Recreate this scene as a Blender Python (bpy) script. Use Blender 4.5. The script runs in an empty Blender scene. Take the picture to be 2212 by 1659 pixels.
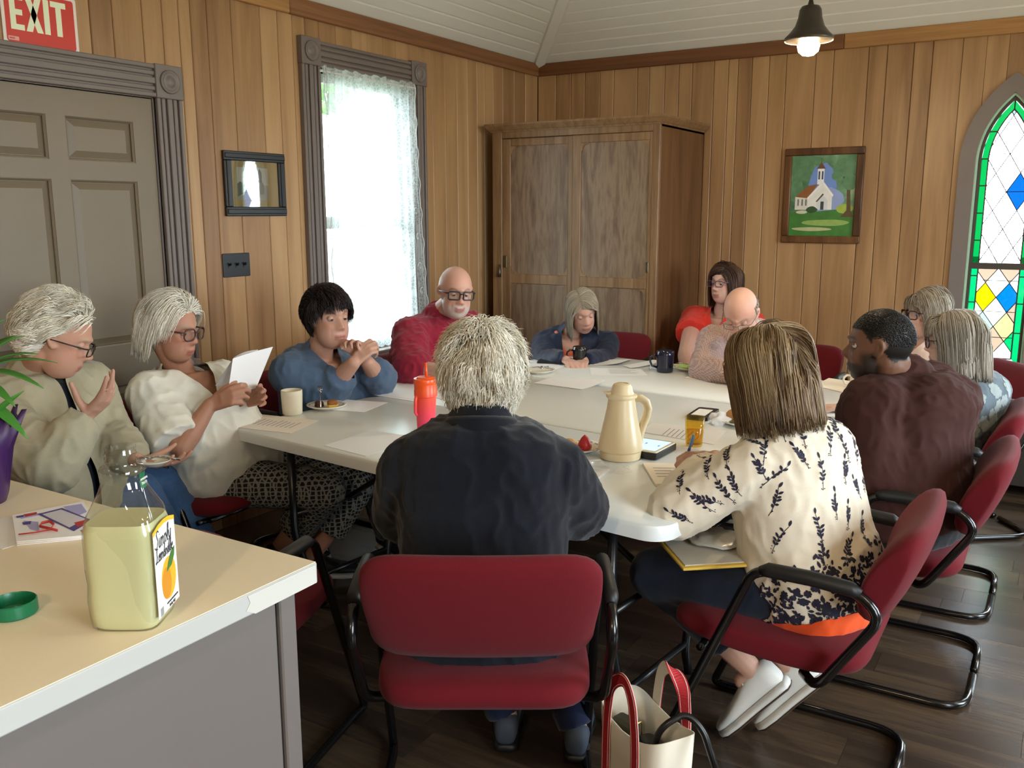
import bpy, bmesh, math, random
import numpy as np
from mathutils import Vector, Matrix, noise
from mathutils.bvhtree import BVHTree
random.seed(7); rng = np.random.default_rng(7)
C = bpy.context.scene.collection
SC = bpy.context.scene
# ------------------------------------------------------------------ camera
CAMH = 1.52; FPX = 1943.0; PITCH = 0.18806; ROLL = -0.00118; YAW = 0.54988
F2 = Vector((-math.sin(YAW), math.cos(YAW), 0)); R2 = Vector((math.cos(YAW), math.sin(YAW), 0))
_fw = math.cos(PITCH)*F2 - math.sin(PITCH)*Vector((0, 0, 1)); _up = R2.cross(_fw)
_r = math.cos(ROLL)*R2 + math.sin(ROLL)*_up; _u = -math.sin(ROLL)*R2 + math.cos(ROLL)*_up
CAMP = Vector((0, 0, CAMH))
cd = bpy.data.cameras.new('camera'); cam = bpy.data.objects.new('camera', cd); C.objects.link(cam)
cd.sensor_width = 36.0; cd.lens = FPX/2212*36.0; cd.clip_start = 0.05
m = Matrix((_r, _u, -_fw)).transposed().to_4x4(); m.translation = CAMP; cam.matrix_world = m
SC.camera = cam
SC.view_settings.view_transform = 'Standard'; SC.view_settings.look = 'None'
SC.view_settings.gamma = 1.0; SC.view_settings.use_curve_mapping = False
SC.view_settings.exposure = 1.4
def ray(x, y): return _fw + _r*((x-1106)/FPX) - _u*((y-829)/FPX)
def A(x, y, d): return CAMP + ray(x, y)*d            # a world point on a sight line at real distance d
def onz(x, y, z):
    r = ray(x, y); return CAMP + r*((z-CAMH)/r.z)
# ------------------------------------------------------------------ world and daylight
W = bpy.data.worlds.new('sky'); SC.world = W; W.use_nodes = True
bg = W.node_tree.nodes['Background']; bg.inputs[0].default_value = (0.80, 0.92, 1.0, 1); bg.inputs[1].default_value = 9.0
def portal(loc, rot, sx, sy):
    l = bpy.data.lights.new('window_portal', 'AREA'); l.shape = 'RECTANGLE'; l.size = sx; l.size_y = sy
    l.cycles.is_portal = True
    o = bpy.data.objects.new('window_portal', l); C.objects.link(o); o.location = loc; o.rotation_euler = rot
XL = -3.4; YB = 5.911; XR = 2.4; YF = -3.2; ZE = 2.569
portal((XL-0.12, 4.0, 1.5), (0, -math.pi/2, 0), 1.53, 0.78)
portal((-0.335, YB+0.12, 1.4), (-math.pi/2, 0, 0), 0.32, 1.5)
portal((.70, YB+0.12, 1.42), (-math.pi/2, 0, 0), 0.66, 1.52)
portal((XR+0.1, 3.6, 1.5), (0, math.pi/2, 0), 1.6, 1.3)
portal((XR+0.1, 0.2, 1.5), (0, math.pi/2, 0), 1.6, 1.3)
# ------------------------------------------------------------------ colour + materials
def lin(c):
    if isinstance(c, str): c = [int(c[i:i+2], 16)/255 for i in (0, 2, 4)]
    return tuple(x/12.92 if x <= .04045 else ((x+.055)/1.055)**2.4 for x in c[:3])
class NT:
    def __init__(s, name):
        s.m = bpy.data.materials.new(name); s.m.use_nodes = True; s.t = s.m.node_tree; s.n = s.t.nodes
        s.b = s.n['Principled BSDF']; s.out = s.n['Material Output']
    def add(s, ty, **kw):
        n = s.n.new(ty)
        for k, v in kw.items():
            if k.startswith('i_'): n.inputs[k[2:].replace('_', ' ')].default_value = v
            else: setattr(n, k, v)
        return n
    def link(s, a, b): s.t.links.new(a, b)
    def coords(s, scale=(1, 1, 1), kind='Object'):
        tc = s.add('ShaderNodeTexCoord'); mp = s.add('ShaderNodeMapping'); mp.inputs['Scale'].default_value = scale
        s.link(tc.outputs[kind], mp.inputs['Vector']); return mp.outputs['Vector']
    def ramp(s, fac, stops):
        r = s.add('ShaderNodeValToRGB'); e = r.color_ramp.elements
        while len(e) < len(stops): e.new(0.5)
        for el, (p, c) in zip(e, stops): el.position = p; el.color = (*lin(c), 1)
        s.link(fac, r.inputs['Fac']); return r.outputs['Color']
    def bump(s, h, strength=.3, dist=.01):
        b = s.add('ShaderNodeBump'); b.inputs['Strength'].default_value = strength; b.inputs['Distance'].default_value = dist
        s.link(h, b.inputs['Height']); s.link(b.outputs['Normal'], s.b.inputs['Normal'])
def P(name, col, rough=.5, metal=0., spec=.5, noise_amt=0., nscale=30., bump=0., bscale=300., coat=0., sheen=0.):
    t = NT(name); b = t.b
    b.inputs['Base Color'].default_value = (*lin(col), 1); b.inputs['Roughness'].default_value = rough
    b.inputs['Metallic'].default_value = metal; b.inputs['Specular IOR Level'].default_value = spec
    b.inputs['Coat Weight'].default_value = coat; b.inputs['Sheen Weight'].default_value = sheen
    if noise_amt or bump: v = t.coords()
    if noise_amt:
        n = t.add('ShaderNodeTexNoise'); n.inputs['Scale'].default_value = nscale; n.inputs['Detail'].default_value = 4
        t.link(v, n.inputs['Vector'])
        c = lin(col); mx = t.add('ShaderNodeMix', data_type='RGBA')
        mx.inputs['A'].default_value = (*[x*(1-noise_amt) for x in c], 1); mx.inputs['B'].default_value = (*[min(1, x*(1+noise_amt)) for x in c], 1)
        t.link(n.outputs['Fac'], mx.inputs['Factor']); t.link(mx.outputs['Result'], b.inputs['Base Color'])
    if bump:
        n2 = t.add('ShaderNodeTexNoise'); n2.inputs['Scale'].default_value = bscale; n2.inputs['Detail'].default_value = 3
        t.link(v, n2.inputs['Vector']); t.bump(n2.outputs['Fac'], bump, .004)
    return t.m
def wood(name, stops, gscale=(14, 14, .9), rough=.45, vary=.35, fine=1., spec=.4, axis='z', ring=0.):
    """grain stretched along one axis; each object draws its own tone and offset"""
    t = NT(name); sc = list(gscale)
    if axis == 'x': sc = [gscale[2], gscale[0], gscale[1]]
    if axis == 'y': sc = [gscale[0], gscale[2], gscale[1]]
    tc = t.add('ShaderNodeTexCoord'); oi = t.add('ShaderNodeObjectInfo')
    ml = t.add('ShaderNodeVectorMath', operation='MULTIPLY_ADD'); ml.inputs[1].default_value = (1, 1, 1)
    cb = t.add('ShaderNodeCombineXYZ'); mm = t.add('ShaderNodeMath', operation='MULTIPLY'); mm.inputs[1].default_value = 37.
    t.link(oi.outputs['Random'], mm.inputs[0])
    for k in 'XYZ': t.link(mm.outputs[0], cb.inputs[k])
    t.link(tc.outputs['Object'], ml.inputs[0]); t.link(cb.outputs[0], ml.inputs[2])
    mp = t.add('ShaderNodeMapping'); mp.inputs['Scale'].default_value = sc; t.link(ml.outputs[0], mp.inputs['Vector'])
    n = t.add('ShaderNodeTexNoise'); n.inputs['Scale'].default_value = 1.; n.inputs['Detail'].default_value = 7; n.inputs['Distortion'].default_value = .8+ring
    t.link(mp.outputs[0], n.inputs['Vector'])
    n2 = t.add('ShaderNodeTexNoise'); n2.inputs['Scale'].default_value = 8.; n2.inputs['Detail'].default_value = 3
    t.link(mp.outputs[0], n2.inputs['Vector'])
    mx = t.add('ShaderNodeMath', operation='MULTIPLY_ADD'); mx.inputs[1].default_value = .35*fine
    t.link(n2.outputs['Fac'], mx.inputs[0]); t.link(n.outputs['Fac'], mx.inputs[2])
    ad = t.add('ShaderNodeMath', operation='MULTIPLY_ADD'); ad.inputs[1].default_value = vary
    t.link(oi.outputs['Random'], ad.inputs[0]); t.link(mx.outputs[0], ad.inputs[2])
    su = t.add('ShaderNodeMath', operation='SUBTRACT'); su.inputs[1].default_value = .17*fine+vary/2
    t.link(ad.outputs[0], su.inputs[0])
    t.link(t.ramp(su.outputs[0], stops), t.b.inputs['Base Color'])
    t.b.inputs['Roughness'].default_value = rough; t.b.inputs['Specular IOR Level'].default_value = spec
    t.bump(mx.outputs[0], .12, .004)
    return t.m
def glassy(name, col, base=.04, edge=.55):
    t = NT(name); tr = t.add('ShaderNodeBsdfTransparent'); tr.inputs[0].default_value = (*col, 1)
    g = t.add('ShaderNodeBsdfGlossy'); g.inputs['Roughness'].default_value = .02
    lw = t.add('ShaderNodeLayerWeight'); lw.inputs['Blend'].default_value = .5
    pw = t.add('ShaderNodeMath', operation='POWER'); pw.inputs[1].default_value = 4.; t.link(lw.outputs['Facing'], pw.inputs[0])
    ma = t.add('ShaderNodeMath', operation='MULTIPLY_ADD'); ma.inputs[1].default_value = edge; ma.inputs[2].default_value = base; t.link(pw.outputs[0], ma.inputs[0])
    mx = t.add('ShaderNodeMixShader'); t.link(ma.outputs[0], mx.inputs[0])
    t.link(tr.outputs[0], mx.inputs[1]); t.link(g.outputs[0], mx.inputs[2]); t.link(mx.outputs[0], t.out.inputs['Surface'])
    return t.m
def glow(name, col, s):
    t = NT(name); t.b.inputs['Base Color'].default_value = (*col, 1)
    t.b.inputs['Emission Color'].default_value = (*col, 1); t.b.inputs['Emission Strength'].default_value = s
    return t.m
def attr_mat(name, rough=.5, spec=.4, bump=0., bscale=400., sss=0., sheen=0., aniso=0.):
    t = NT(name); a = t.add('ShaderNodeAttribute', attribute_name='tone'); t.link(a.outputs['Color'], t.b.inputs['Base Color'])
    t.b.inputs['Roughness'].default_value = rough; t.b.inputs['Specular IOR Level'].default_value = spec; t.b.inputs['Sheen Weight'].default_value = sheen
    if sss:
        t.b.inputs['Subsurface Weight'].default_value = sss; t.b.inputs['Subsurface Radius'].default_value = (.008, .003, .002); t.b.inputs['Subsurface Scale'].default_value = .6
    if bump:
        n = t.add('ShaderNodeTexNoise'); n.inputs['Scale'].default_value = bscale; n.inputs['Detail'].default_value = 4
        t.link(t.coords(), n.inputs['Vector']); t.bump(n.outputs['Fac'], bump, .003)
    return t.m
# ------------------------------------------------------------------ mesh builder
def V(*a): return Vector(a)
class MB:
    def __init__(s): s.v = []; s.f = []; s.m = []; s.cur = 0
    def add(s, vs, fs):
        o = len(s.v); s.v.extend([tuple(v) for v in vs]); s.f.extend([tuple(i+o for i in f) for f in fs]); s.m.extend([s.cur]*len(fs)); return s
    def box(s, c, d, rz=0., rot=None):
        hx, hy, hz = d[0]/2, d[1]/2, d[2]/2
        vs = [V(x, y, z) for x in (-hx, hx) for y in (-hy, hy) for z in (-hz, hz)]
        mt = rot if rot is not None else Matrix.Rotation(rz, 3, 'Z')
        vs = [mt @ v + V(*c) for v in vs]
        return s.add(vs, [(0, 1, 3, 2), (4, 6, 7, 5), (0, 4, 5, 1), (2, 3, 7, 6), (0, 2, 6, 4), (1, 5, 7, 3)])
    def b2(s, x0, x1, y0, y1, z0, z1): return s.box(((x0+x1)/2, (y0+y1)/2, (z0+z1)/2), (abs(x1-x0), abs(y1-y0), abs(z1-z0)))
    def loft(s, rings, cap0=True, cap1=True, closed=True):
        n = len(rings[0]); o = len(s.v); fs = []
        for r in rings: s.v.extend([tuple(p) for p in r])
        for i in range(len(rings)-1):
            for j in range(n if closed else n-1):
                k = (j+1) % n; fs.append((o+i*n+j, o+i*n+k, o+(i+1)*n+k, o+(i+1)*n+j))
        if cap0: fs.append(tuple(o+j for j in reversed(range(n))))
        if cap1: fs.append(tuple(o+(len(rings)-1)*n+j for j in range(n)))
        s.f.extend(fs); s.m.extend([s.cur]*len(fs)); return s
    def tube(s, pts, r, seg=10, closed=False, cap=True, flat=1.):
        pts = [V(*p) for p in pts]; n = len(pts); rs = r if isinstance(r, (list, tuple)) else [r]*n
        rings = []; prev = None
        for i, p in enumerate(pts):
            if closed: d = pts[(i+1) % n]-pts[i-1]
            else: d = pts[min(i+1, n-1)]-pts[max(i-1, 0)]
            d = d.normalized() if d.length > 1e-9 else V(0, 0, 1)
            if prev is None: a = d.orthogonal().normalized()
            else:
                a = prev - d*prev.dot(d)
                a = a.normalized() if a.length > 1e-6 else d.orthogonal().normalized()
            prev = a; b = d.cross(a)
            rings.append([p + a*(math.cos(t)*rs[i]) + b*(math.sin(t)*rs[i]*flat) for t in [2*math.pi*k/seg for k in range(seg)]])
        if closed: rings.append(rings[0])
        return s.loft(rings, cap and not closed, cap and not closed)
    def lathe(s, prof, seg=24, c=(0, 0, 0), sx=1., sy=1., cap0=True, cap1=True):
        rings = [[(c[0]+r*math.cos(2*math.pi*k/seg)*sx, c[1]+r*math.sin(2*math.pi*k/seg)*sy, c[2]+z) for k in range(seg)] for r, z in prof]
        return s.loft(rings, cap0, cap1)
    def sphere(s, c, r, seg=12, rings=8, mt=None):
        c = V(*c); r = (r, r, r) if not isinstance(r, (tuple, list)) else r
        rg = []
        for i in range(rings+1):
            th = math.pi*i/rings; th = min(max(th, .02), math.pi-.02)
            q = []
            for k in range(seg):
                ph = 2*math.pi*k/seg; v = V(r[0]*math.sin(th)*math.cos(ph), r[1]*math.sin(th)*math.sin(ph), -r[2]*math.cos(th))
                q.append(c + (mt @ v if mt is not None else v))
            rg.append(q)
        return s.loft(rg)
    def chain(s, pts, rs, seg=12, end0=True, end1=True):
        pts = [V(*p) for p in pts]
        for i, p in enumerate(pts):
            if (i == 0 and not end0) or (i == len(pts)-1 and not end1): continue
            s.sphere(p, rs[i], seg, 8)
        for i in range(len(pts)-1):
            d = pts[i+1]-pts[i]
            if d.length < 1e-6: continue
            a = d.orthogonal().normalized(); b = d.normalized().cross(a)
            s.loft([[pts[k] + (a*math.cos(t)+b*math.sin(t))*rs[k] for t in [2*math.pi*q/seg for q in range(seg)]] for k in (i, i+1)])
        return s
    def prism(s, poly, fn, t0, t1):
        n = len(poly); a = [fn(u, v, t0) for u, v in poly]; b = [fn(u, v, t1) for u, v in poly]
        return s.add(a+b, [tuple(reversed(range(n))), tuple(range(n, 2*n))] + [(i, (i+1) % n, n+(i+1) % n, n+i) for i in range(n)])
    def mesh(s, name, mats, org=None, smooth=False):
        me = bpy.data.meshes.new(name); vs = s.v if org is None else [(v[0]-org[0], v[1]-org[1], v[2]-org[2]) for v in s.v]
        me.from_pydata(vs, [], s.f)
        mats = mats if isinstance(mats, (list, tuple)) else [mats]
        for mm in mats: me.materials.append(mm)
        if len(mats) > 1: me.polygons.foreach_set('material_index', s.m)
        bm = bmesh.new(); bm.from_mesh(me); bmesh.ops.recalc_face_normals(bm, faces=bm.faces); bm.to_mesh(me); bm.free()
        if smooth: me.polygons.foreach_set('use_smooth', [True]*len(me.polygons))
        me.update(); return me
    def build(s, name, mats, parent=None, org=None, smooth=False, bevel=0., bseg=2, subsurf=0, loc=None, auto=None):
        o = bpy.data.objects.new(name, s.mesh(name, mats, org, smooth or bool(auto))); C.objects.link(o)
        if parent is not None: o.parent = parent
        if loc is not None: o.location = loc
        if bevel:
            b = o.modifiers.new('bevel', 'BEVEL'); b.width = bevel; b.segments = bseg; b.limit_method = 'ANGLE'; b.angle_limit = .6
            b.harden_normals = False
            if bseg > 1: o.data.polygons.foreach_set('use_smooth', [True]*len(o.data.polygons))
        if subsurf: q = o.modifiers.new('sub', 'SUBSURF'); q.levels = subsurf; q.render_levels = subsurf
        if auto: o.data.set_sharp_from_angle(angle=auto)
        elif bevel and bseg > 1: o.data.set_sharp_from_angle(angle=.9)
        return o
def tag(o, label, cat, group=None):
    o['label'] = label; o['category'] = cat
    if group: o['group'] = group
    return o
def thing(name, label, cat, loc=(0, 0, 0), rz=0., group=None):
    o = bpy.data.objects.new(name, None); C.objects.link(o); o.empty_display_size = .1
    o.location = loc; o.rotation_euler = (0, 0, rz); return tag(o, label, cat, group)
def structure(o): o['kind'] = 'structure'; return o
def copy_tree(o, parent=None):
    c = o.copy(); C.objects.link(c)
    if parent is not None: c.parent = parent
    for ch in list(o.children): copy_tree(ch, c)
    return c
def rpts(pts, rad, n=5):
    """polyline with rounded corners"""
    pts = [V(*p) for p in pts]; out = [pts[0]]
    for i in range(1, len(pts)-1):
        a, b, c = pts[i-1], pts[i], pts[i+1]; r = rad[i] if isinstance(rad, (list, tuple)) else rad
        r1 = min(r, (a-b).length*.49, (c-b).length*.49); p0 = b+(a-b).normalized()*r1; p1 = b+(c-b).normalized()*r1
        for k in range(n+1):
            t = k/n; out.append(p0*(1-t)**2 + b*2*t*(1-t) + p1*t*t)
    out.append(pts[-1]); return out
def rrect(w, h, r, n=5):
    out = []
    for cx, cy, a0 in ((w/2-r, h/2-r, 0), (-w/2+r, h/2-r, 90), (-w/2+r, -h/2+r, 180), (w/2-r, -h/2+r, 270)):
        for k in range(n+1):
            a = math.radians(a0+90*k/n); out.append((cx+r*math.cos(a), cy+r*math.sin(a)))
    return out
def clip(poly, a, b, c):
    """keep a*x+b*y<=c"""
    out = []
    for i in range(len(poly)):
        p, q = poly[i], poly[(i+1) % len(poly)]; sp = a*p[0]+b*p[1]-c; sq = a*q[0]+b*q[1]-c
        if sp <= 0: out.append(p)
        if sp*sq < 0: t = sp/(sp-sq); out.append((p[0]+(q[0]-p[0])*t, p[1]+(q[1]-p[1])*t))
    return out
def text_mesh(txt, size, shear=0., bold=0., ext=.0006, sp=1.):
    cu = bpy.data.curves.new('text', 'FONT'); cu.body = txt; cu.size = size; cu.shear = shear; cu.offset = bold; cu.extrude = ext; cu.space_character = sp
    cu.align_x = 'CENTER'; cu.align_y = 'CENTER'; cu.resolution_u = 3
    o = bpy.data.objects.new('text', cu); C.objects.link(o); dg = bpy.context.evaluated_depsgraph_get()
    me = bpy.data.meshes.new_from_object(o.evaluated_get(dg)); bpy.data.objects.remove(o); return me
def text_obj(name, txt, size, mat_, parent, mw, **kw):
    me = text_mesh(txt, size, **kw); me.materials.clear(); me.materials.append(mat_); o = bpy.data.objects.new(name, me); C.objects.link(o)
    o.parent = parent; o.matrix_local = mw; return o
LAMP = 9.; LAMP2 = 26.
# ------------------------------------------------------------------ materials of the room
M_pine = wood('pine_panelling', [(.2, '876443'), (.5, 'a47f58'), (.8, 'b69268')], (9, 9, .7), rough=.38, vary=.42, fine=.6)
M_taupe = P('taupe_paint', '746754', .42, noise_amt=.06, nscale=6, bump=.05, bscale=60)
M_taupe2 = P('taupe_trim_paint', '716762', .45, noise_amt=.06, nscale=8)
M_white = P('white_ceiling_paint', 'e2e2de', .55)
M_floor = wood('floor_boards', [(.2, '2c231c'), (.5, '413429'), (.85, '5c4b38')], (11, 11, .9), rough=.27, vary=.35, axis='x', spec=.6)
M_joint = P('dark_joint', '2a1c12', .9)
M_plaster = P('plain_pine_wall', '8f6940', .6)
# ------------------------------------------------------------------ floor
fl = MB().b2(XL-.2, XR+.2, YF-.2, YB+.2, -.1, -.003).build('floor', P('floor_joint', '2a2119', .8)); structure(fl)
y = YB; row = 0
while y > YF:
    y0 = max(y-.152, YF); x = XL - rng.random()*1.1
    while x < XR:
        x1 = x+1.22; a, b = max(x, XL), min(x1, XR)
        if b-a > .02: MB().b2(a+.0005, b-.0005, y0+.0005, y-.0005, -.008, 0).build('plank', M_floor, fl)
        x = x1
    y = y0; row += 1
# ------------------------------------------------------------------ left wall
DY0, DY1, DZ = 1.716, 2.60, 2.0
WY0, WY1, WZ0, WZ1 = 3.64, 4.36, .76, 2.25
wl = MB(); T = .10
for y0, y1, z0, z1 in ((YF, WY0, 0, ZE), (WY1, YB+T, 0, ZE), (WY0, WY1, 0, WZ0), (WY0, WY1, WZ1, ZE)):
    wl.b2(XL-.018-T, XL-.018, y0, y1, z0, z1)
wl = structure(wl.build('wall_left', M_joint))
YJ = [2.347, 2.449, 2.59, 2.69, 2.776, 2.839, 2.93, 3.07, 3.247, 3.36, 3.46, 3.547, 3.647, 3.776, 3.9, 4.03, 4.16, 4.28, 4.39, 4.497, 4.62, 4.75, 4.883, 5.0, 5.113, 5.2, 5.309, 5.43, 5.58, 5.734, 5.911]
q = 2.347; pre = []
while q > YF: q -= .10+.09*rng.random(); pre.append(max(q, YF))
# joints that meet the edges of the door casing
pre = [p for p in pre if abs(p-1.66) > .07]+[1.66]
YJ = sorted(set(pre+YJ))
for a, b in zip(YJ, YJ[1:]):
    mid = (a+b)/2; iv = [(0, 2.50)]
    if 1.66 < mid < 2.69: iv = [(2.08, 2.50)]
    if 3.547 < mid < 4.497: iv = [(0, .66), (2.33, 2.50)]
    for z0, z1 in iv: MB().b2(XL-.018, XL, a+.0012, b-.0012, z0, z1).build('plank', M_pine, wl, bevel=.0035, bseg=1)
# ------------------------------------------------------------------ back wall with lancet opening
GX = -.335; GW = .157; GS = 1.80; GR = .49; GO = GR-GW; GB = .647
def arch(e, n=14, base=GB):
    """outline of the lancet widened by e, anticlockwise from bottom left"""
    r = GR+e; top = math.acos(GO/r); pts = [(GX-GW-e, base), (GX+GW+e, base)]
    for k in range(n+1):
        a = top*k/n; pts.append((GX-GO+r*math.cos(a), GS+r*math.sin(a)))
    for k in range(n-1, -1, -1):
        a = top*k/n; pts.append((GX+GO-r*math.cos(a), GS+r*math.sin(a)))
    return pts
def arch_z(x, e):
    d = abs(x-GX); r = GR+e
    return GS+math.sqrt(max(r*r-(d+GO)**2, 0)) if d < GW+e else 0
wb = MB()
for x0, x1, z0, z1 in ((XL-T, GX-GW-.03, 0, ZE), (GX+GW+.03, .35, 0, ZE), (1.05, XR, 0, ZE), (.35, 1.05, 0, .62), (.35, 1.05, 2.2, ZE), (GX-GW-.03, GX+GW+.03, 0, GB-.03), (GX-GW-.03, GX+GW+.03, 2.23, ZE)):
    wb.b2(x0, x1, YB+.018, YB+.018+T, z0, z1)
wb = structure(wb.build('wall_back', M_joint))
XJ = [-3.4, -3.252, -3.13, -3.019, -2.9, -2.795, -2.619, -2.531, -2.42, -2.32, -2.227, -2.079, -1.983, -1.92, -1.829, -1.72, -1.613, -1.435, -1.328, -1.128, -1.024, -.879, -.777, -.62, -.50, -.389, -.28, -.17, -.05]
XJ += [.08, .21, .35, .47, .59, .71, .83, .94, 1.05]
while XJ[-1] < XR: XJ.append(min(XJ[-1]+.11+.07*rng.random(), XR))
for a, b in zip(XJ, XJ[1:]):
    mid = (a+b)/2; fn = lambda u, v, t: (u, YB+t, v)
    if -.62 < mid < -.05:
        xs = [a+.001+(b-a-.002)*k/4 for k in range(5)]
        low = [(x, max(arch_z(x, .05), GB) if abs(x-GX) < GW+.05 else GB-.05) for x in xs]
        if min(l[1] for l in low) > GB-.01: MB().prism(low+[(xs[-1], 2.5), (xs[0], 2.5)], fn, 0, .018).build('plank', M_pine, wb)
        else:
            # board standing beside the arch: cut along the curve, then down its outer side
            pl = [(x, arch_z(x, .05)) for x in xs if abs(x-GX) < GW+.05]
            o = xs[0] if mid < GX else xs[-1]
            edge = GX-GW-.05 if mid < GX else GX+GW+.05
            pts = ([(o, .55), (edge, .55), (edge, GS)]+sorted(pl)) if mid < GX else ([(o, .55), (edge, .55), (edge, GS)]+sorted(pl, reverse=True))
            pts += [(xs[-1] if mid < GX else xs[0], 2.5), (o, 2.5)]
            MB().prism(pts, fn, 0, .018).build('plank', M_pine, wb)
        MB().b2(a+.0012, b-.0012, YB, YB+.018, 0, .55).build('plank', M_pine, wb)
    elif .35 < mid < 1.05:
        for z0, z1 in ((0, .62), (2.2, 2.5)): MB().b2(a+.0012, b-.0012, YB, YB+.018, z0, z1).build('plank', M_pine, wb)
    else: MB().b2(a+.0012, b-.0012, YB, YB+.018, 0, 2.50).build('plank', M_pine, wb, bevel=.0035, bseg=1)
# walls behind and to the right of the viewer, with the room's other windows as openings
wr = MB()
for y0, y1, z0, z1 in ((YF, -.45, 0, ZE), (.85, 2.95, 0, ZE), (4.25, YB+T, 0, ZE), (-.45, .85, 0, .7), (-.45, .85, 2.3, ZE), (2.95, 4.25, 0, .7), (2.95, 4.25, 2.3, ZE)):
    wr.b2(XR, XR+T, y0, y1, z0, z1)
structure(wr.build('wall_right', M_plaster)); structure(MB().b2(XL-T, XR+T, YF-T, YF, 0, ZE).build('wall_front', M_plaster))
# ------------------------------------------------------------------ ceiling: boarded slopes meeting at hips
SL = .77; HC = 1.35; ca = math.cos(math.atan(SL))
ce = MB()
def slope_pt(side, u, h, off=0.):
    z = ZE+SL*h+off
    return {'l': (XL+h, u, z), 'r': (XR-h, u, z), 'b': (u, YB-h, z), 'f': (u, YF+h, z)}[side]
for side, u0, u1 in (('l', YF, YB), ('r', YF, YB), ('b', XL, XR), ('f', XL, XR)):
    p = [slope_pt(side, u0-.1, -.1, .03), slope_pt(side, u1+.1, -.1, .03), slope_pt(side, u1-HC, HC, .03), slope_pt(side, u0+HC, HC, .03)]
    q = [(a[0], a[1], a[2]+.05) for a in p]; ce.loft([p, q])
ce.b2(XL+HC-.05, XR-HC+.05, YF+HC-.05, YB-HC+.05, ZE+SL*HC, ZE+SL*HC+.08)
ce = structure(ce.build('ceiling', M_white))
bw = .083*ca; k = 0
while (k+1)*bw < HC+.01:
    h0, h1 = k*bw, min((k+1)*bw, HC)
    for side, u0, u1 in (('l', YF, YB), ('b', XL, XR)):
        g = .003; p = [slope_pt(side, u0+h0, h0+g), slope_pt(side, u1-h0, h0+g), slope_pt(side, u1-h1, h1-g), slope_pt(side, u0+h1, h1-g)]
        hb = (h0+h1)/2 ; r2 = [slope_pt(side, u0+hb, hb-.004), slope_pt(side, u1-hb, hb-.004)]
        up = [(a[0], a[1], a[2]+.03) for a in p]
        MB().loft([p, up]).build('plank', M_white, ce, bevel=.004, bseg=1)
    k += 1
hb = MB(); d = V(1, -1, SL).normalized(); sd = V(1, 1, 0).normalized(); nn = d.cross(sd)
if nn.z > 0: nn = -nn
for w_, t_, o_ in ((.15, .022, 0.), (.075, .016, .02)):
    a = V(XL, YB, ZE)+nn*o_ - d*.03; b = a + d*(HC*math.sqrt(2+SL*SL)+.1)
    hb.loft([[p+sd*w_/2, p-sd*w_/2, p-sd*w_/2+nn*t_, p+sd*w_/2+nn*t_] for p in (a, b)])
hb.build('hip_board', M_white, ce, bevel=.004, bseg=1)
# crown boards
def crown(name, side, cuts):
    r = structure(MB().b2(*((XL-.015, XL+.002, YF, YB, 2.49, 2.565) if side == 'l' else (XL, XR, YB-.002, YB+.015, 2.49, 2.565))).build(name, M_joint))
    for (a, tone), (b, _) in zip(cuts, cuts[1:]):
        o = MB()
        if side == 'l': o.b2(XL, XL+.022, a+.001, b-.001, 2.486, 2.572)
        else: o.b2(a+.001, b-.001, YB-.022, YB, 2.486, 2.572)
        o.build('board', M_crown[(side, tone)], r, bevel=.004, bseg=1)
M_crown = {(sd, tn): wood('crown_wood_'+tn+sd, st, (20, 20, .8), rough=.4, vary=.1, axis='y' if sd == 'l' else 'x') for sd in 'lb' for tn, st in (('dark', [(.25, '5f3c22'), (.55, '744a2b'), (.8, '85573a')]), ('light', [(.25, '8a6238'), (.55, 'a67a4a'), (.8, 'b98c58')]), ('mid', [(.25, '6b4729'), (.55, '85593a'), (.8, '946843')]))}
crown('trim_1', 'l', [(YF, 'mid'), (-.5, 'light'), (3.43, 'mid'), (YB-.022, '')]); crown('trim_2', 'b', [(XL, 'dark'), (-1.27, 'light'), (.9, 'mid'), (XR, '')])
# ------------------------------------------------------------------ door with fluted casing
def fluted(mb, axis, a, b, c0, c1, x):
    """board from a to b along axis ('z' or 'y'), spanning c0..c1 across, standing proud of plane x"""
    def B(u0, u1, t):
        if axis == 'z': mb.b2(x, x+t, u0, u1, a, b)
        else: mb.b2(x, x+t, a, b, u0, u1)
    w = c1-c0; B(c0, c1, .016)
    for f0, f1, t in ((0, .14, .030), (.20, .34, .026), (.40, .60, .030), (.66, .80, .026), (.86, 1, .030)): B(c0+w*f0, c0+w*f1, t)
def rosette(parent, y0, y1, z0, z1, x, mt):
    o = MB().b2(x, x+.036, y0, y1, z0, z1).build('corner_block', mt, parent, bevel=.004)
    c = ((y0+y1)/2, (z0+z1)/2); r = (y1-y0)*.36
    mb = MB(); prof = [(r, 0), (r, .006), (r*.86, .010), (r*.74, .004), (r*.55, .002), (r*.42, .008), (r*.25, .012), (.001, .013)]
    rg = [[(x+.036+h, c[0]+q*math.cos(t), c[1]+q*math.sin(t)) for t in [2*math.pi*k/24 for k in range(24)]] for q, h in prof]
    mb.loft(rg).build('rosette', mt, o, smooth=True)
dr = structure(MB().b2(XL-.03, XL-.012, DY0, DY1, .005, DZ-.003).build('door_1', M_taupe))
o = MB()
ym = (DY0+DY1)/2; PZ = [(.25, .80), (.97, 1.652), (1.727, 1.896)]; PY = [(DY0+.098, ym-.04), (ym+.04, DY1-.098)]
zz = [.005, .25, .80, .97, 1.652, 1.727, 1.896, DZ-.003]
for a, b in ((DY0, PY[0][0]), (PY[0][1], PY[1][0]), (PY[1][1], DY1)): o.b2(XL-.012, XL+.004, a, b, .005, DZ-.003)
for k in (0, 2, 4, 6):
    for a, b in PY: o.b2(XL-.012, XL+.004, a, b, zz[k], zz[k+1])
o.build('door_frame', M_taupe, dr)
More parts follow.
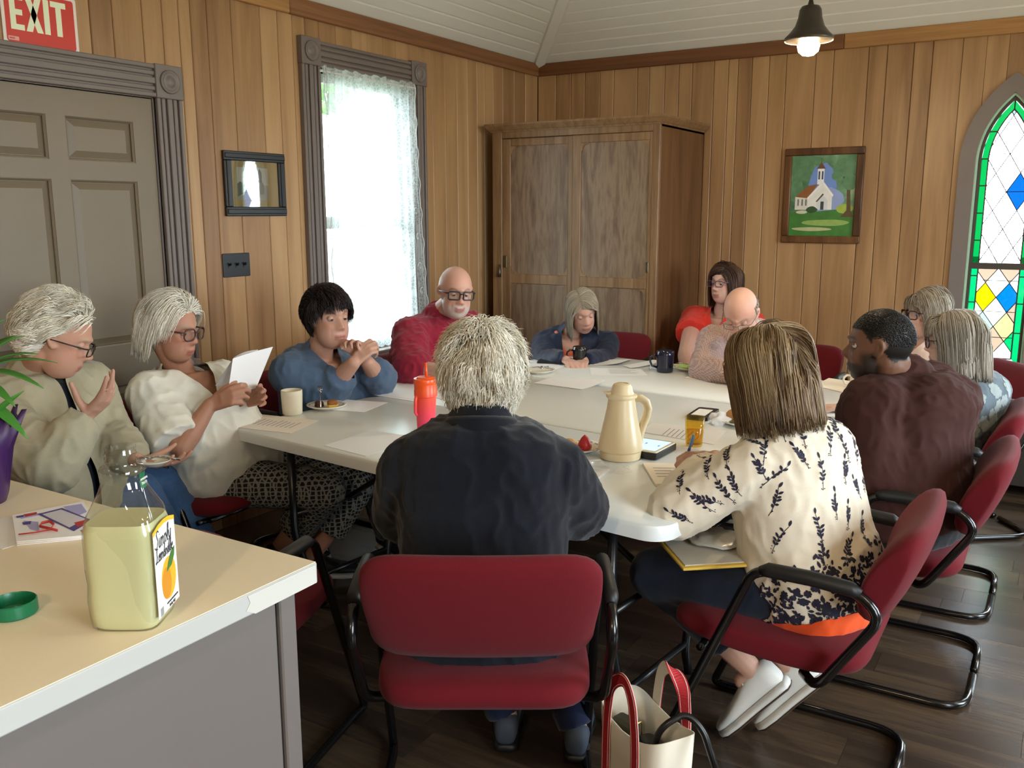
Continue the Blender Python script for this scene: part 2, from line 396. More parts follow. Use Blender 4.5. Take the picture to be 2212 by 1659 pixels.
for a, b in PY:
    for z0, z1 in PZ:
        mb = MB(); e = .038; fx = XL-.012
        R0 = [(fx, a, z0), (fx, b, z0), (fx, b, z1), (fx, a, z1)]
        R1 = [(fx+.001, a+.012, z0+.012), (fx+.001, b-.012, z0+.012), (fx+.001, b-.012, z1-.012), (fx+.001, a+.012, z1-.012)]
        R2_ = [(fx+.012, a+e, z0+e), (fx+.012, b-e, z0+e), (fx+.012, b-e, z1-e), (fx+.012, a+e, z1-e)]
        mb.loft([R0, R1, R2_], cap0=False).build('panel', M_taupe, dr)
        mo = MB()
        for (p, q2) in (((a, z0), (b, z0)), ((b, z0), (b, z1)), ((b, z1), (a, z1)), ((a, z1), (a, z0))):
            mo.tube([(XL-.006, p[0], p[1]), (XL-.006, q2[0], q2[1])], .009, 6)
        mo.build('moulding', M_taupe, dr)
o = MB(); fluted(o, 'z', 0, DZ+.005, DY1+.012, DY1+.143, XL); o.build('casing', M_taupe2, dr, bevel=.003, bseg=1)
o = MB(); fluted(o, 'z', 0, DZ+.005, DY0-.143, DY0-.012, XL); o.build('casing', M_taupe2, dr, bevel=.003, bseg=1)
o = MB(); fluted(o, 'y', DY0-.012, DY1+.012, DZ+.005, DZ+.14, XL); o.build('casing', M_taupe2, dr, bevel=.003, bseg=1)
o = MB(); o.b2(XL-.02, XL+.006, DY1+.003, DY1+.012, 0, DZ+.004); o.b2(XL-.02, XL+.006, DY0-.012, DY0-.003, 0, DZ+.004); o.b2(XL-.02, XL+.006, DY0-.012, DY1+.012, DZ+.002, DZ+.008); o.build('jamb', M_taupe2, dr)
rosette(dr, DY1+.008, DY1+.146, DZ+.003, DZ+.143, XL, M_taupe2); rosette(dr, DY0-.146, DY0-.008, DZ+.003, DZ+.143, XL, M_taupe2)
# ------------------------------------------------------------------ sash window behind the lace
wn = MB()
for y0, y1, z0, z1 in ((3.547, WY0, .74, 2.33), (WY1, 4.497, .74, 2.33), (3.547, 4.497, WZ1, 2.33), (3.547, 4.497, .70, WZ0)): wn.b2(XL-.12, XL-.001, y0, y1, z0, z1)
wn = structure(wn.build('window_1', M_taupe2))
o = MB(); fluted(o, 'z', .74, 2.262, 3.488, 3.622, XL); o.build('casing', M_taupe2, wn, bevel=.003, bseg=1)
o = MB(); fluted(o, 'z', .74, 2.262, 4.382, 4.521, XL); o.build('casing', M_taupe2, wn, bevel=.003, bseg=1)
o = MB(); fluted(o, 'y', 3.622, 4.382, 2.262, 2.385, XL); o.build('casing', M_taupe2, wn, bevel=.003, bseg=1)
rosette(wn, 3.484, 3.622, 2.26, 2.395, XL, M_taupe2); rosette(wn, 4.382, 4.525, 2.26, 2.395, XL, M_taupe2)
MB().b2(XL-.02, XL+.07, 3.45, 4.56, .705, .74).build('window_stool', M_taupe2, wn, bevel=.008)
MB().b2(XL, XL+.022, 3.5, 4.51, .60, .705).build('apron', M_taupe2, wn, bevel=.004)
M_sash = P('sash_paint', 'b9b6ad', .4); M_pane = glassy('window_glass', (.97, .99, .98))
for z0, z1, xx in ((WZ0+.005, 1.48, XL-.06), (1.45, WZ1-.003, XL-.09)):
    o = MB()
    for y0, y1, a, b in ((WY0+.002, WY0+.05, z0, z1), (WY1-.05, WY1-.002, z0, z1), (WY0, WY1, z0, z0+.05), (WY0, WY1, z1-.045, z1), ((WY0+WY1)/2-.011, (WY0+WY1)/2+.011, z0, z1)): o.b2(xx-.015, xx+.015, y0, y1, a, b)
    s_ = o.build('sash', M_sash, wn)
    for a, b in ((WY0+.045, (WY0+WY1)/2-.011), ((WY0+WY1)/2+.011, WY1-.045)): MB().b2(xx-.002, xx+.002, a, b, z0+.04, z1-.04).build('pane', M_pane, s_)
# ------------------------------------------------------------------ stained lancet window
fnb = lambda u, v, t: (u, YB+t, v)
gw = MB()
oi, ii = arch(.095), arch(0.012)
n_ = len(oi)
def band(mb, a, b, y0, y1):
    n = len(a); vs = [(p[0], y0, p[1]) for p in a]+[(p[0], y0, p[1]) for p in b]+[(p[0], y1, p[1]) for p in a]+[(p[0], y1, p[1]) for p in b]
    fs = []
    for i in range(n):
        j = (i+1) % n
        fs += [(i, j, n+j, n+i), (2*n+i, 3*n+i, 3*n+j, 2*n+j), (i, 2*n+i, 2*n+j, j), (n+i, n+j, 3*n+j, 3*n+i)]
    mb.add(vs, fs); return mb
band(gw, oi, ii, YB-.022, YB+.03)
gw = structure(gw.build('window_2', M_taupe2))
M_dsash = P('dark_sash', '3b342d', .5); M_lead = P('lead_came', '4a3a40', .4, metal=.3); M_pale = P('pale_stop', '9fc4a8', .4)
band(MB(), arch(.18), arch(.02), YB+.018, YB+.05).build('arch_backing', M_joint, wb)
band(MB(), arch(.012), arch(.0), YB-.006, YB+.10).build('reveal', M_pale, gw)
band(MB(), arch(.001), arch(-.016), YB+.012, YB+.052).build('sash_frame', M_dsash, gw)
MB().b2(GX-GW, GX+GW, YB+.008, YB+.05, 1.196, 1.232).build('meeting_rail', M_dsash, gw)
MB().b2(GX-GW-.15, GX+GW+.15, YB-.05, YB+.05, GB-.035, GB).build('window_stool', M_dsash, gw, bevel=.006)
MB().b2(GX-GW-.1, GX+GW+.1, YB-.022, YB, .49, GB-.035).build('apron', M_taupe2, gw, bevel=.004)
GC = {}
def gcol(n, c): GC[n] = glassy('glass_'+n, c)
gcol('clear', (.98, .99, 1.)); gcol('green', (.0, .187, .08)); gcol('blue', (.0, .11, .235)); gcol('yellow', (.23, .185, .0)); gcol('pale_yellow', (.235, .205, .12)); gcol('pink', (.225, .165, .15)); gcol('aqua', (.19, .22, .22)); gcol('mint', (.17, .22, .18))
gcol('green_low', (.0, .46, .27)); gcol('blue_low', (.0, .27, .52)); gcol('yellow_low', (.54, .47, .0)); gcol('pale_yellow_low', (.53, .50, .36)); gcol('pink_low', (.52, .41, .38)); gcol('aqua_low', (.45, .52, .51))  # copies for lower panes, colour lightened to offset the dimmer lawn behind
inner = arch(-.016); glass = arch(-.050, base=GB+.03)
# green border lights all round
def resample(poly, n):
    L = [0]
    for i in range(len(poly)): L.append(L[-1]+math.dist(poly[i], poly[(i+1) % len(poly)]))
    out = []
    for k in range(n):
        t = L[-1]*k/n; i = max(j for j in range(len(L)) if L[j] <= t+1e-9); i = min(i, len(poly)-1)
        f = (t-L[i])/max(L[i+1]-L[i], 1e-9); p, q = poly[i], poly[(i+1) % len(poly)]; out.append((p[0]+(q[0]-p[0])*f, p[1]+(q[1]-p[1])*f))
    return out
came = MB(); YG = YB+.030
def lead(a, b, r=.0035): came.tube([(a[0], YG, a[1]), (b[0], YG, b[1])], r, 6)
outl = inner; inl = glass
# straight sides and curved heads are split at fixed heights
def side_cut(e, s, z):
    if z <= GS: return (GX+s*(GW+e), z)
    r = GR+e; return (GX+s*(math.sqrt(max(r*r-(z-GS)**2, 0))-GO), z)
zs = [GB, .83, 1.0, 1.155, 1.214, 1.36, 1.515, 1.67, 1.82, 1.97]
for s in (-1, 1):
    for i in range(len(zs)):
        z0 = zs[i]; z1 = zs[i+1] if i+1 < len(zs) else None
        if z1: pl = [side_cut(-.016, s, z0), side_cut(-.050, s, max(z0, GB+.03)), side_cut(-.050, s, (z0+z1)/2), side_cut(-.050, s, z1), side_cut(-.016, s, z1), side_cut(-.016, s, (z0+z1)/2)]
        else:
            top_o = GS+math.sqrt((GR-.016)**2-GO**2); top_i = GS+math.sqrt((GR-.05)**2-GO**2)
            pl = [side_cut(-.016, s, z0), side_cut(-.050, s, z0), side_cut(-.05, s, (z0+top_i)/2), (GX, top_i), (GX, top_o), side_cut(-.016, s, (z0+top_o)/2)]
            lead((GX, top_i), (GX, top_o))
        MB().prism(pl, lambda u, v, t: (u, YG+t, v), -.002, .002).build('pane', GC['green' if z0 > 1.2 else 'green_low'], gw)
        lead(side_cut(-.016, s, z0), side_cut(-.05, s, z0))
for i in range(len(inl)): lead(inl[i], inl[(i+1) % len(inl)], .004)
# diamond lattice
DW = .0615
def cells(zc, dh, zlo, zhi, colf):
    for r in range(-14, 15):
        for c in range(-3, 4):
            if not (r+c) % 2: continue
            cx, cz = GX+c*DW, zc+r*dh
            poly = [(cx-DW, cz), (cx, cz-dh), (cx+DW, cz), (cx, cz+dh)]
            for i in range(len(inl)):
                p, q2 = inl[i], inl[(i+1) % len(inl)]; ex, ez = q2[0]-p[0], q2[1]-p[1]
                if math.hypot(ex, ez) < 1e-6: continue
                a, b = ez, -ex; poly = clip(poly, a, b, a*p[0]+b*p[1])
                if len(poly) < 3: break
            if len(poly) >= 3: poly = clip(clip(poly, 0, 1, zhi), 0, -1, -zlo)
            if len(poly) < 3: continue
            ar = abs(sum(poly[i][0]*poly[(i+1) % len(poly)][1]-poly[(i+1) % len(poly)][0]*poly[i][1] for i in range(len(poly))))/2
            if ar < 2e-4: continue
            MB().prism(poly, lambda u, v, t: (u, YG+t, v), -.0018, .0018).build('pane', GC[colf(c, r)], gw)
            for i in range(len(poly)):
                a, b = poly[i], poly[(i+1) % len(poly)]
                if abs(a[0]-b[0]) > .004 and abs(a[1]-b[1]) > .004: lead(a, b, .0028)
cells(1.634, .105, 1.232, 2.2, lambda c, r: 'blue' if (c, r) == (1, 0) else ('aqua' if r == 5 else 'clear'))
LOW = {(-1, 0): 'yellow_low', (1, 0): 'blue_low', (1, -2): 'pale_yellow_low', (0, -3): 'pink_low', (2, -1): 'pink_low', (-1, 2): 'pink_low', (1, 2): 'pink_low', (-1, -2): 'aqua_low', (-2, -3): 'aqua_low', (-1, -4): 'pink_low', (2, -3): 'green_low'}
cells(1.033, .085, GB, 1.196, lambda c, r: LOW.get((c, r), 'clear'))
for z in (.80, .95, 1.13, 1.42, 1.634, 1.845): lead(side_cut(-.05, -1, z), side_cut(-.05, 1, z), .0022)
came.build('lead_cames', M_lead, gw)
# plain window further along the back wall, beyond the right edge of the view
w3 = MB()
for x0, x1, z0, z1 in ((.27, .37, .60, 2.28), (1.03, 1.13, .60, 2.28), (.37, 1.03, 2.18, 2.28), (.37, 1.03, .60, .66)): w3.b2(x0, x1, YB-.022, YB+.09, z0, z1)
w3 = structure(w3.build('window_3', M_taupe2))
o = MB()
for x0, x1, z0, z1 in ((.37, .41, .66, 2.18), (.99, 1.03, .66, 2.18), (.41, .99, .66, .71), (.41, .99, 2.13, 2.18), (.41, .99, 1.38, 1.42)): o.b2(x0, x1, YB+.04, YB+.07, z0, z1)
o = o.build('sash', M_sash, w3)
for z0, z1 in ((.71, 1.38), (1.42, 2.13)): MB().b2(.41, .99, YB+.053, YB+.057, z0, z1).build('pane', M_pane, o)
# outside: lawn and a tree seen through the lace
M_lawn = P('lawn', '6f7562', .9, noise_amt=.2); M_leaf = P('tree_leaf', '5f8a3c', .7, noise_amt=.25, nscale=3); M_bark = P('bark', '5a4634', .9)
structure(MB().b2(-40, 40, -40, 50, -.7, -.62).build('ground', M_lawn))
tr = thing('tree', 'leafy green tree standing outside the lace-curtained window', 'tree', (-8.6, 7.6, -.62))
MB().tube([(0, 0, 0), (.05, 0, 1.5), (-.05, .1, 3.2), (0, .1, 4.5)], [.22, .17, .13, .05], 10).build('trunk', M_bark, tr, smooth=True)
lf = MB()
for _ in range(2600):
    v = V(*rng.normal(size=3)); v = v.normalized()*(.75+.3*rng.random()); c = V(v.x*2.2, v.y*2.4, 4.7+v.z*1.5)
    a = V(*rng.normal(size=3)).normalized(); b = a.orthogonal().normalized(); s = .11+.07*rng.random()
    lf.add([c-a*s, c+b*s*.5, c+a*s, c-b*s*.5], [(0, 1, 2, 3)])
lf.build('foliage', M_leaf, tr)['kind'] = 'stuff'
# ------------------------------------------------------------------ fabrics, metals, plastics
M_red = P('red_upholstery', '61101a', .9, spec=.2, noise_amt=.18, nscale=420, bump=.25, bscale=700, sheen=.06)
M_blk = P('black_tube_enamel', '0b0b0c', .22, spec=.6)
M_blkpad = P('black_arm_pad', '141415', .5)
M_plast = P('white_blow_moulded_plastic', 'e7ecec', .27, spec=.45, bump=.04, bscale=500)
M_greymetal = P('dark_table_leg', '15171a', .3, spec=.6)
M_paper = P('white_paper', 'eeeef0', .6); M_paperw = P('cream_paper', 'efe6d6', .65); M_ink = P('grey_print', '9c9ca4', .7)
M_ceram = P('white_ceramic', 'e9e3d3', .18, spec=.6); M_steel = P('steel', 'b8b8b8', .22, metal=1.)
M_black = P('black_plastic', '0e0f11', .35); M_navy = P('navy_glaze', '0d1330', .15, spec=.7); M_blackg = P('black_glaze', '101414', .18, spec=.7)
def yaw(d): return math.atan2(-d[0], d[1])
# ------------------------------------------------------------------ chairs
def cushion(mb, w, prof, crown_=.012, n=9):
    """loft a closed side profile (y,z) across the width with rounded ends and a light crown"""
    rings = []; cy = sum(p[0] for p in prof)/len(prof); cz = sum(p[1] for p in prof)/len(prof)
    xs = [-1, -.97, -.9, -.75, -.4, 0, .4, .75, .9, .97, 1]
    for x in xs:
        e = abs(x); s = 1. if e < .75 else math.sqrt(max(0, 1-((e-.75)/.25)**2*.62))
        rings.append([(x*w/2, cy+(p[0]-cy)*s, cz+(p[1]-cz)*s+crown_*(1-e*e)*(.5 if p[1] > cz else 0)) for p in prof])
    return mb.loft(rings)
def make_chair(label, loc, d, group='red office chairs'):
    t = thing('guest_chair', label, 'chair', (loc[0], loc[1], 0), yaw(d), group)
    # seat: waterfall front, rounded rear
    sp = [(.255, .425), (.262, .45), (.235, .478), (.12, .478), (-.02, .468), (-.15, .466), (-.225, .47), (-.255, .44), (-.245, .405), (-.18, .385), (.0, .39), (.15, .405)]
    MB_ = MB(); cushion(MB_, .495, sp); MB_.build('seat', M_red, t, smooth=True, subsurf=1)
    bp = [(-.225, .545), (-.20, .57), (-.215, .66), (-.255, .74), (-.30, .79), (-.335, .80), (-.355, .78), (-.335, .70), (-.295, .60), (-.262, .54)]
    rings = []
    for x in (-1, -.985, -.93, -.8, -.5, 0, .5, .8, .93, .985, 1):
        e = abs(x); s = 1. if e < .8 else math.sqrt(max(0, 1-((e-.8)/.2)**2*.55)); cy, cz = -.275, .67
        zz = 1. if e < .86 else 1-.07*((e-.86)/.14)**2
        rings.append([(x*.255*(1 if p[1] > .6 else .95), cy+(p[0]-cy)*s - .022*(1-x*x), cz+(p[1]-cz)*s*zz) for p in bp])
    b_ = MB().loft(rings).build('backrest', M_red, t, smooth=True, subsurf=1)
    fr = MB()
    half = lambda s: [(s*.02, -.10, .375), (s*.20, -.10, .375), (s*.278, -.15, .385), (s*.282, -.285, .60), (s*.282, -.225, .655), (s*.282, -.02, .66), (s*.282, .02, .645), (s*.278, .285, .014), (s*.272, .24, .014), (s*.272, -.30, .014), (s*.02, -.30, .014)]
    for s in (-1, 1): fr.tube(rpts(half(s), [0, 0, .07, .07, .07, .03, .05, .06, .03, .10, 0], 5), .0125, 10)
    fr.build('frame', M_blk, t, smooth=True)
    MB().tube([(-.2, .16, .395), (.2, .16, .395)], .011, 8).tube([(-.255, .155, .40), (-.18, .155, .395)], .010, 8).tube([(.255, .155, .40), (.18, .155, .395)], .010, 8).build('seat_rail', M_blk, t, smooth=True)
    for s in (-1, 1): MB().tube([(s*.282, .0, .655), (s*.282, -.02, .662), (s*.282, -.12, .6625), (s*.282, -.215, .656), (s*.282, -.235, .648)], [.012, .0185, .019, .0185, .012], 12).build('armrest', M_blkpad, t, smooth=True)
    return t
# ------------------------------------------------------------------ folding tables
TH = math.radians(-6.3); TU = V(math.cos(TH), math.sin(TH), 0); TV = V(-math.sin(TH), math.cos(TH), 0); TZ = .73
def make_table(label, fl_corner, L=1.83, Wd=.76):
    c = V(fl_corner[0], fl_corner[1], 0)+TU*L/2+TV*Wd/2
    t = thing('folding_table', label, 'table', c, TH, 'white folding tables')
    o = MB(); pts = rrect(L, Wd, .07, 7)
    o.loft([[(x*.985, y*.97, TZ-.045) for x, y in pts], [(x, y, TZ-.042) for x, y in pts], [(x, y, TZ-.010) for x, y in pts], [(x*.9975, y*.994, TZ-.002) for x, y in pts], [(x*.994, y*.987, TZ) for x, y in pts]])
    o.build('tabletop', M_plast, t, smooth=True, auto=.7)
    for s in (-1, 1):
        for w in (-1, 1):
            MB().tube(rpts([(s*.70, w*.27, TZ-.046), (s*.70, w*.27, .33), (s*.70, w*.20, .10), (s*.70, w*.24, .0)], .05, 4), .0145, 10).build('leg', M_greymetal, t, smooth=True)
        MB().tube([(s*.70, -.27, .40), (s*.70, .27, .40)], .011, 8).tube([(s*.70, -.21, .12), (s*.70, .21, .12)], .011, 8).build('crossbar', M_greymetal, t, smooth=True)
        MB().tube([(s*.70, 0, .40), (s*.46, 0, .55), (s*.25, 0, TZ-.047)], .011, 8).tube([(s*.47, 0, .535), (s*.44, 0, .565)], .019, 8).build('brace', M_greymetal, t, smooth=True)
    return t
make_table('near white folding table with the carafe and the orange tumbler on it', (-2.625, 2.25))
make_table('middle white folding table between the near and far ones', (-2.63, 3.022))
make_table('far white folding table with the navy mug and salad plate on it', (-2.495, 3.80))
# ------------------------------------------------------------------ oak cabinet in the corner
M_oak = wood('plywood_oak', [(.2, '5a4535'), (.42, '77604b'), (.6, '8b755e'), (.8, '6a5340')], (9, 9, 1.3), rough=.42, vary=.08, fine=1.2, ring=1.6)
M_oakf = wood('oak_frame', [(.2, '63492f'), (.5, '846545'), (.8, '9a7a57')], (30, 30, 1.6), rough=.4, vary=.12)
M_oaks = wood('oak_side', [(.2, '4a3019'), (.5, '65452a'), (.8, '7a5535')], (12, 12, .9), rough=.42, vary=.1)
CX0, CX1, CY0, CY1, CZ = -3.295, -2.118, 5.13, 5.885, 2.04
cb = thing('cabinet', 'tall brown oak cabinet with two panelled doors standing in the corner', 'cabinet', ((CX0+CX1)/2, (CY0+CY1)/2, 0)); org = V((CX0+CX1)/2, (CY0+CY1)/2, 0)
def B_(name, mt, par, *bx, bevel=.003):
    o = MB()
    for b in bx: o.b2(*b)
    return o.build(name, mt, par, org=org, bevel=bevel, bseg=1)
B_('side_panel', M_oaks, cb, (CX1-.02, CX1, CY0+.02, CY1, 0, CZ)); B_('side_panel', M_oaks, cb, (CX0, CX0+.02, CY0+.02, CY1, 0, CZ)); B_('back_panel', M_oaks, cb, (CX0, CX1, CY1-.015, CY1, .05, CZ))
B_('top_panel', M_oaks, cb, (CX0, CX1, CY0+.02, CY1, CZ-.02, CZ)); B_('plinth', M_oakf, cb, (CX0, CX1, CY0, CY0+.022, 0, .12))
B_('face_frame', M_oakf, cb, (CX0, CX0+.072, CY0, CY0+.022, .12, CZ), (CX1-.046, CX1, CY0, CY0+.022, .12, CZ), (CX0+.072, CX1-.046, CY0, CY0+.022, CZ-.045, CZ))
co = MB(); pr_ = [(0, .0), (.008, .0), (.012, .008), (.020, .014), (.034, .034), (.038, .040), (.038, .052), (0, .052)]
ring = [[(CX0-p[0], CY0-p[0], CZ-.006+p[1]), (CX1+p[0], CY0-p[0], CZ-.006+p[1]), (CX1+p[0], CY1, CZ-.006+p[1]), (CX0-p[0], CY1, CZ-.006+p[1])] for p in pr_]
co.loft(ring); co.build('cornice', M_oakf, cb, org=org)
def cab_door(x0, x1, yy, st):
    d = B_('door', M_oak, cb, (x0, x1, yy+.008, yy+.018, .125, CZ-.047), bevel=0)
    xa, xb = x0+st[0], x1-st[1]; zr = [(.125, .20), (1.058, 1.122), (1.945, CZ-.047)]
    B_('stile', M_oakf, d, (x0, xa, yy, yy+.012, .125, CZ-.047)); B_('stile', M_oakf, d, (xb, x1, yy, yy+.012, .125, CZ-.047))
    for a, b in zr: B_('rail', M_oakf, d, (xa, xb, yy, yy+.012, a, b))
    r = .045
    for zc, sz in ((1.945, -1), (1.122, 1), (1.058, -1)):
        for xc, sx in ((xa, 1), (xb, -1)):
            arc = [(xc, zc)]+[(xc+sx*(r-r*math.sin(a)*.75), zc+sz*(r-r*math.cos(a)*.75)) if 0 < k < 8 else ((xc+sx*(r+.006), zc) if k == 0 else (xc, zc+sz*(r+.006))) for k, a in [(k, math.pi/2*k/8) for k in range(9)]]
            arc = [(xc, zc), (xc+sx*(r+.006), zc)]+[(xc+sx*r*(1-math.sin(a)*.8), zc+sz*r*(1-math.cos(a)*.8)) for a in [math.pi/2*k/6 for k in range(7)]]+[(xc, zc+sz*(r+.006))]
            o = MB(); o.prism([(p[0]-org.x, p[1]) for p in arc], lambda u, v, t: (u, yy-org.y+t, v), .0005, .012); o.build('corner_bracket', M_oakf, d)
    return d
d1 = cab_door(CX0+.072, -2.682, CY0+.016, (.058, .055)); d2 = cab_door(-2.70, CX1-.046, CY0+.002, (.058, .022))
M_brass = P('aged_brass', '5e553f', .4, metal=.8)
B_('escutcheon', M_brass, d1, (-3.215, -3.19, CY0+.008, CY0+.016, 1.16, 1.24)); B_('escutcheon', M_brass, d2, (-2.187, -2.170, CY0-.004, CY0+.002, 1.16, 1.225))
ps = MB(); ps.tube([(-3.232, CY0-.012, 1.18), (-3.234, CY0-.014, 1.13), (-3.238, CY0-.012, 1.10)], [.006, .013, .015], 8); ps.build('padlock', M_brass, cb, org=org, smooth=True)
# ------------------------------------------------------------------ counter in the foreground
KX, KY, KZ = -1.142, 1.165, .88
ct = thing('counter', 'grey counter with cream laminate top and chipped white edge', 'counter', (-2.0, .2, 0)); ko = V(-2.0, .2, 0)
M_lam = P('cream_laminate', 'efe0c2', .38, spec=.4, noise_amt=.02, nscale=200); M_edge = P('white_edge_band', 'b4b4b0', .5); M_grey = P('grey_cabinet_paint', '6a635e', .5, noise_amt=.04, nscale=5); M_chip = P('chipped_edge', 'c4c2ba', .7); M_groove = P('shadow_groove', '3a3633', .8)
MB().b2(-3.0, KX, -1.6, KY, KZ-.042, KZ-.001).build('edge_band', M_edge, ct, org=ko, bevel=.003, bseg=2)
MB().b2(-3.0, KX-.002, -1.6, KY-.002, KZ-.0012, KZ).build('laminate_top', M_lam, ct, org=ko)
MB().b2(-2.96, KX-.035, -1.6, KY-.075, .0, KZ-.042).build('body', M_grey, ct, org=ko, bevel=.002, bseg=1)
MB().b2(-2.96, KX-.026, KY-.073, KY-.033, .0, KZ-.042).build('end_filler', M_grey, ct, org=ko, bevel=.003, bseg=1)
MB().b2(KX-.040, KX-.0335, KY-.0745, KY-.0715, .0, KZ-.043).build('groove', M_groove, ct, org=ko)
ch = MB(); zt = KZ-.003
ch.add([(KX+.0012, KY-.17, KZ-.004), (KX+.0012, KY-.006, KZ-.004), (KX+.0012, KY-.004, KZ-.040), (KX+.0012, KY-.155, KZ-.042), (KX+.0012, KY-.175, KZ-.030), (KX+.0012, KY-.165, KZ-.018)]+[(KX-.004, KY-.17, KZ-.004), (KX-.004, KY-.006, KZ-.004), (KX-.004, KY-.004, KZ-.040), (KX-.004, KY-.155, KZ-.042), (KX-.004, KY-.175, KZ-.030), (KX-.004, KY-.165, KZ-.018)], [tuple(range(6)), tuple(range(11, 5, -1))]+[(i, i+6, (i+1) % 6+6, (i+1) % 6) for i in range(6)])
ch.build('edge_chip', M_chip, ct, org=ko)
MB().sphere((KX-.034, .62, .55), (.002, .018, .012), 12, 8).build('paint_spot', P('pale_spot', 'b0aca6', .6), ct, org=ko)
# ------------------------------------------------------------------ pendant lamps
M_bronze = P('bronze_shade', '4b4339', .38, metal=.6); M_shade_in = P('white_shade_inside', 'e8e0cc', .5)
M_bulb = glow('lit_bulb', (1., .80, .50), 40.)
def pendant(label, loc, watt):
    t = thing('pendant_lamp', label, 'lamp', loc)
    # origin at the rim centre
    MB().lathe([(.092, 0), (.094, .004), (.093, .012), (.075, .030), (.056, .055), (.046, .085), (.042, .115), (.034, .128), (.012, .134), (.008, .150)], 32).build('shade', M_bronze, t, smooth=True)
    MB().lathe([(.0915, -.001), (.070, .018), (.052, .045), (.040, .075), (.012, .08)], 32, cap0=False).build('shade_lining', M_shade_in, t, smooth=True)
    MB().lathe([(.006, .03), (.020, .022), (.036, .002), (.043, -.018), (.038, -.040), (.022, -.054), (.002, -.058)], 24).build('bulb', M_bulb, t, smooth=True)
    cz = .150; top = ZE+SL*HC-loc[2]; ch = MB(); k = 0
    while cz < top-.02:
        a = (k % 2)*math.pi/2; ring = [(math.cos(a)*.008*math.cos(u), math.sin(a)*.008*math.cos(u), cz+.016+.019*math.sin(u)) for u in [2*math.pi*i/8 for i in range(8)]]
        ch.tube(ring, .0028, 5, closed=True); cz += .030; k += 1
    ch.build('chain', M_bronze, t, smooth=True)
    MB().lathe([(.06, top-.02), (.06, top), (.001, top)], 20).build('canopy', M_bronze, t)
    l = bpy.data.lights.new('lamp_light', 'POINT'); l.energy = watt; l.color = (1., .76, .50); l.shadow_soft_size = .05
    lo = bpy.data.objects.new('lamp_light', l); C.objects.link(lo); lo.parent = t; lo.location = (0, 0, -.075)
    return t
pendant('lit bell-shaped bronze pendant lamp hanging from the white ceiling', (-.954, 3.8, 2.185), LAMP)
pendant('second bronze pendant lamp, hanging behind the viewer', (-.25, -1.1, 2.15), LAMP2)
pendant('third bronze pendant lamp, added unseen beyond the right edge to brighten the room', (1.1, 3.6, 2.185), LAMP)  # added lamp, out of view, only there to lift the room light
pendant('fourth bronze pendant lamp, added unseen right of the viewer for extra warm light', (1.1, .9, 2.185), LAMP)  # another added fill lamp, unseen, no known fitting at this spot
# ------------------------------------------------------------------ things on the left wall
fl_ = lambda u, v, t: (XL+t, u, v)
sg = thing('exit_sign', 'red and white EXIT sign above the grey door', 'sign', (XL+.002, 2.135, 2.235)); so = V(XL+.002, 2.135, 2.235)
M_sw = P('sign_white', 'e6dcd6', .45); M_sr = P('sign_red', 'c9332a', .45); M_sl = P('sign_letter', 'e8efcf', .5)
MB().prism(rrect(.298, .208, .012), lambda u, v, t: (t, u, v), 0, .004).build('plate', M_sw, sg, bevel=0)
MB().prism(rrect(.274, .184, .010), lambda u, v, t: (t, u, v), .004, .0046).build('red_field', M_sr, sg)
def poly_letters(parent, name, mt, glyphs, mw, t=.0008):
    for g in glyphs:
        o = MB()
        for pl in g: o.prism(pl, lambda u, v, tt: (u, v, tt), 0, t)
        ob = o.build(name, mt, parent); ob.matrix_local = mw
def rc(x0, y0, x1, y1): return [(x0, y0), (x1, y0), (x1, y1), (x0, y1)]
h = .125; b = .021; lx = -.118
E_ = [rc(lx, 0, lx+b, h), rc(lx+b, 0, lx+.052, b*.95), rc(lx+b, h/2-.010, lx+.047, h/2+.010), rc(lx+b, h-b*.95, lx+.052, h)]
x_ = lx+.058; X_ = [[(x_, 0), (x_+.024, 0), (x_+.067, h), (x_+.043, h)], [(x_+.043, 0), (x_+.067, 0), (x_+.024, h), (x_, h)]]
i_ = x_+.073; I_ = [rc(i_, 0, i_+.022, h)]
t_ = i_+.029; T_ = [rc(t_, h-b, t_+.062, h), rc(t_+.020, 0, t_+.042, h-b)]
MWL = Matrix(((0, 0, 1, .0046), (1, 0, 0, 0), (0, 1, 0, -.047), (0, 0, 0, 1)))
poly_letters(sg, 'letter', M_sl, [E_, X_, I_, T_], MWL)
MB().prism(rc(-.132, -.086, -.092, -.072), lambda u, v, t: (t, u, v), .0046, .0052).build('small_label', P('pink_label', 'e3a49a', .5), sg)
MB().prism(rc(-.128, -.082, -.108, -.0765), lambda u, v, t: (t, u, v), .0052, .0056).build('small_print', P('label_print', 'c2574d', .5), sg)
# light switches
sw = thing('light_switch', 'black three-toggle light switch plate on the pine wall', 'light switch', (XL, 3.014, 1.276))
M_swp = P('black_switch', '15191f', .4)
MB().prism(rrect(.166, .112, .006), lambda u, v, t: (t, u, v), 0, .006).build('plate', M_swp, sw, bevel=.002)
for k in (-1, 0, 1):
    MB().b2(.006, .008, k*.046-.006, k*.046+.006, -.013, .013).build('toggle_slot', M_black, sw)
    MB().box((.014, k*.046, .004), (.018, .008, .010), rot=Matrix.Rotation(-.5, 3, 'Y')).build('toggle', M_swp, sw, bevel=.0015)
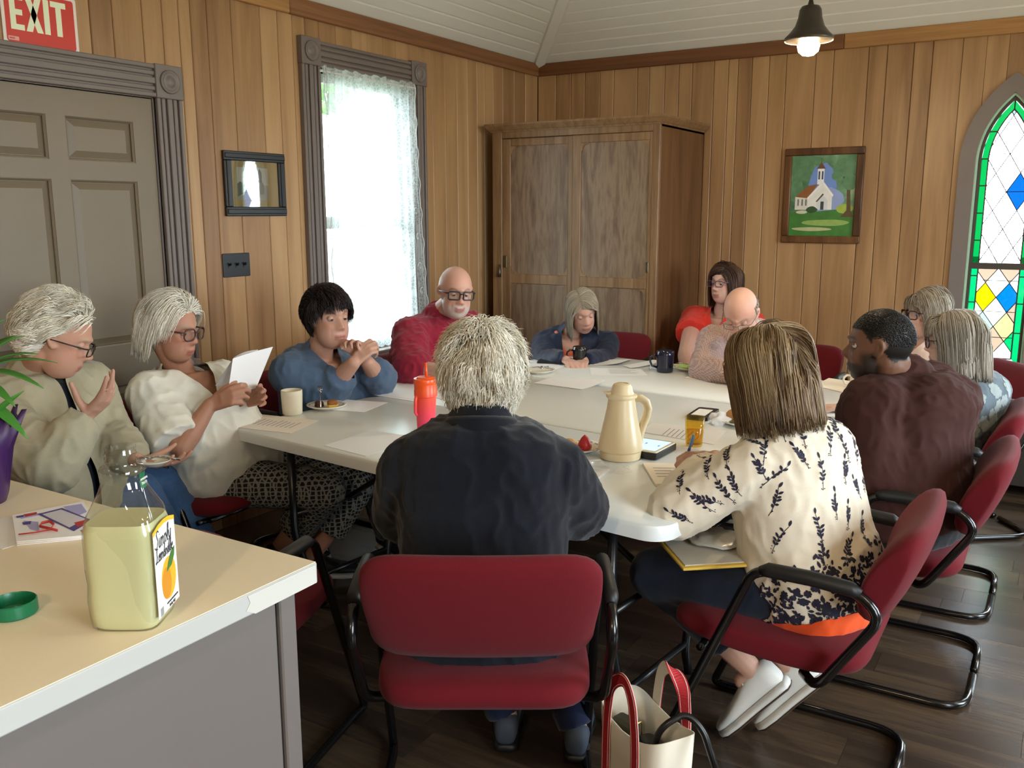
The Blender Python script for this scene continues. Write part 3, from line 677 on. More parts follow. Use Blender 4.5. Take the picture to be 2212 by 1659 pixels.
# framed photograph with glass
fp = thing('framed_photograph', 'black framed sepia photograph of a church beside the lace window', 'picture', (XL, 3.157, 1.657))
FW, FH = .385, .302; M_bfr = P('black_frame', '14171a', .35); M_matb = P('tan_mat', '97804e', .7); M_sep = P('sepia_print', '8f897d', .7, noise_amt=.15, nscale=14)
def frame_bars(parent, w, h, bw, t, mt, x0=0.):
    for (a, b, c, d) in ((-w/2, w/2, h/2-bw, h/2), (-w/2, w/2, -h/2, -h/2+bw), (-w/2, -w/2+bw, -h/2+bw, h/2-bw), (w/2-bw, w/2, -h/2+bw, h/2-bw)):
        o = MB(); o.b2(x0, x0+t, a, b, c, d); o.b2(x0, x0+t+.006, a+.004 if b-a > bw*1.2 else a+bw*.25, b-.004 if b-a > bw*1.2 else b-bw*.25, c+(bw*.25 if d-c < bw*1.2 else 0), d-(bw*.25 if d-c < bw*1.2 else 0)); o.build('frame_bar', mt, parent, bevel=.003, bseg=1)
frame_bars(fp, FW, FH, .044, .018, M_bfr)
MB().b2(.002, .006, -FW/2+.04, FW/2-.04, -FH/2+.04, FH/2-.04).build('mat', M_matb, fp)
ph = MB().b2(.006, .007, -.115, .085, -.075, .080).build('print', M_sep, fp)
M_sepd = P('sepia_dark', '5f5a4e', .7, noise_amt=.2, nscale=25); M_sepm = P('sepia_mid', '77715f', .7); M_sepl = P('sepia_sky', 'a8a294', .7)
pl = lambda pts, mt, t, nm: MB().prism(pts, lambda u, v, q: (q, u, v), .007, .007+t).build(nm, mt, ph)
pl(rc(-.112, -.005, .082, .077), M_sepl, .0002, 'sky'); pl([(-.06, -.04), (.0, -.055), (.0, -.005), (.03, .03), (-.045, .02), (-.075, -.01)], M_sepd, .0004, 'nave'); pl([(.0, -.055), (.055, -.045), (.055, -.002), (.03, .03), (.0, -.005)], M_sepm, .0005, 'gable'); pl([(.018, .01), (.042, .01), (.042, .055), (.03, .075), (.018, .055)], M_sepd, .0007, 'belfry'); pl([(-.112, -.06), (-.07, -.04), (-.07, .0), (-.095, .012), (-.112, .0)], M_sepd, .0004, 'trees')
M_pg = glassy('picture_glass', (.98, .99, .98), .14)
MB().b2(.0095, .0105, -FW/2+.041, FW/2-.041, -FH/2+.041, FH/2-.041).build('glass', M_pg, fp)
# lace curtain
cu = MB(); NU, NV = 150, 60; rows = []
for j in range(NV+1):
    f = j/NV; z = 2.262-f*(2.262-.752); row_ = []
    for i in range(NU+1):
        u = i/NU; y1 = 4.378+.10*f**1.2; y = 3.618+(y1-3.618)*u
        amp = .010*(1-.45*f); xx = XL+.040+amp*math.sin(u*70+1.5*math.sin(u*9)+f*1.2)+.006*math.sin(u*23+f*3)
        if i == NU: y += .008*abs(math.sin(j*.9))
        if i == 0: y += .004*math.sin(j*.9)
        zz = z + (.010*abs(math.sin(u*40)) if j == NV else 0) + (.008*math.sin(u*60) if j == 0 else 0)
        row_.append((xx, y, zz))
    rows.append(row_)
for r_ in rows: cu.v.extend(r_)
for j in range(NV):
    for i in range(NU): cu.f.append((j*(NU+1)+i, j*(NU+1)+i+1, (j+1)*(NU+1)+i+1, (j+1)*(NU+1)+i)); cu.m.append(0)
t = NT('lace'); a_ = t.add('ShaderNodeBsdfTranslucent'); a_.inputs[0].default_value = (.42, .46, .46, 1); d_ = t.add('ShaderNodeBsdfDiffuse'); d_.inputs[0].default_value = (.80, .84, .84, 1)
m1 = t.add('ShaderNodeMixShader'); m1.inputs[0].default_value = .4; t.link(a_.outputs[0], m1.inputs[1]); t.link(d_.outputs[0], m1.inputs[2])
tp = t.add('ShaderNodeBsdfTransparent'); m2 = t.add('ShaderNodeMixShader')
vo = t.add('ShaderNodeTexVoronoi', feature='DISTANCE_TO_EDGE'); vo.inputs['Scale'].default_value = 55.; t.link(t.coords(), vo.inputs['Vector'])
nz = t.add('ShaderNodeTexNoise'); nz.inputs['Scale'].default_value = 16.; nz.inputs['Detail'].default_value = 2; t.link(t.coords((.3, 1, .7)), nz.inputs['Vector'])
s1 = t.add('ShaderNodeMath', operation='GREATER_THAN'); s1.inputs[1].default_value = .10; t.link(vo.outputs['Distance'], s1.inputs[0])
s2 = t.add('ShaderNodeMath', operation='LESS_THAN'); s2.inputs[1].default_value = .56; t.link(nz.outputs['Fac'], s2.inputs[0])
s3 = t.add('ShaderNodeMath', operation='MULTIPLY'); t.link(s1.outputs[0], s3.inputs[0]); t.link(s2.outputs[0], s3.inputs[1])
s4 = t.add('ShaderNodeMath', operation='MULTIPLY_ADD'); s4.inputs[1].default_value = .30; s4.inputs[2].default_value = .12; t.link(s3.outputs[0], s4.inputs[0])
t.link(s4.outputs[0], m2.inputs[0]); t.link(m1.outputs[0], m2.inputs[1]); t.link(tp.outputs[0], m2.inputs[2]); t.link(m2.outputs[0], t.out.inputs['Surface'])
lc = tag(cu.build('lace_curtain', t.m, smooth=True), 'sheer white lace curtain hanging over the bright sash window', 'curtain')
M_lacew = P('lace_thread', 'dfe6e6', .9)
tr2 = MB()
for col, w_ in ((NU, .006), (NU-9, .0025), (NU-3, .0025), (1, .003), (9, .002)):
    pts = [rows[j][col] for j in range(NV+1)]
    pts = [(p[0]+.003, p[1]+(.006*math.sin(j*.9) if col in (NU, 1) else .004*math.sin(j*.7)), p[2]) for j, p in enumerate(pts)]
    tr2.tube(pts, w_*.5, 5)
for k in range(9):                                   # scroll motifs down the border
    c = rows[int((k+.6)*NV/9.2)][NU-6]; s_ = 1 if k % 2 else -1
    tr2.tube([(c[0]+.004, c[1]+s_*(.022-.0018*i)*math.cos(i*.55), c[2]+(.030-.0022*i)*math.sin(i*.55)+.02) for i in range(12)], .0022, 5)
tr2.build('lace_border', M_lacew, lc, smooth=True)
MB().tube([(XL+.04, 3.60, 2.238), (XL+.04, 4.40, 2.238)], .006, 8).build('curtain_rod', P('rod', 'cfcfc8', .4), lc)
# ------------------------------------------------------------------ painting on the back wall
pt = thing('framed_painting', 'wood-framed oil painting of a white country church under trees', 'picture', (-1.345, YB, 1.622))
PW, PH = .480, .584
fq = lambda u, v, t: (u, -t, v)
M_pfr = wood('walnut_picture_frame', [(.2, '3a2415'), (.5, '5a3a22'), (.8, '74502f')], (20, 20, 2), rough=.35, vary=.3)
for a, b, c, d in ((-PW/2, PW/2, PH/2-.045, PH/2), (-PW/2, PW/2, -PH/2, -PH/2+.045), (-PW/2, -PW/2+.045, -PH/2+.045, PH/2-.045), (PW/2-.045, PW/2, -PH/2+.045, PH/2-.045)):
    MB().b2(a, b, -.024, 0, c, d).build('frame_bar', M_pfr, pt, bevel=.006)
t = NT('painted_trees_and_sky'); v_ = t.coords((9, 9, 9)); n_1 = t.add('ShaderNodeTexNoise'); n_1.inputs['Scale'].default_value = 1.; n_1.inputs['Detail'].default_value = 6; t.link(v_, n_1.inputs['Vector'])
t.link(t.ramp(n_1.outputs['Fac'], [(.3, '34573d'), (.45, '4f7c58'), (.58, '709a74'), (.7, '98b48a')]), t.b.inputs['Base Color']); t.b.inputs['Roughness'].default_value = .45
cv = MB().b2(-PW/2+.04, PW/2-.04, -.008, -.002, -PH/2+.04, PH/2-.04).build('canvas', t.m, pt)
def paint(pts, col, lay, nm='brushwork', amt=.12, ns=40): MB().prism(pts, lambda u, v, q: (u, -.008-q, v), .0002*lay, .0002*lay+.0002).build(nm, P('paint_'+nm, col, .45, noise_amt=amt, nscale=ns), cv)
el = lambda cx, cy, rx, ry, n=14, j=.18: [(cx+rx*math.cos(2*math.pi*k/n)*(1+j*(rng.random()-.5)), cy+ry*math.sin(2*math.pi*k/n)*(1+j*(rng.random()-.5))) for k in range(n)]
paint(el(-.005, .06, .085, .14), '6f8fd0', 1, 'sky', .15, 15); paint(el(.03, -.03, .10, .08), '90a2cf', 1.5, 'sky_glow', .15, 15)
paint([(-.2, -.25), (.2, -.25), (.2, -.09), (.08, -.085), (-.08, -.10), (-.2, -.10)], '3f7a35', 2, 'lawn', .35, 18)
paint(el(.03, -.165, .15, .02, 16), '8fae5a', 3, 'sunlit_grass', .2); paint(el(-.06, -.205, .12, .012, 16), 'b7b98c', 3, 'path'); paint(el(.14, -.08, .05, .03), '9fb64a', 2.6, 'far_bush', .3)
paint([(.115, -.13), (.15, -.09), (.145, .05), (.10, .15), (.112, .155), (.165, .05), (.175, -.09), (.195, -.13)], '59462f', 4, 'tree_trunk', .3)
for c in ((.13, .17, .07, .06), (.16, .08, .04, .05), (-.13, .17, .07, .08), (-.16, .04, .04, .09), (-.1, .215, .1, .03), (.08, .12, .03, .03)): LV = globals().get('LV', 4.2)+.12; paint(el(*c), '5a8560', LV, 'leaves', .45, 30)
paint([(-.165, -.085), (-.085, -.085), (-.085, -.01), (-.165, -.005)], 'd8d6cc', 5, 'church_side'); paint([(-.165, -.005), (-.085, -.015), (-.03, .072), (-.09, .062)], '8a5a34', 5.2, 'church_roof', .2)
paint([(-.085, -.085), (.06, -.085), (.06, .0), (.0, .085), (-.085, -.01)], 'e6e6e2', 5.4, 'church_front'); paint([(-.092, -.012), (-.085, -.022), (.0, .072), (.062, -.008), (.068, .004), (.0, .092)], 'f1f1ee', 5.6, 'gable_trim')
paint([(-.03, -.085), (.035, -.085), (.035, -.03), (.003, .008), (-.03, -.03)], 'd3d8da', 5.8, 'porch'); paint([(-.038, -.035), (.003, .015), (.01, .008), (-.03, -.038)], '5a4a3c', 6, 'porch_roof'); paint(rc(-.008, -.085, .012, -.035), '40484a', 6, 'church_door')
paint(rc(-.035, .07, .005, .165), 'e9ebec', 6.2, 'belfry'); paint([(-.042, .165), (.012, .165), (-.015, .205)], '6b4a34', 6.3, 'belfry_roof'); paint(rc(-.03, .10, -.02, .15), '3b4a66', 6.5, 'louvre'); paint(rc(-.010, .10, .0, .15), '3b4a66', 6.5, 'louvre'); paint(rc(-.0165, .20, -.0135, .232), '5a4a3c', 6.4, 'cross_post')
for x in (-.15, -.125, -.102): paint(rc(x, -.06, x+.009, -.02), '6a7070', 5.6, 'church_window')
paint(el(-.06, -.085, .035, .02), '2f5230', 6.6, 'shrub', .3); paint(el(-.12, -.10, .035, .01), 'cfcdb0', 6.6, 'step')
# low bench under the lancet window
bn = thing('bench', 'low dark bench with a pale top edge under the stained window', 'bench', (.17, 5.62, 0))
MB().b2(-.42, .42, -.20, .20, .06, .42).build('bench_box', P('dark_bench', '2c241d', .6), bn, bevel=.006); MB().b2(-.44, .44, -.22, .22, .42, .445).build('bench_top', P('pale_bench_top', 'b9a98c', .5), bn, bevel=.006)
for sx in (-.38, .38):
    for sy in (-.16, .16): MB().lathe([(.018, 0), (.024, .06)], 10, (sx, sy, 0)).build('leg', M_black, bn)
# ------------------------------------------------------------------ chairs round the table
make_chair('red chair in front with its back to the viewer, under the white-haired person in navy', (-1.140, 1.735), F2).scale = (1, 1, 1.05)
make_chair('red chair seen from the side, under the person in the floral blouse', (-.57, 2.377), (-1, 0))
make_chair('red chair seen from the side, under the man in the maroon shirt', (-.435, 3.155), (-1, 0))
make_chair('red chair under the person in the grey-blue flower top', (-.43, 3.89), (-1, 0))
make_chair('red chair under the woman in the white blouse holding a page', (-2.80, 2.33), (1, .05))
make_chair('red chair under the old man in the khaki jacket', (-2.93, 1.66), (.98, .2))
make_chair('red chair under the woman with dark hair and a blue top', (-2.80, 2.97), (1, -.05))
make_chair('red chair under the bald bearded man in the crimson sweater', (-2.66, 3.66), (1, -.1))
make_chair('red chair under the woman in the navy jacket before the cabinet', (-2.33, 4.72), (.1, -1))
make_chair('red chair under the bald man in the checked shirt', (-1.25, 4.80), (0, -1))
make_chair('red chair under the woman in the coral dress', (-1.80, 5.50), (-.1, -1))
make_chair('red chair under the person with glasses at the far right corner', (-.42, 4.78), (-.8, -.6))
make_chair('empty red chair tucked behind the corner of the cream counter', (-1.93, 1.60), (-.25, 1))
# ------------------------------------------------------------------ papers
def sheet(px, z=TZ+.0008, label='', lines=None, mt=M_paper, t=.0007, group='printed pages on the tables', curl=0., name='paper_sheet'):
    p = [onz(x, y, z) for x, y in px]; c = sum(p, V(0, 0, 0))/4
    n = 8; o = MB(); top = []
    def pt(u, v, dz):
        q = p[0]*(1-u)*(1-v)+p[1]*u*(1-v)+p[2]*u*v+p[3]*(1-u)*v
        return q+V(0, 0, dz+curl*(u-.2)**2*(.3+.7*v))
    for dz in (0, t):
        for j in range(3):
            for i in range(n+1): top.append(pt(i/n, j/2, dz))
    o.add(top, [])
    K = 3*(n+1)
    for j in range(2):
        for i in range(n):
            a = j*(n+1)+i; o.f.append((a, a+1, a+n+2, a+n+1)); o.f.append((K+a, K+a+n+1, K+a+n+2, K+a+1)); o.m += [0, 0]
    rim = [i for i in range(n+1)]+[n+(n+1), 2*(n+1)+n]+[2*(n+1)+i for i in range(n-1, -1, -1)]+[n+1]
    for i in range(len(rim)):
        a, b = rim[i], rim[(i+1) % len(rim)]; o.f.append((a, b, b+K, a+K)); o.m.append(0)
    ob = tag(o.build(name, mt, org=c, loc=c), label, 'paper', group)
    if lines:
        m_ = MB(); u0, u1, v0, v1, k = lines
        for i in range(k):
            v = v0+(v1-v0)*i/k; w = (v1-v0)/k*.22; ue = u1-(.25*rng.random()*(u1-u0))
            m_.add([pt(u0, v, t+.0003), pt(ue, v, t+.0003), pt(ue, v+w, t+.0003), pt(u0, v+w, t+.0003)], [(0, 1, 2, 3)])
        q = m_.build('printed_lines', M_ink, ob, org=c)
    return ob
sheet([(490, 921), (557, 894), (689, 908), (628, 936)], label='printed page at the near left table corner beside the white mug', lines=(.3, .75, .12, .9, 11), mt=M_paperw)
sheet([(735, 862), (838, 869), (786, 890), (690, 884)], label='blank page lying behind the plate of cake')
sheet([(700, 962), (801, 929), (905, 945), (790, 985)], label='white page on the near table edge left of the person in navy')
sheet([(792, 847), (880, 819), (985, 838), (900, 864)], TZ+.0015, 'topmost loose page behind the orange tumbler', lines=None)
sheet([(800, 852), (882, 824), (990, 843), (905, 868)], TZ+.0004, 'second loose page, under the one behind the orange tumbler')
sheet([(925, 852), (985, 832), (1060, 850), (1005, 882)], label='white page between the orange tumbler and the white-haired head')
sheet([(1152, 827), (1192, 816), (1307, 829), (1254, 841)], label='lifted page in the middle of the tables near the forked plate', curl=.03)
sheet([(1100, 792), (1140, 777), (1222, 791), (1150, 812)], label='page beside the green can and under the forked plate')
sheet([(1274, 794), (1385, 797), (1400, 811), (1276, 810)], label='printed page in the middle, in front of the two dark mugs', lines=(.35, .88, .15, .85, 7))
sheet([(1272, 776), (1364, 777), (1338, 789), (1275, 788)], label='blank page beside the black mug at the far side', curl=.02)
sheet([(1345, 789), (1410, 779), (1428, 786), (1362, 795)], TZ+.003, 'tilted page leaning toward the navy mug', curl=.03)
sheet([(1478, 816), (1519, 799), (1590, 801), (1575, 826)], label='cream page beside the salad plate', mt=M_paperw)
sheet([(1383, 932), (1409, 913), (1569, 930), (1542, 960)], label='printed list lying between the carafe and the amber glass', lines=(.03, .75, .3, .8, 8))
sheet([(1757, 832), (1790, 818), (1862, 832), (1830, 850)], label='crumpled page by the white mug at the right', curl=.02, mt=M_paperw)
sheet([(1388, 1003), (1500, 1006), (1490, 1046), (1416, 1050)], label='stack of handwritten note cards under the writing hand', mt=M_paperw, t=.007, lines=(.15, .8, .25, .8, 4))
bk = sheet([(1258, 1000), (1296, 996), (1318, 1016), (1282, 1044)], label='booklet in a clear bag between the carafe and the navy elbow', t=.008, name='booklet', group='reading matter')
# ------------------------------------------------------------------ crockery and drinks
def at_table(px, z=TZ): return onz(px[0], px[1], z)
def mug(label, px, r, h, mt, ha, taper=.93, flare=False, z=TZ):
    p = at_table(px, z); t = thing('mug', label, 'mug', p, ha)
    MB().lathe([(r*taper*.9, 0), (r*taper, .004), (r*taper*1.02, h*.25), (r, h*.8), (r*(1.06 if flare else 1.), h), (r*(1.06 if flare else 1.)-.003, h+.001), (r-.005, h*.8), (r*taper-.005, .01), (.001, .008)], 32).build('body', mt, t, smooth=True)
    MB().tube([(r-.004, 0, h*.78), (r+.016, 0, h*.80), (r+.029, 0, h*.68), (r+.031, 0, h*.5), (r+.022, 0, h*.30), (r-.004, 0, h*.22)], .0055, 8).build('handle', mt, t, smooth=True)
    MB().lathe([(r-.0055, h*.7), (.001, h*.7)], 24, cap0=False).build('coffee', P('coffee', '3a2415', .2), t)
    return t
RZ = math.atan2(R2.y, R2.x)
M_cream = P('cream_ceramic', 'e6dfc8', .35)
mug('white mug without visible handle beside the plate of cake', (632, 894), .042, .098, M_cream, RZ+1.57)
mug('black mug in front of the woman in the navy jacket', (1252, 785), .037, .092, M_blackg, RZ+math.pi)
mug('navy blue mug beside the salad plate', (1436, 803), .044, .108, M_navy, RZ+math.pi)
mug('white flared mug at the far right by the chin of the bearded man', (1858, 838), .048, .075, M_ceram, RZ+math.pi, flare=True)
def plate(label, px, r, z=TZ, zz=0.):
    p = at_table(px, z) if not isinstance(px, Vector) else px
    t = thing('plate', label, 'plate', p)
    MB().lathe([(r*.55, 0), (r*.60, .003), (r*.72, .007), (r*.98, .016), (r, .018), (r*.99, .0195), (r*.72, .0105), (r*.60, .006), (.001, .005)], 40).build('dish', M_ceram, t, smooth=True)
    o = MB()
    for k in range(14):
        a = 2*math.pi*k/14; c = (math.cos(a)*r*.87, math.sin(a)*r*.87, .0165)
        o.sphere(c, (.006, .004, .0012), 6, 4); o.sphere((math.cos(a+.16)*r*.86, math.sin(a+.16)*r*.86, .0163), (.004, .003, .001), 6, 4)
    o.build('rim_pattern', P('rim_flowers', '8a8296', .4), t); return t
def fork(label, p, d, tilt=.08, L=.165):
    t = thing('fork', label, 'fork', p, math.atan2(d[1], d[0])); o = MB()
    pts = [(0, 0, 0), (L*.35, 0, .006), (L*.62, 0, .010), (L*.72, 0, .008)]; o.tube(pts, [.004, .0028, .0024, .004], 8, flat=.4)
    o.tube([(L*.70, 0, .008), (L*.78, 0, .006), (L*.82, 0, .006)], [.004, .010, .010], 8, flat=.25)
    for k in (-1.5, -.5, .5, 1.5): o.tube([(L*.81, k*.0050, .006), (L, k*.0050, .010)], .0014, 6)
    ob = o.build('fork_body', M_steel, t, smooth=True); t.rotation_euler = (0, -tilt, math.atan2(d[1], d[0])); return t
def blob(name, mt, parent, c, r, amp=.25, seed=0, seg=20, rg=12, label=None, cat=None, freq=60):
    o = MB().sphere((0, 0, 0), r, seg, rg); vs = []
    for v in o.v:
        n_ = noise.noise(V(*v)*freq+V(seed, seed*2, 0)); vs.append(tuple(V(*v)*(1+amp*n_)))
    o.v = vs; ob = o.build(name, mt, parent, smooth=True); ob.location = c
    if label: tag(ob, label, cat)
    return ob
M_cake = P('brown_cake', '8a5427', .8, noise_amt=.3, nscale=120, bump=.4, bscale=200); M_choc = P('chocolate_cake', '4b2a1c', .75, noise_amt=.3, nscale=120, bump=.4, bscale=200)
M_yel = P('yellow_filling', 'c9a546', .6); M_strw = P('strawberry_red', 'b3222c', .35, noise_amt=.15, nscale=200); M_past = P('pastry', 'd3a05a', .7, noise_amt=.25, nscale=90); M_green = P('salad_green', 'a9c46c', .6, noise_amt=.3, nscale=80); M_bun = P('bun_crust', 'b0793f', .6, noise_amt=.15, nscale=50)
p1 = plate('plate holding cake pieces and a fork beside the white mug', (706, 882), .082); c = p1.location
def cake(label, c, s, mt, mt2, rz, name='cake_slice'):
    t = thing(name, label, 'cake', c, rz); w = [(0, -.9), (1.1, -.35), (1.1, .35), (0, .9), (-.5, .6), (-.5, -.6)]
    o = MB(); o.loft([[(x*s*1.02, y*s*1.02, 0) for x, y in w], [(x*s, y*s, s*.45) for x, y in w]]); o.build('filling', mt2, t, bevel=.002)
    o = MB(); o.loft([[(x*s*1.0, y*s*1.0, s*.42) for x, y in w], [(x*s*.97, y*s*.95, s*.9) for x, y in w], [(x*s*.7, y*s*.7, s*1.15) for x, y in w]]); o.build('crumb', mt, t, bevel=.004); return t
cake('dark chocolate cake piece on the left of the plate by the white mug', c+R2*-.035+V(0, 0, .007), .021, M_choc, M_choc, 1.2); cake('golden brown cake piece on the right of the plate by the white mug', c+R2*.018-F2*.0+V(0, 0, .007), .026, M_cake, M_yel, .4)
fork('steel fork standing on the cake plate', c-R2*.012-F2*.055+V(0, 0, .016), (F2*.9-R2*.2), .55, .12)
p2 = plate('plate with strawberry and pastry near the carafe', (1246, 973), .088); c = p2.location
t = thing('strawberry', 'cut red strawberry on the plate near the carafe', 'strawberry', c+R2*.025-F2*.02+V(0, 0, .008))
MB().lathe([(.004, 0), (.020, .002), (.025, .012), (.021, .026), (.012, .042), (.002, .052)], 20).build('flesh', M_strw, t, smooth=True)
so_ = MB()
for k in range(24):
    a = k*2.4; z = .006+.038*k/24; r = .025-.022*max(0, (z-.012)/.04); so_.sphere((math.cos(a)*r, math.sin(a)*r, z), (.0012, .0012, .0018), 5, 4)
so_.build('seeds', M_yel, t)['kind'] = 'stuff'
tag(blob('pastry', M_past, None, c+R2*-.03+F2*.01+V(0, 0, .021), (.034, .028, .017), .3, 3), 'golden pastry piece beside the cut strawberry', 'pastry'); tag(blob('pastry', M_past, None, c+R2*-.014-F2*.042+V(0, 0, .018), (.022, .018, .012), .3, 5), 'small pastry piece nearest the navy sleeve', 'pastry')
p3 = plate('emptied plate with a fork across it near the green can', (1163, 805), .084); fork('steel fork lying across the emptied plate near the green can', p3.location-R2*.11-F2*.02+V(0, 0, .016), R2*.95+F2*.2, .03)
p4 = plate('plate of green salad beside the navy mug', (1487, 799), .084); blob('salad', M_green, None, p4.location+V(0, 0, .018)-R2*.01, (.045, .035, .012), .5, 8, label='heap of pale green salad on the far plate', cat='salad')
fork('steel fork resting on the salad plate', p4.location+R2*.075-F2*.06+V(0, 0, .012), -R2*.7+F2*.7, .06)
p5 = plate('plate with a bun sandwich beside the crumpled napkin', (1606, 917), .09); c = p5.location
t = thing('sandwich', 'bun sandwich with filling on the plate by the blond hair', 'sandwich', c-R2*.02+V(0, 0, .008))
blob('bun', M_bun, t, (0, 0, .030), (.048, .042, .024), .1, 2); blob('filling', P('chopped_filling', '6d6a34', .7, noise_amt=.5, nscale=150), t, (0, -.004, .012), (.046, .042, .010), .5, 4)
bd = thing('binder', 'dark closed binder under a plate at the bearded man', 'binder', at_table((985, 822)), RZ-.5); MB().b2(-.12, .12, -.14, .14, 0, .022).build('cover', M_black, bd, bevel=.003); MB().b2(-.115, .121, -.135, .135, .004, .018).build('pages', M_paper, bd)
p6 = plate('plate of pizza on the dark binder at the bearded man', bd.location+V(0, 0, .0225), .085); blob('pizza_slice', P('pizza', 'c98f3c', .7, noise_amt=.3, nscale=80), None, p6.location+V(0, 0, .013), (.06, .045, .009), .3, 6, label='pizza slice on the plate over the dark binder', cat='pizza')
# orange tumbler
tp_ = at_table((921, 927)); tb = thing('tumbler', 'tall orange to pink tumbler with lid and straw', 'tumbler', tp_, RZ)
t = NT('orange_pink_plastic'); gr = t.add('ShaderNodeSeparateXYZ'); t.link(t.coords((1, 1, 1)), gr.inputs[0]); mr = t.add('ShaderNodeMapRange'); mr.inputs['From Min'].default_value = .02; mr.inputs['From Max'].default_value = .15; t.link(gr.outputs['Z'], mr.inputs['Value'])
t.link(t.ramp(mr.outputs[0], [(0., 'f0406a'), (.5, 'ee4a50'), (1., 'ee5420')]), t.b.inputs['Base Color']); t.b.inputs['Roughness'].default_value = .35
MB().lathe([(.0325, 0), (.034, .004), (.0385, .125), (.0425, .128), (.0425, .150), (.0415, .152), (.0420, .178), (.001, .178)], 36).build('cup', t.m, tb, smooth=True, auto=.6)
M_or = P('orange_plastic', 'f0561e', .3); MB().lathe([(.0435, .174), (.0445, .176), (.0445, .190), (.043, .193), (.036, .194), (.030, .199), (.008, .2005), (.001, .2005)], 36).build('lid', M_or, tb, smooth=True, auto=.6)
MB().tube([(.004, 0, .19), (.002, .0, .25)], .005, 10).build('straw', M_or, tb, smooth=True)
hk = MB(); hk.tube(rpts([(-.030, -.026, .135), (-.034, -.034, .12), (-.036, -.032, .07), (-.030, -.026, .06)], .01), .006, 8); hk.build('grip', t.m, tb, smooth=True)
# carafe
cp = at_table((1340, 988)); cr = thing('carafe', 'cream thermal carafe with a spouted lid and side handle', 'carafe', cp, RZ); M_car = P('cream_plastic', 'e3d2ad', .32, spec=.5)
MB().lathe([(.060, 0), (.066, .003), (.068, .022), (.0675, .026), (.0735, .032), (.074, .040), (.070, .060), (.056, .125), (.047, .170), (.0435, .198), (.0465, .205), (.001, .206)], 44).build('body', M_car, cr, smooth=True, auto=.5)
MB().lathe([(.0495, .203), (.051, .207), (.050, .212), (.040, .216), (.036, .224), (.034, .236), (.027, .246), (.014, .2505), (.001, .251)], 40).build('lid', M_car, cr, smooth=True, auto=.6)
MB().loft([[(-.034, y*.020, z) for y, z in ((-1, .208), (1, .208), (.6, .222), (-.6, .222))], [(-.051, y*.011, z) for y, z in ((-1, .214), (1, .214), (.8, .220), (-.8, .220))], [(-.060, y*.005, z) for y, z in ((-1, .2185), (1, .2185), (1, .2215), (-1, .2215))]]).build('spout', M_car, cr, smooth=True, bevel=.002)
MB().tube([(.036, 0, .198), (.062, 0, .199), (.080, 0, .187), (.087, 0, .165), (.083, 0, .140), (.070, 0, .105), (.062, 0, .075), (.064, 0, .05)], [.012, .012, .0115, .011, .0105, .010, .010, .008], 14, flat=1.25).build('handle', M_car, cr, smooth=True)
MB().sphere((.010, -.006, .2495), (.011, .005, .0025), 12, 6).build('lid_notch', P('notch', '8f8063', .6), cr)
# amber glass, can, phone, tablet, napkin, pen
gp = at_table((1499, 962)); ag = thing('drinking_glass', 'amber plastic glass half full of drink', 'glass', gp); M_amb = glassy('amber_plastic', (.97, .84, .42))
MB().lathe([(.0275, 0), (.0285, .003), (.034, .102), (.0325, .102), (.0265, .008), (.001, .007)], 32).build('cup', M_amb, ag, smooth=True)
MB().lathe([(.0262, .009), (.0292, .055), (.001, .055)], 32).build('drink', glassy('amber_drink', (.94, .83, .52)), ag, smooth=True)
cn = thing('drink_can', 'green drink can half hidden by the white-haired head', 'can', at_table((1116, 815)))
MB().lathe([(.026, 0), (.031, .006), (.031, .108), (.027, .118), (.026, .118)], 28).build('can_body', P('can_green', '9db857', .35), cn, smooth=True); MB().lathe([(.0275, .1165), (.0275, .121), (.024, .119), (.001, .117)], 28).build('can_top', M_steel, cn, smooth=True)
def slab(name, label, cat, px3, z, th, mt, rad=.006):
    a, b, c = [onz(x, y, z) for x, y in px3]; u = (b-a); v = (c-b); u.z = v.z = 0; v -= u*(v.dot(u)/u.length_squared); w, h = u.length, v.length; ctr = a+u/2+v/2
    t = thing(name, label, cat, (ctr.x, ctr.y, z-th), math.atan2(u.y, u.x)); o = MB(); pl = rrect(w, h, rad); o.loft([[(x, y, 0) for x, y in pl], [(x, y, th) for x, y in pl]]); o.build('case', mt, t, bevel=.0015); return t, w, h
ph_, w, h = slab('mobile_phone', 'black-cased phone with a pale card lying behind the amber glass', 'phone', [(1481, 897), (1510, 878), (1553, 884)], TZ+.0155, .015, M_black, .012); MB().b2(-w*.36, w*.28, -h*.30, h*.34, .0152, .0162).build('back_card', M_paper, ph_); MB().b2(-w*.45, -w*.38, -h*.2, -h*.05, .0152, .0158).build('camera_lens', M_steel, ph_)
tb2, w, h = slab('tablet_computer', 'white tablet with a lit blue screen in a black case beside the carafe', 'tablet', [(1418, 980), (1462, 957), (1391, 943)], TZ+.024, .022, M_black)
MB().loft([[(x, y, .0222) for x, y in rrect(w*.97, h*.96, .008)], [(x, y, .0262) for x, y in rrect(w*.97, h*.96, .008)]]).build('bezel', M_ceram, tb2); MB().b2(-w*.40, w*.40, -h*.40, h*.40, .0262, .0266).build('screen', glow('lit_screen', (.36, .58, .95), .55), tb2)
o = MB()
for k in range(4): o.b2(-w*.05+.01*k, w*.04+.012*k, -h*.3+.05*k, -h*.3+.05*k+.005, .0266, .0268)
o.build('screen_text', P('screen_ink', '3d6fd0', .5), tb2)
t2, w, h = slab('tablet_computer', 'black tablet cover lying before the woman in the navy jacket', 'tablet', [(1168, 773), (1260, 776), (1268, 784)], TZ+.012, .011, M_black)
nk = blob('napkin', M_paper, None, at_table((1555, 916))+V(0, 0, .022), (.036, .028, .023), .75, 11, 32, 20, 'crumpled white napkin next to the phone', 'napkin', 50)
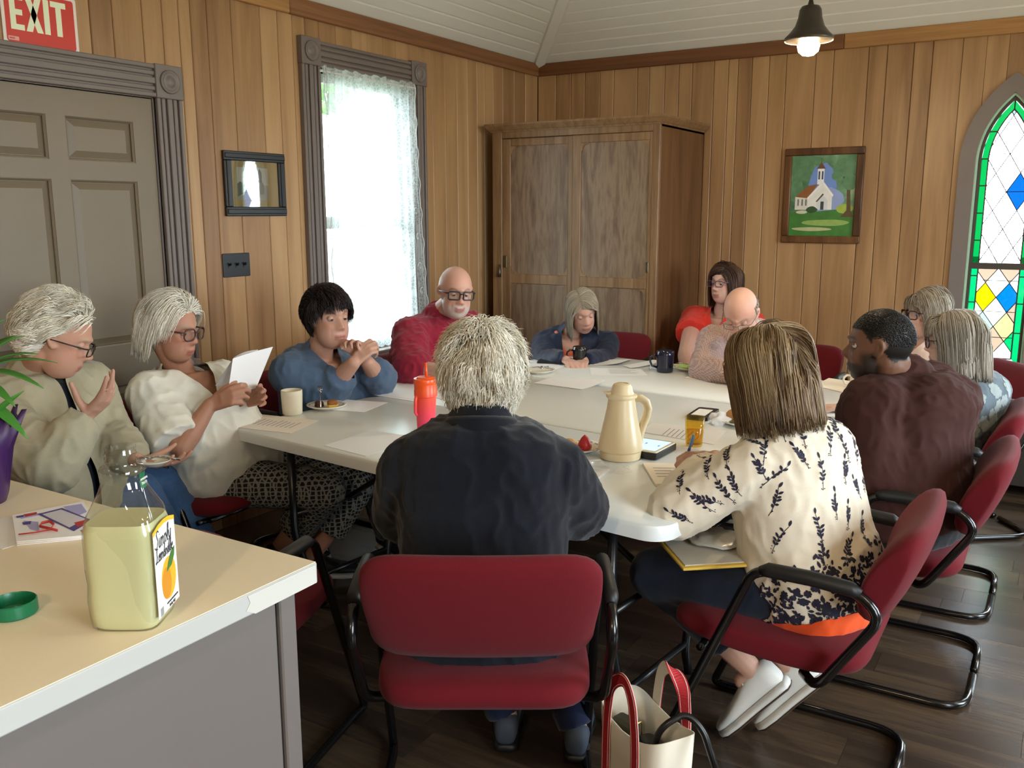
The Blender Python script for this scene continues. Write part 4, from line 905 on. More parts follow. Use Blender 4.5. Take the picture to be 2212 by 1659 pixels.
nk2 = blob('napkin', M_paper, None, at_table((1418, 797))+V(0, 0, .014), (.030, .024, .015), .7, 4, 24, 14, 'small crumpled napkin beside the navy mug', 'napkin', 55)
bgc = MB().sphere((0, 0, 0), (.075, .05, .012), 24, 12); bgc.v = [tuple(V(*v)*(1+.45*noise.noise(V(*v)*45))) for v in bgc.v]
t = NT('clear_film'); tr_ = t.add('ShaderNodeBsdfTransparent'); g_ = t.add('ShaderNodeBsdfGlossy'); g_.inputs['Roughness'].default_value = .08; mx_ = t.add('ShaderNodeMixShader'); mx_.inputs[0].default_value = .14; t.link(tr_.outputs[0], mx_.inputs[1]); t.link(g_.outputs[0], mx_.inputs[2]); t.link(mx_.outputs[0], t.out.inputs['Surface']); M_film = t.m
bo = tag(bgc.build('plastic_bag', M_film, smooth=True), 'crinkled clear plastic bag on the table by the navy elbow', 'bag'); bo.location = at_table((1308, 1022))+V(0, 0, .02)
# ------------------------------------------------------------------ on the counter
lb = thing('juice_bottle', 'large clear bottle of lemonade with a lemon label on the counter', 'bottle', onz(291, 1338, KZ), math.atan2(.53, .85))
def sq(r, rx, z, k): # rounded-square ring, k=0 square .. 1 round
    out = []
    for i in range(48):
        a = 2*math.pi*i/48; c, s = math.cos(a), math.sin(a); e = 2+(1-k)*4.; q = (abs(c)**e+abs(s)**e)**(-1/e); out.append((rx*q*c, r*q*s, z))
    return out
prof = [(.043, 0, .2), (.048, .006, .15), (.0495, .02, .1), (.0505, .05, .05), (.049, .075, .05), (.0505, .10, .05), (.0505, .150, .08), (.0500, .163, .15), (.0460, .185, .35), (.0410, .200, .6), (.0360, .217, .85), (.0315, .233, 1), (.0325, .243, 1), (.0335, .251, 1), (.0310, .2560, 1), (.0225, .2580, 1), (.0240, .262, 1), (.0225, .2655, 1), (.0240, .269, 1), (.0225, .2725, 1), (.0240, .276, 1), (.0225, .279, 1), (.0225, .287, 1)]
sxr = lambda r, k: r if k >= .84 else r*(1+.12*(1-k))
MB().loft([sq(r, sxr(r, k), z, k) for r, z, k in prof], True, False).build('bottle_wall', glassy('clear_pet', (.90, .92, .91), .09, 1.), lb, smooth=True)
lq = [(r-.002, z+.002, k) for r, z, k in prof if z < .155]+[(.0485, .164, .15)]
MB().loft([sq(r, sxr(r, k), z, k) for r, z, k in lq]+[sq(.0465, sxr(.0465, .25), .1725, .25)]).build('lemonade', P('cloudy_lemonade', 'dbd7a6', .3, spec=.5), lb, smooth=True, auto=.8)
M_lab = P('label_white', 'eeede6', .35); M_labink = P('label_ink', '2c2a33', .4); M_lemon = P('lemon_yellow', 'eeb32c', .45, noise_amt=.15, nscale=30); M_lemon2 = P('lemon_orange', 'd98f22', .45); M_gleaf = P('label_leaf', '3f7a33', .4); M_lyel = P('label_band', 'f2c33a', .4)
LX = sxr(.0505, .05)+.0008
LM = lambda u, v, q: (LX+q, u, v)      # label plane on the bottle's +x face
lab = MB().prism([(-.044, .020), (.044, .020), (.044, .160), (.022, .166), (0, .168), (-.022, .166), (-.044, .160)], LM, 0, .0005).build('label', M_lab, lb)
MB().prism([(-.044, .154), (-.022, .160), (0, .162), (.022, .160), (.044, .154), (.044, .161), (.022, .167), (0, .169), (-.022, .167), (-.044, .161)], LM, .0005, .0008).build('label_band', M_lyel, lab)
MB().prism([(.006+.030*math.cos(a), .070+.034*math.sin(a)) for a in [2*math.pi*k/28 for k in range(28)]], LM, .0005, .0008).build('lemon', M_lemon, lab)
MB().prism([(-.004+.019*math.cos(a), .064+.026*math.sin(a)) for a in [2*math.pi*k/28 for k in range(28)]], LM, .0008, .0010).build('lemon_shade_print', M_lemon2, lab)
MB().prism([(-.002, .082), (.006, .095), (.020, .107), (.036, .112), (.032, .098), (.020, .086)], LM, .0010, .0013).build('leaf', M_gleaf, lab)
# hand lettering drawn as pen strokes: lists of polylines in letter units
GL = {'S': [[(.62, 1.25), (.5, 1.42), (.28, 1.38), (.2, 1.15), (.36, .9), (.52, .62), (.42, .2), (.15, .05), (-.05, .25)]], 'i': [[(.1, .78), (.05, .15), (.15, .0), (.3, .12)], [(.12, 1.02), (.13, 1.06)]], 'm': [[(.05, .72), (.02, 0)], [(.03, .4), (.18, .74), (.32, .6), (.3, 0)], [(.31, .4), (.46, .74), (.6, .6), (.58, .1), (.68, .02)]],
 'p': [[(.1, .75), (.02, -.55)], [(.08, .5), (.3, .76), (.45, .45), (.32, .05), (.08, .1)]], 'l': [[(.12, .2), (.3, .9), (.28, 1.4), (.14, 1.3), (.08, .4), (.18, .0), (.32, .1)]], 'y': [[(.05, .75), (.06, .3), (.22, .08), (.4, .3), (.45, .75)], [(.45, .75), (.4, -.2), (.2, -.6), (.0, -.4), (.2, -.05), (.5, .15)]],
 'L': [[(.45, 1.3), (.25, 1.42), (.12, 1.15), (.25, .6), (.2, .15), (-.02, -.02), (.02, .18), (.3, .05), (.6, .08)]], 'e': [[(.05, .35), (.35, .5), (.28, .74), (.08, .6), (.06, .2), (.22, 0), (.42, .15)]], 'o': [[(.22, .74), (.04, .45), (.12, .05), (.3, .04), (.4, .4), (.22, .74), (.5, .62)]], 'n': [[(.05, .72), (.02, 0)], [(.03, .4), (.2, .74), (.36, .6), (.33, .1), (.44, .02)]],
 'a': [[(.36, .66), (.15, .72), (.03, .35), (.15, .02), (.33, .25), (.38, .7), (.38, .12), (.5, .04)]], 'd': [[(.36, .62), (.14, .7), (.03, .32), (.16, .02), (.35, .25), (.42, 1.35)], [(.40, .9), (.39, .1), (.5, .03)]]}
ADV = {'S': .72, 'i': .34, 'm': .76, 'p': .54, 'l': .36, 'y': .5, 'L': .62, 'e': .46, 'o': .52, 'n': .52, 'a': .54, 'd': .54}
def script(word, u0, v0, s, par, mt, slant=.18, r=.00075):
    u = u0
    for chh in word:
        o = MB()
        for st in GL[chh]:
            pts = [LM(u+(x+slant*y)*s, v0+y*s, .0008) for x, y in st]
            fine = [tuple(V(*pts[i]).lerp(V(*pts[i+1]), f)) for i in range(len(pts)-1) for f in (0, .5)]+[pts[-1]]
            o.tube(fine, [r*(.6+.6*abs(math.sin(i*1.3))) for i in range(len(fine))], 5)
        o.build('letter', mt, par); u += ADV[chh]*s
script('Simply', -.040, .130, .0200, lab, M_labink); script('Lemonade', -.040, .109, .0158, lab, M_labink)
for txt, u, v, s in (('79 FL OZ', .012, .024, .0062), ('NOT FROM CONCENTRATE', .014, .031, .0036)): text_obj('small_print', txt, s, M_labink, lab, Matrix(((0, 0, 1, LX+.0008), (1, 0, 0, u), (0, 1, 0, v), (0, 0, 0, 1))))
MB().prism(rc(-.036, .021, -.024, .034), LM, .0005, .0008).prism(rc(-.034, .023, -.026, .032), LM, .0008, .0009).build('deposit_mark', P('grey_mark', '9a9a96', .5), lab)
nt = MB(); NA = -.10
for i in range(6):
    a0, a1 = NA-.26+.087*i, NA-.26+.087*(i+1); nt.add([(math.cos(a)*rr, math.sin(a)*rr, z) for a in (a0, a1) for rr, z in ((.0352, .222), (.0322, .234), (.0334, .246))], [(0, 1, 4, 3), (1, 2, 5, 4)])
nt.build('neck_sticker', P('neck_green', '1f6a42', .4), lb)
for txt, z in (('AMAZING', .2365), ('TASTE', .2295)): text_obj('sticker_text', txt, .0046 if len(txt) > 5 else .0058, M_lab, lb, Matrix(((-math.sin(NA), 0, math.cos(NA), math.cos(NA)*.0345), (math.cos(NA), 0, math.sin(NA), math.sin(NA)*.0345), (0, 1, 0, z), (0, 0, 0, 1))))
gc = thing('bottle_cap', 'green screw cap lying upside down on the counter', 'cap', onz(30, 1325, KZ)); M_cap = P('green_cap', '0f6a45', .35)
o = MB(); rg = []
for r, z in ((.034, 0), (.0362, .003), (.0362, .022), (.0345, .024), (.0335, .022), (.0335, .004), (.001, .004)): rg.append([((r+(.0006 if (i % 2 and .002 < z < .02 and r > .0355) else 0))*math.cos(2*math.pi*i/72), (r+(.0006 if (i % 2 and .002 < z < .02 and r > .0355) else 0))*math.sin(2*math.pi*i/72), z) for i in range(72)])
o.loft(rg); o.build('cap_shell', M_cap, gc, smooth=True, auto=.6); MB().lathe([(.018, .004), (.019, .008), (.017, .008), (.016, .004)], 32, cap0=False, cap1=False).build('inner_ring', M_cap, gc, smooth=True)
# booklet with ribbon
bq = [(23, 1112), (181, 1082), (212, 1153), (36, 1171)]; bp_ = [onz(x, y, KZ+.008) for x, y in bq]; bc = sum(bp_, V(0, 0, 0))/4; bc.z = KZ
bkt = thing('booklet', 'white printed booklet with purple card and red ribbon design on the counter', 'booklet', bc)
def bpt(u, v, z): q = bp_[0]*(1-u)*(1-v)+bp_[1]*u*(1-v)+bp_[2]*u*v+bp_[3]*(1-u)*v; return (q.x-bc.x, q.y-bc.y, z)
def bprism(pts, z0, z1, nm, mt): MB().prism(pts, lambda u, v, q: bpt(u, v, q), z0, z1).build(nm, mt, bkt)
for i in range(3): bprism([(0+.01*i, .01*i), (1, 0), (1-.01*i, 1), (0, 1-.015*i)], .0003+.0027*i, .0027+.0027*i, 'leaf', M_paper)
M_pur = P('purple_print', '4b3f86', .5); M_lil = P('lilac_wash', 'a9a6d6', .5); M_redp = P('red_print', 'b8302f', .5); M_cardp = P('card_grey', 'cfccd6', .5)
z = .0085
bprism([(.10, .10), (.40, .14), (.42, .20), (.12, .22)], z, z+.0002, 'print_wash', M_lil); bprism([(.70, .06), (.95, .08), (.98, .35), (.85, .42), (.74, .2)], z, z+.0002, 'print_wash', M_lil); bprism([(.14, .30), (.32, .42), (.30, .75), (.20, .62)], z, z+.0002, 'print_wash', M_lil)
bprism([(.34, .16), (.68, .10), (1., .62), (.72, .86)], z+.0002, z+.0004, 'purple_card', M_pur); bprism([(.40, .20), (.66, .15), (.93, .56), (.68, .74)], z+.0004, z+.0006, 'card_face', M_cardp); bprism([(.16, .08), (.34, .08), (.33, .16), (.18, .18)], z+.0002, z+.0004, 'red_motif', M_redp); bprism([(.06, .10), (.16, .10), (.16, .17), (.07, .16)], z+.0002, z+.0004, 'blue_motif', M_pur); bprism([(.76, .62), (.95, .58), (.93, .70), (.78, .76)], z+.0006, z+.0008, 'red_motif', M_redp); bprism([(.80, .86), (.98, .80), (.99, .86), (.82, .92)], z+.0002, z+.0004, 'red_motif', M_redp); bprism([(.12, .36), (.24, .36), (.22, .46), (.13, .45)], z+.0002, z+.0004, 'blue_motif', M_pur)
rb = MB(); rb.tube([bpt(u, v, z+.003) for u, v in ((.04, .80), (.25, .80), (.44, .76), (.50, .62), (.46, .50), (.36, .52), (.32, .62), (.42, .72), (.52, .82))], .0030, 6, flat=.35); rb.build('ribbon', M_redp, bkt, smooth=True)
sh2 = thing('paper_sheet', 'flat white sheet at the counter edge under the booklet corner', 'paper', onz(10, 1150, KZ)); MB().b2(-.09, .09, -.055, .055, .0002, .001).build('sheet', M_paper, sh2)
# potted plant in purple wrap at the counter's left
pp = onz(-45, 1085, KZ); pl_ = thing('potted_plant', 'green leafy potted plant in purple foil at the left edge', 'plant', pp)
M_foil = P('purple_foil', '3d1f52', .35, noise_amt=.2, nscale=20); M_pleaf = P('plant_leaf', '3f7d2a', .4, noise_amt=.2, nscale=15); M_pstem = P('plant_stem', '9ab52f', .45)
MB().loft([[(r*(1+.10*math.sin(k*1.7+z*40)*(z > .05))*math.cos(2*math.pi*k/28), r*(1+.10*math.sin(k*1.7+z*40)*(z > .05))*math.sin(2*math.pi*k/28), z+(.02*math.sin(k*2.1) if z > .15 else 0)) for k in range(28)] for r, z in ((.055, 0), (.062, .02), (.075, .12), (.105, .19), (.095, .19), (.065, .12))], True, False).build('foil_wrap', M_foil, pl_, smooth=True)
MB().lathe([(.06, .12), (.064, .13), (.001, .14)], 20).build('soil', P('soil', '2b2018', .9), pl_)
def leaf(parent, base, d, L, w, droop=.35, fold=.25, name='leaf'):
    d = V(*d).normalized(); sd = d.cross(V(0, 0, 1)).normalized(); o = MB(); n = 8; rows_ = []
    for i in range(n+1):
        f = i/n; c = V(*base)+d*(L*f)+V(0, 0, -droop*L*f*f); ww = w*math.sin(math.pi*min(1, f*.97+.03)**.8)*.5+.0006
        rows_.append([c-sd*ww+V(0, 0, fold*ww), c, c+sd*ww+V(0, 0, fold*ww)])
    for r in rows_: o.v.extend([tuple(p) for p in r]); 
    for i in range(n):
        for j in range(2): a = i*3+j; o.f.append((a, a+1, a+4, a+3)); o.m.append(0)
    ob = o.build(name, M_pleaf, parent, smooth=True); sd_ = ob.modifiers.new('thick', 'SOLIDIFY'); sd_.thickness = .0012; return ob
for i, (ang, el_, L, w, bz) in enumerate([(-12, 10, .17, .03, .30), (5, 35, .16, .030, .30), (20, 50, .15, .028, .31), (-30, 5, .15, .03, .28), (-20, -12, .14, .035, .24), (40, 20, .17, .03, .30), (70, 45, .17, .03, .3), (110, 30, .17, .03, .3), (160, 40, .17, .03, .3), (200, 25, .17, .03, .3), (240, 45, .17, .03, .3), (280, 20, .17, .03, .3), (-60, 40, .17, .03, .3), (0, 65, .17, .03, .32)]):
    a = math.radians(ang); d = R2*math.cos(a)+F2*math.sin(a); e = math.radians(el_); dd = d*math.cos(e)+V(0, 0, math.sin(e)); leaf(pl_, V(0, 0, bz)+d*.03, dd, L, w)
sm = MB()
for k in range(5): sm.tube([(0, 0, .12), (.01*math.cos(k*1.3), .01*math.sin(k*1.3), .22), (.025*math.cos(k*1.3), .025*math.sin(k*1.3), .31)], .004, 6)
sm.build('stems', M_pstem, pl_, smooth=True)
leaf(pl_, V(0, 0, .20)+R2*.07-F2*.03, R2*.6+V(0, 0, .55), .10, .045, .05, .4); MB().tube([V(0, 0, .15)+R2*.01, V(0, 0, .20)+R2*.03-F2*.02, V(0, 0, .195)+R2*.075-F2*.03], .006, 8).build('stem', M_pstem, pl_, smooth=True)
# ------------------------------------------------------------------ tote bag on the floor
bgx = A(1396, 1548, 2.12); tt = thing('tote_bag', 'cream canvas tote bag with red handles standing on the floor', 'bag', (bgx.x, bgx.y, 0), yaw(F2)+.45); M_canv = P('cream_canvas', 'd9d1c0', .85, bump=.2, bscale=900); M_strap = P('red_webbing', 'b3222c', .7, bump=.2, bscale=800); M_stitch = P('stitching', 'e6d6cf', .8)
BHt = .335
def sstep_(x, a, b): t_ = min(max((x-a)/(b-a), 0), 1); return t_*t_*(3-2*t_)
def brg(w, l, z, k=8, sag=0.): return [(w*c_, l*s_, z+sag*abs(s_)**2) for c_, s_ in [(math.copysign(abs(math.cos(a))**.45, math.cos(a)), math.copysign(abs(math.sin(a))**.45, math.sin(a))) for a in [2*math.pi*i/40 for i in range(40)]]]
MB().loft([brg(.060, .112, 0), brg(.064, .118, .02), brg(.066, .122, .15), brg(.064, .123, .26), brg(.068, .126, BHt, sag=.03), brg(.065, .123, BHt, sag=.03), brg(.061, .120, .26), brg(.063, .118, .15), brg(.060, .114, .02), brg(.058, .11, .008)], True, True).build('canvas_body', M_canv, tt, smooth=True)
for s in (-1, 1):
    x = s*.071; pts = rpts([(x, -.062, .0), (x, -.062, .20), (x, -.062, BHt), (x*1.0, -.045, BHt+.10), (x*.9, .0, BHt+.135), (x*1.0, .045, BHt+.10), (x, .062, BHt), (x, .062, .0)], .05, 9)
    o = MB(); rg = []; inn = []
    for i, p in enumerate(pts):
        d = (pts[min(i+1, len(pts)-1)]-pts[max(i-1, 0)]).normalized(); tw = i/(len(pts)-1); aa = 0 if s < 0 else math.pi*(1-sstep_(tw, .18, .86)); nrm = V(s*math.cos(aa), -.75*math.sin(aa), .65*math.sin(aa)).normalized(); b = d.cross(nrm).normalized(); rg.append([p+b*.016+nrm*.0022, p-b*.016+nrm*.0022, p-b*.016+nrm*.0005, p+b*.016+nrm*.0005]); inn.append([p+b*.0155, p-b*.0155, p-b*.0155-nrm*.0015, p+b*.0155-nrm*.0015])
    h_ = o.loft(rg).build('handle', M_strap, tt); MB().loft(inn).build('handle_lining', M_canv, h_)
    for q in (0, 1):
        st = MB(); st.tube([(r_[q]*.86+r_[1-q]*.14)*1.002 for r_ in rg], .0009, 4); st.build('stitching', M_stitch, h_)
def in_bag(lx, ly, lz): return tt.location + Matrix.Rotation(tt.rotation_euler.z, 3, 'Z') @ V(lx, ly, lz)
M_leath = P('black_leather', '0d0c0b', .35, noise_amt=.2); M_olive = P('olive_cloth', '34311f', .7, noise_amt=.2)
hbg = thing('handbag', 'black handbag with curved strap inside the canvas tote', 'bag', in_bag(0, -.035, .115), tt.rotation_euler.z); MB().loft([brg(.045, .075, 0), brg(.05, .08, .05), brg(.048, .078, .15), brg(.03, .055, .18)]).build('bag_body', M_leath, hbg, smooth=True); MB().tube(rpts([(-.03, -.03, .17), (-.03, -.06, .27), (.03, -.075, .30), (.055, -.105, .27), (.074, -.14, .17)], .06), .008, 8).build('strap', M_leath, hbg, smooth=True)
gl = thing('glasses_case', 'olive folded case standing in the canvas tote', 'case', in_bag(-.02, .055, .235), tt.rotation_euler.z+.3); MB().b2(-.020, .020, -.03, .03, 0, .09).build('case_shell', M_olive, gl, bevel=.008); MB().tube(rpts([(-.021, -.032, .02), (-.021, -.032, .088), (.021, -.032, .088), (.021, -.032, .02)], .01), .002, 5).build('gold_trim', P('gold_trim', '9a854a', .4, metal=.7), gl)
# ------------------------------------------------------------------ people: one fused body each, with hair, clothes and glasses as parts
def fuse(mb, voxel, smooth=2, fac=.5):
    """melt overlapping closed shapes into one continuous skin"""
    me = bpy.data.meshes.new('tmp'); me.from_pydata(mb.v, [], mb.f); bm = bmesh.new(); bm.from_mesh(me); bmesh.ops.recalc_face_normals(bm, faces=bm.faces); bm.to_mesh(me); bm.free()
    o = bpy.data.objects.new('tmp', me); C.objects.link(o)
    r = o.modifiers.new('r', 'REMESH'); r.mode = 'VOXEL'; r.voxel_size = voxel
    if smooth: q = o.modifiers.new('s', 'SMOOTH'); q.factor = fac; q.iterations = smooth
    dg = bpy.context.evaluated_depsgraph_get(); res = bpy.data.meshes.new_from_object(o.evaluated_get(dg))
    bpy.data.objects.remove(o); bpy.data.meshes.remove(me); return res
def getv(me): a = np.empty(len(me.vertices)*3, np.float32); me.vertices.foreach_get('co', a); return a.reshape(-1, 3).astype(float)
def setv(me, a): me.vertices.foreach_set('co', a.astype(np.float32).ravel()); me.update()
def put_tone(me, col):
    at = me.color_attributes.new('tone', 'FLOAT_COLOR', 'POINT'); c = np.ones((len(me.vertices), 4), np.float32); c[:, :3] = col; at.data.foreach_set('color', c.ravel())
def link_mesh(name, me, mats, parent, org, smooth=True):
    a = getv(me); setv(me, a-np.array(org)); me.materials.clear()
    for mm in (mats if isinstance(mats, (list, tuple)) else [mats]): me.materials.append(mm)
    if smooth: me.polygons.foreach_set('use_smooth', [True]*len(me.polygons))
    me.name = name; o = bpy.data.objects.new(name, me); C.objects.link(o)
    if parent is not None: o.parent = parent
    return o
def cut(me, fn):
    """open a garment where fn(points) < 0, with a clean edge"""
    a = getv(me); sd = fn(a); bm = bmesh.new(); bm.from_mesh(me); bm.verts.ensure_lookup_table()
    kill = [f for f in bm.faces if all(sd[v.index] < 0 for v in f.verts)]; newp = {}
    dead = set(f.index for f in kill)
    for v in bm.verts:
        if sd[v.index] < 0 and any(f.index not in dead for f in v.link_faces):
            acc = Vector(); n = 0
            for e in v.link_edges:
                w = e.other_vert(v)
                if sd[w.index] > 0: t = sd[v.index]/(sd[v.index]-sd[w.index]); acc += v.co.lerp(w.co, t); n += 1
            if n: newp[v] = acc/n
    for v, p in newp.items(): v.co = p
    bmesh.ops.delete(bm, geom=kill, context='FACES')
    bd_ = [v for v in bm.verts if any(len(e.link_faces) == 1 for e in v.link_edges)]
    for _ in range(6):
        np_ = {}
        for v in bd_:
            nb_ = [e.other_vert(v).co for e in v.link_edges if len(e.link_faces) == 1]
            if len(nb_) >= 2: np_[v] = v.co*.4+(sum(nb_, Vector())/len(nb_))*.6
        for v, q in np_.items(): v.co = q
    bm.to_mesh(me); bm.free(); me.update()
def folds(me, amp, seed, scale=13., stretch=(1, 1, .55)):
    a = getv(me); n = np.empty(len(a)*3, np.float32); me.vertices.foreach_get('normal', n) if hasattr(me.vertices[0], 'normal') else None; n = n.reshape(-1, 3)
    d = np.empty(len(a)); st = V(*stretch); sv = V(seed*3.1, seed*1.7, seed*.9)
    for i, p in enumerate(a):
        q = V(p[0]*st.x, p[1]*st.y, p[2]*st.z)*scale+sv
        h = noise.noise(q); w = 1-abs(noise.noise(q*1.9+V(5, 1, 2)))*2; d[i] = .7*h+.5*w*w*(1 if w > 0 else 0)-.2
    setv(me, a+n*(d*amp)[:, None])
def sstep(x, a, b): t = np.clip((x-a)/(b-a), 0, 1); return t*t*(3-2*t)
def head_points(nu=72, nv=60, man=True, smile=0., open_=0., jaw=1., nose=1.):
    th = np.linspace(.0, np.pi, nv); ph = np.linspace(0, 2*np.pi, nu, endpoint=False); T, Pm = np.meshgrid(th, ph, indexing='ij')
    d = np.stack([np.sin(T)*np.cos(Pm), np.sin(T)*np.sin(Pm), np.cos(T)], -1).reshape(-1, 3)
    def hit(c, r):
        c = np.array(c); r = np.array(r); a = ((d/r)**2).sum(1); b = (d*c/r**2).sum(1); cc = ((c/r)**2).sum()-1; return (b+np.sqrt(np.maximum(b*b-a*cc, 0)))/a
    r1 = hit((0, -.014, .028), (.0765, .097, .093)); r2 = hit((0, .026, -.048), (.058*jaw, .062, .074)); k = 130.
    r = np.log(np.exp(k*r1)+np.exp(k*r2))/k
    p = d*r[:, None]; x, y, z = p[:, 0].copy(), p[:, 1].copy(), p[:, 2].copy(); ax = np.abs(x); fr = sstep(y, .02, .06); g = lambda v, c, w: np.exp(-((v-c)/w)**2)
    dy = np.zeros_like(x)
    dy -= .011*g(ax, .031, .017)*g(z, .006, .013)
    dy += (.006 if man else .0035)*g(z, .027, .010)*np.exp(-(ax/.048)**4)
    dy -= .003*g(z, .012, .008)*g(x, 0, .012)
    hz = np.where(z > -.027, .005+.019*sstep(-z, -.018, .027), .024*(1-sstep(-z, .027, .043)))*(z < .03)*nose
    wd = .0085+.0075*sstep(-z, -.01, .03); dy += hz*np.exp(-(x/wd)**2)
    dy += .007*g(ax, .013, .0065)*g(z, -.034, .007)*nose                       # wings of the nose
    zz = z - smile*14.*np.minimum(ax, .03)**2
    lw = np.exp(-(ax/.025)**4)
    dy += .0055*lw*g(zz, -.061, .0055)+.0065*lw*g(zz, -.0735, .0065)-.0045*np.exp(-(ax/.024)**4)*g(zz, -.067, .0022)-.002*g(zz, -.083, .005)*lw
    dy += .006*g(z, -.102, .014)*g(x, 0, .022)+.0045*g(ax, .043, .016)*g(z, -.022+.006*smile, .016)*(1+smile)
    dy -= .003*g(ax, .035+.004*smile, .004)*g(z, -.050, .016)*(1+smile)          # folds beside the mouth
    p[:, 1] += dy*fr
    rings = p.reshape(nv, nu, 3); return rings
M_skinmat = attr_mat('skin', .5, .35, bump=.12, bscale=260., sss=.12)
M_eyew = P('eye_white', 'b5aba0', .25); M_pupil = P('pupil', '120d0a', .1)
M_lensm = glassy('spectacle_lens', (.97, .98, .98))
def lerp(a, b, t): return a*(1-t)+b*t
HAIRM = {}
def hair_mat(): 
    if 'm' not in HAIRM: HAIRM['m'] = attr_mat('hair_strands', .48, .35)
    return HAIRM['m']
def scalp_mask(x, y, z, front=.060, side=.002, nape=-.075, temple=0.):
    """hairline height for every point of the head"""
    zl = np.where(y > .045, front-18*temple*np.maximum(0, np.abs(x)-.0)**2*0, np.where(y > -.005, side+(front-side)*sstep(y, -.005, .055), nape+(side-nape)*sstep(y, -.055, -.005)))
    zl = zl + temple*sstep(np.abs(x), .02, .05)*sstep(y, .0, .05)
    return z > zl
def hair(parent, Mh, org, pal, n=900, L=(.07, .09), mask={}, comb='back', lift=.2, grav=.6, curl=.25, layer=(.0, .12), hang=False, zcut=None, width=.0024, seed=1, steps=8, part=0., fringe=0., fringe_z=.038, sweep=.35, cling=.8, clumps=110, extra=None, rad=(.079, .100, .096), clear=True, fly=.0):
    """strands rooted on the scalp that follow the skull, lie in locks and hang or lie as combed"""
    rg = np.random.default_rng(seed); i = np.arange(n*3)+.5; phi = np.arccos(1-2*i/(n*3)); th = np.pi*(1+5**.5)*i
    d = np.stack([np.cos(th)*np.sin(phi), np.sin(th)*np.sin(phi), np.cos(phi)], -1); d += rg.normal(size=d.shape)*.02; d /= np.linalg.norm(d, axis=1)[:, None]
    c = np.array([0, -.014, .026]); R = np.array(rad); p = c+R*d
    ok = scalp_mask(p[:, 0], p[:, 1], p[:, 2], **mask)
    if extra is not None: ok &= extra(p)
    p = p[ok]; d = d[ok]; m_ = len(p); nrm = d/R; nrm /= np.linalg.norm(nrm, axis=1)[:, None]
    cl = p[rg.choice(m_, min(clumps, m_), replace=False)]; ci = ((p[:, None, :]-cl[None])**2).sum(2).argmin(1); nc = len(cl)
    cw = rg.normal(size=(nc, 3)); clay = rg.random(nc); cL = rg.random(nc); ctone = rg.random(nc)
    mixr = lambda cc, lo, hi: lo+(hi-lo)*np.clip(.65*cc[ci]+.35*rg.random(m_), 0, 1)
    Ln = mixr(cL, *L); lay = mixr(clay, *layer); wav = .75*cw[ci]+.3*rg.normal(size=(m_, 3))
    x, y, z = p[:, 0], p[:, 1], p[:, 2]; s = np.where(x-part >= 0, 1., -1.); one = np.ones(m_)
    if comb == 'back': t = np.stack([.35*x/.08, -one, -.25*one], -1)
    elif comb == 'down': t = np.stack([s*.9*sstep(z, .0, .09)+.1*x/.08, -.35*sstep(z, .02, .1)-.05, -one*(1-.55*sstep(z, .06, .12))], -1)
    elif comb == 'side': t = np.stack([-one*.8, .45*sstep(y, -.02, .05)-.6*sstep(-y, .0, .06), -.5*one], -1)
    else: t = np.stack([x/.08, (y+.03)/.1, -.45*one], -1)
    fr_ = (sstep(y, .03, .055)*(np.abs(x) < .062)*(z > .05) > .4) & (rg.random(m_) < fringe)
    t[fr_] = np.stack([s*.25-sweep, .6*one, -.9*one], -1)[fr_]; Ln = np.where(fr_, np.minimum(Ln, .055+.05*np.clip(z-.06, 0, .06)/.06), Ln)
    t = t+.5*curl*wav; t -= nrm*(t*nrm).sum(1)[:, None]; t /= np.linalg.norm(t, axis=1)[:, None]+1e-9
    lf_ = (lift*(1-.75*sstep(y, .03, .06)))[:, None]; v = t*(1-lf_)+nrm*lf_; v /= np.linalg.norm(v, axis=1)[:, None]
    pts = [p.copy()]; alive = np.ones(m_); zc = None if zcut is None else zcut+rg.uniform(-.010, .010, m_)+.012*(cw[ci][:, 0])
    for k in range(steps):
        ph = 1.3*k; v = v+np.array([0, 0, -1.])*grav*.5+curl*.30*(wav*math.cos(ph)+wav[:, [1, 2, 0]]*math.sin(ph)); v /= np.linalg.norm(v, axis=1)[:, None]
        q0 = p; p = p+v*(Ln/steps*alive)[:, None]; q = (p-c)/R
        if hang: q[:, 2] = np.maximum(q[:, 2], -.05)
        rr = np.linalg.norm(q, axis=1)+1e-9; lim = 1+lay*min(1, (k+1)/3.)+fly*rg.random(m_)*(k/steps)**2; tgt = np.where(rr < lim, lim, rr+(lim-rr)*cling); scl = tgt/rr
        pz = c[2]+(p[:, 2]-c[2])*np.where((p[:, 2]-c[2])/R[2] > -.05, scl, 1.) if hang else c[2]+(p[:, 2]-c[2])*scl
        p = np.stack([c[0]+(p[:, 0]-c[0])*scl, c[1]+(p[:, 1]-c[1])*scl, pz], -1)
        if clear:                                        # keep the face free
            xf = .066*sstep(-p[:, 2], -.082, -.030); need = (p[:, 1] > .012) & (np.abs(p[:, 0]) < xf) & ~fr_; p[need, 0] = (np.where(p[:, 0]-part >= 0, 1, -1)*xf)[need]
            p[need, 1] = np.minimum(p[need, 1], .075)
        alive = alive*np.where(fr_, p[:, 2] > fringe_z+.010*cw[ci][:, 1], 1.)
        if zc is not None: alive = alive*(p[:, 2] > zc)
        step_ = p-q0; ln = np.linalg.norm(step_, axis=1)[:, None]; v = np.where(ln > 1e-5, step_/np.maximum(ln, 1e-6), v); pts.append(p.copy())
    pts = np.array(pts); K = len(pts)
    tg = np.gradient(pts, axis=0); tg /= np.linalg.norm(tg, axis=2)[..., None]+1e-9
    nn = np.cross(tg, np.broadcast_to(nrm, tg.shape)); nn /= np.linalg.norm(nn, axis=2)[..., None]+1e-9; bb = np.cross(tg, nn)
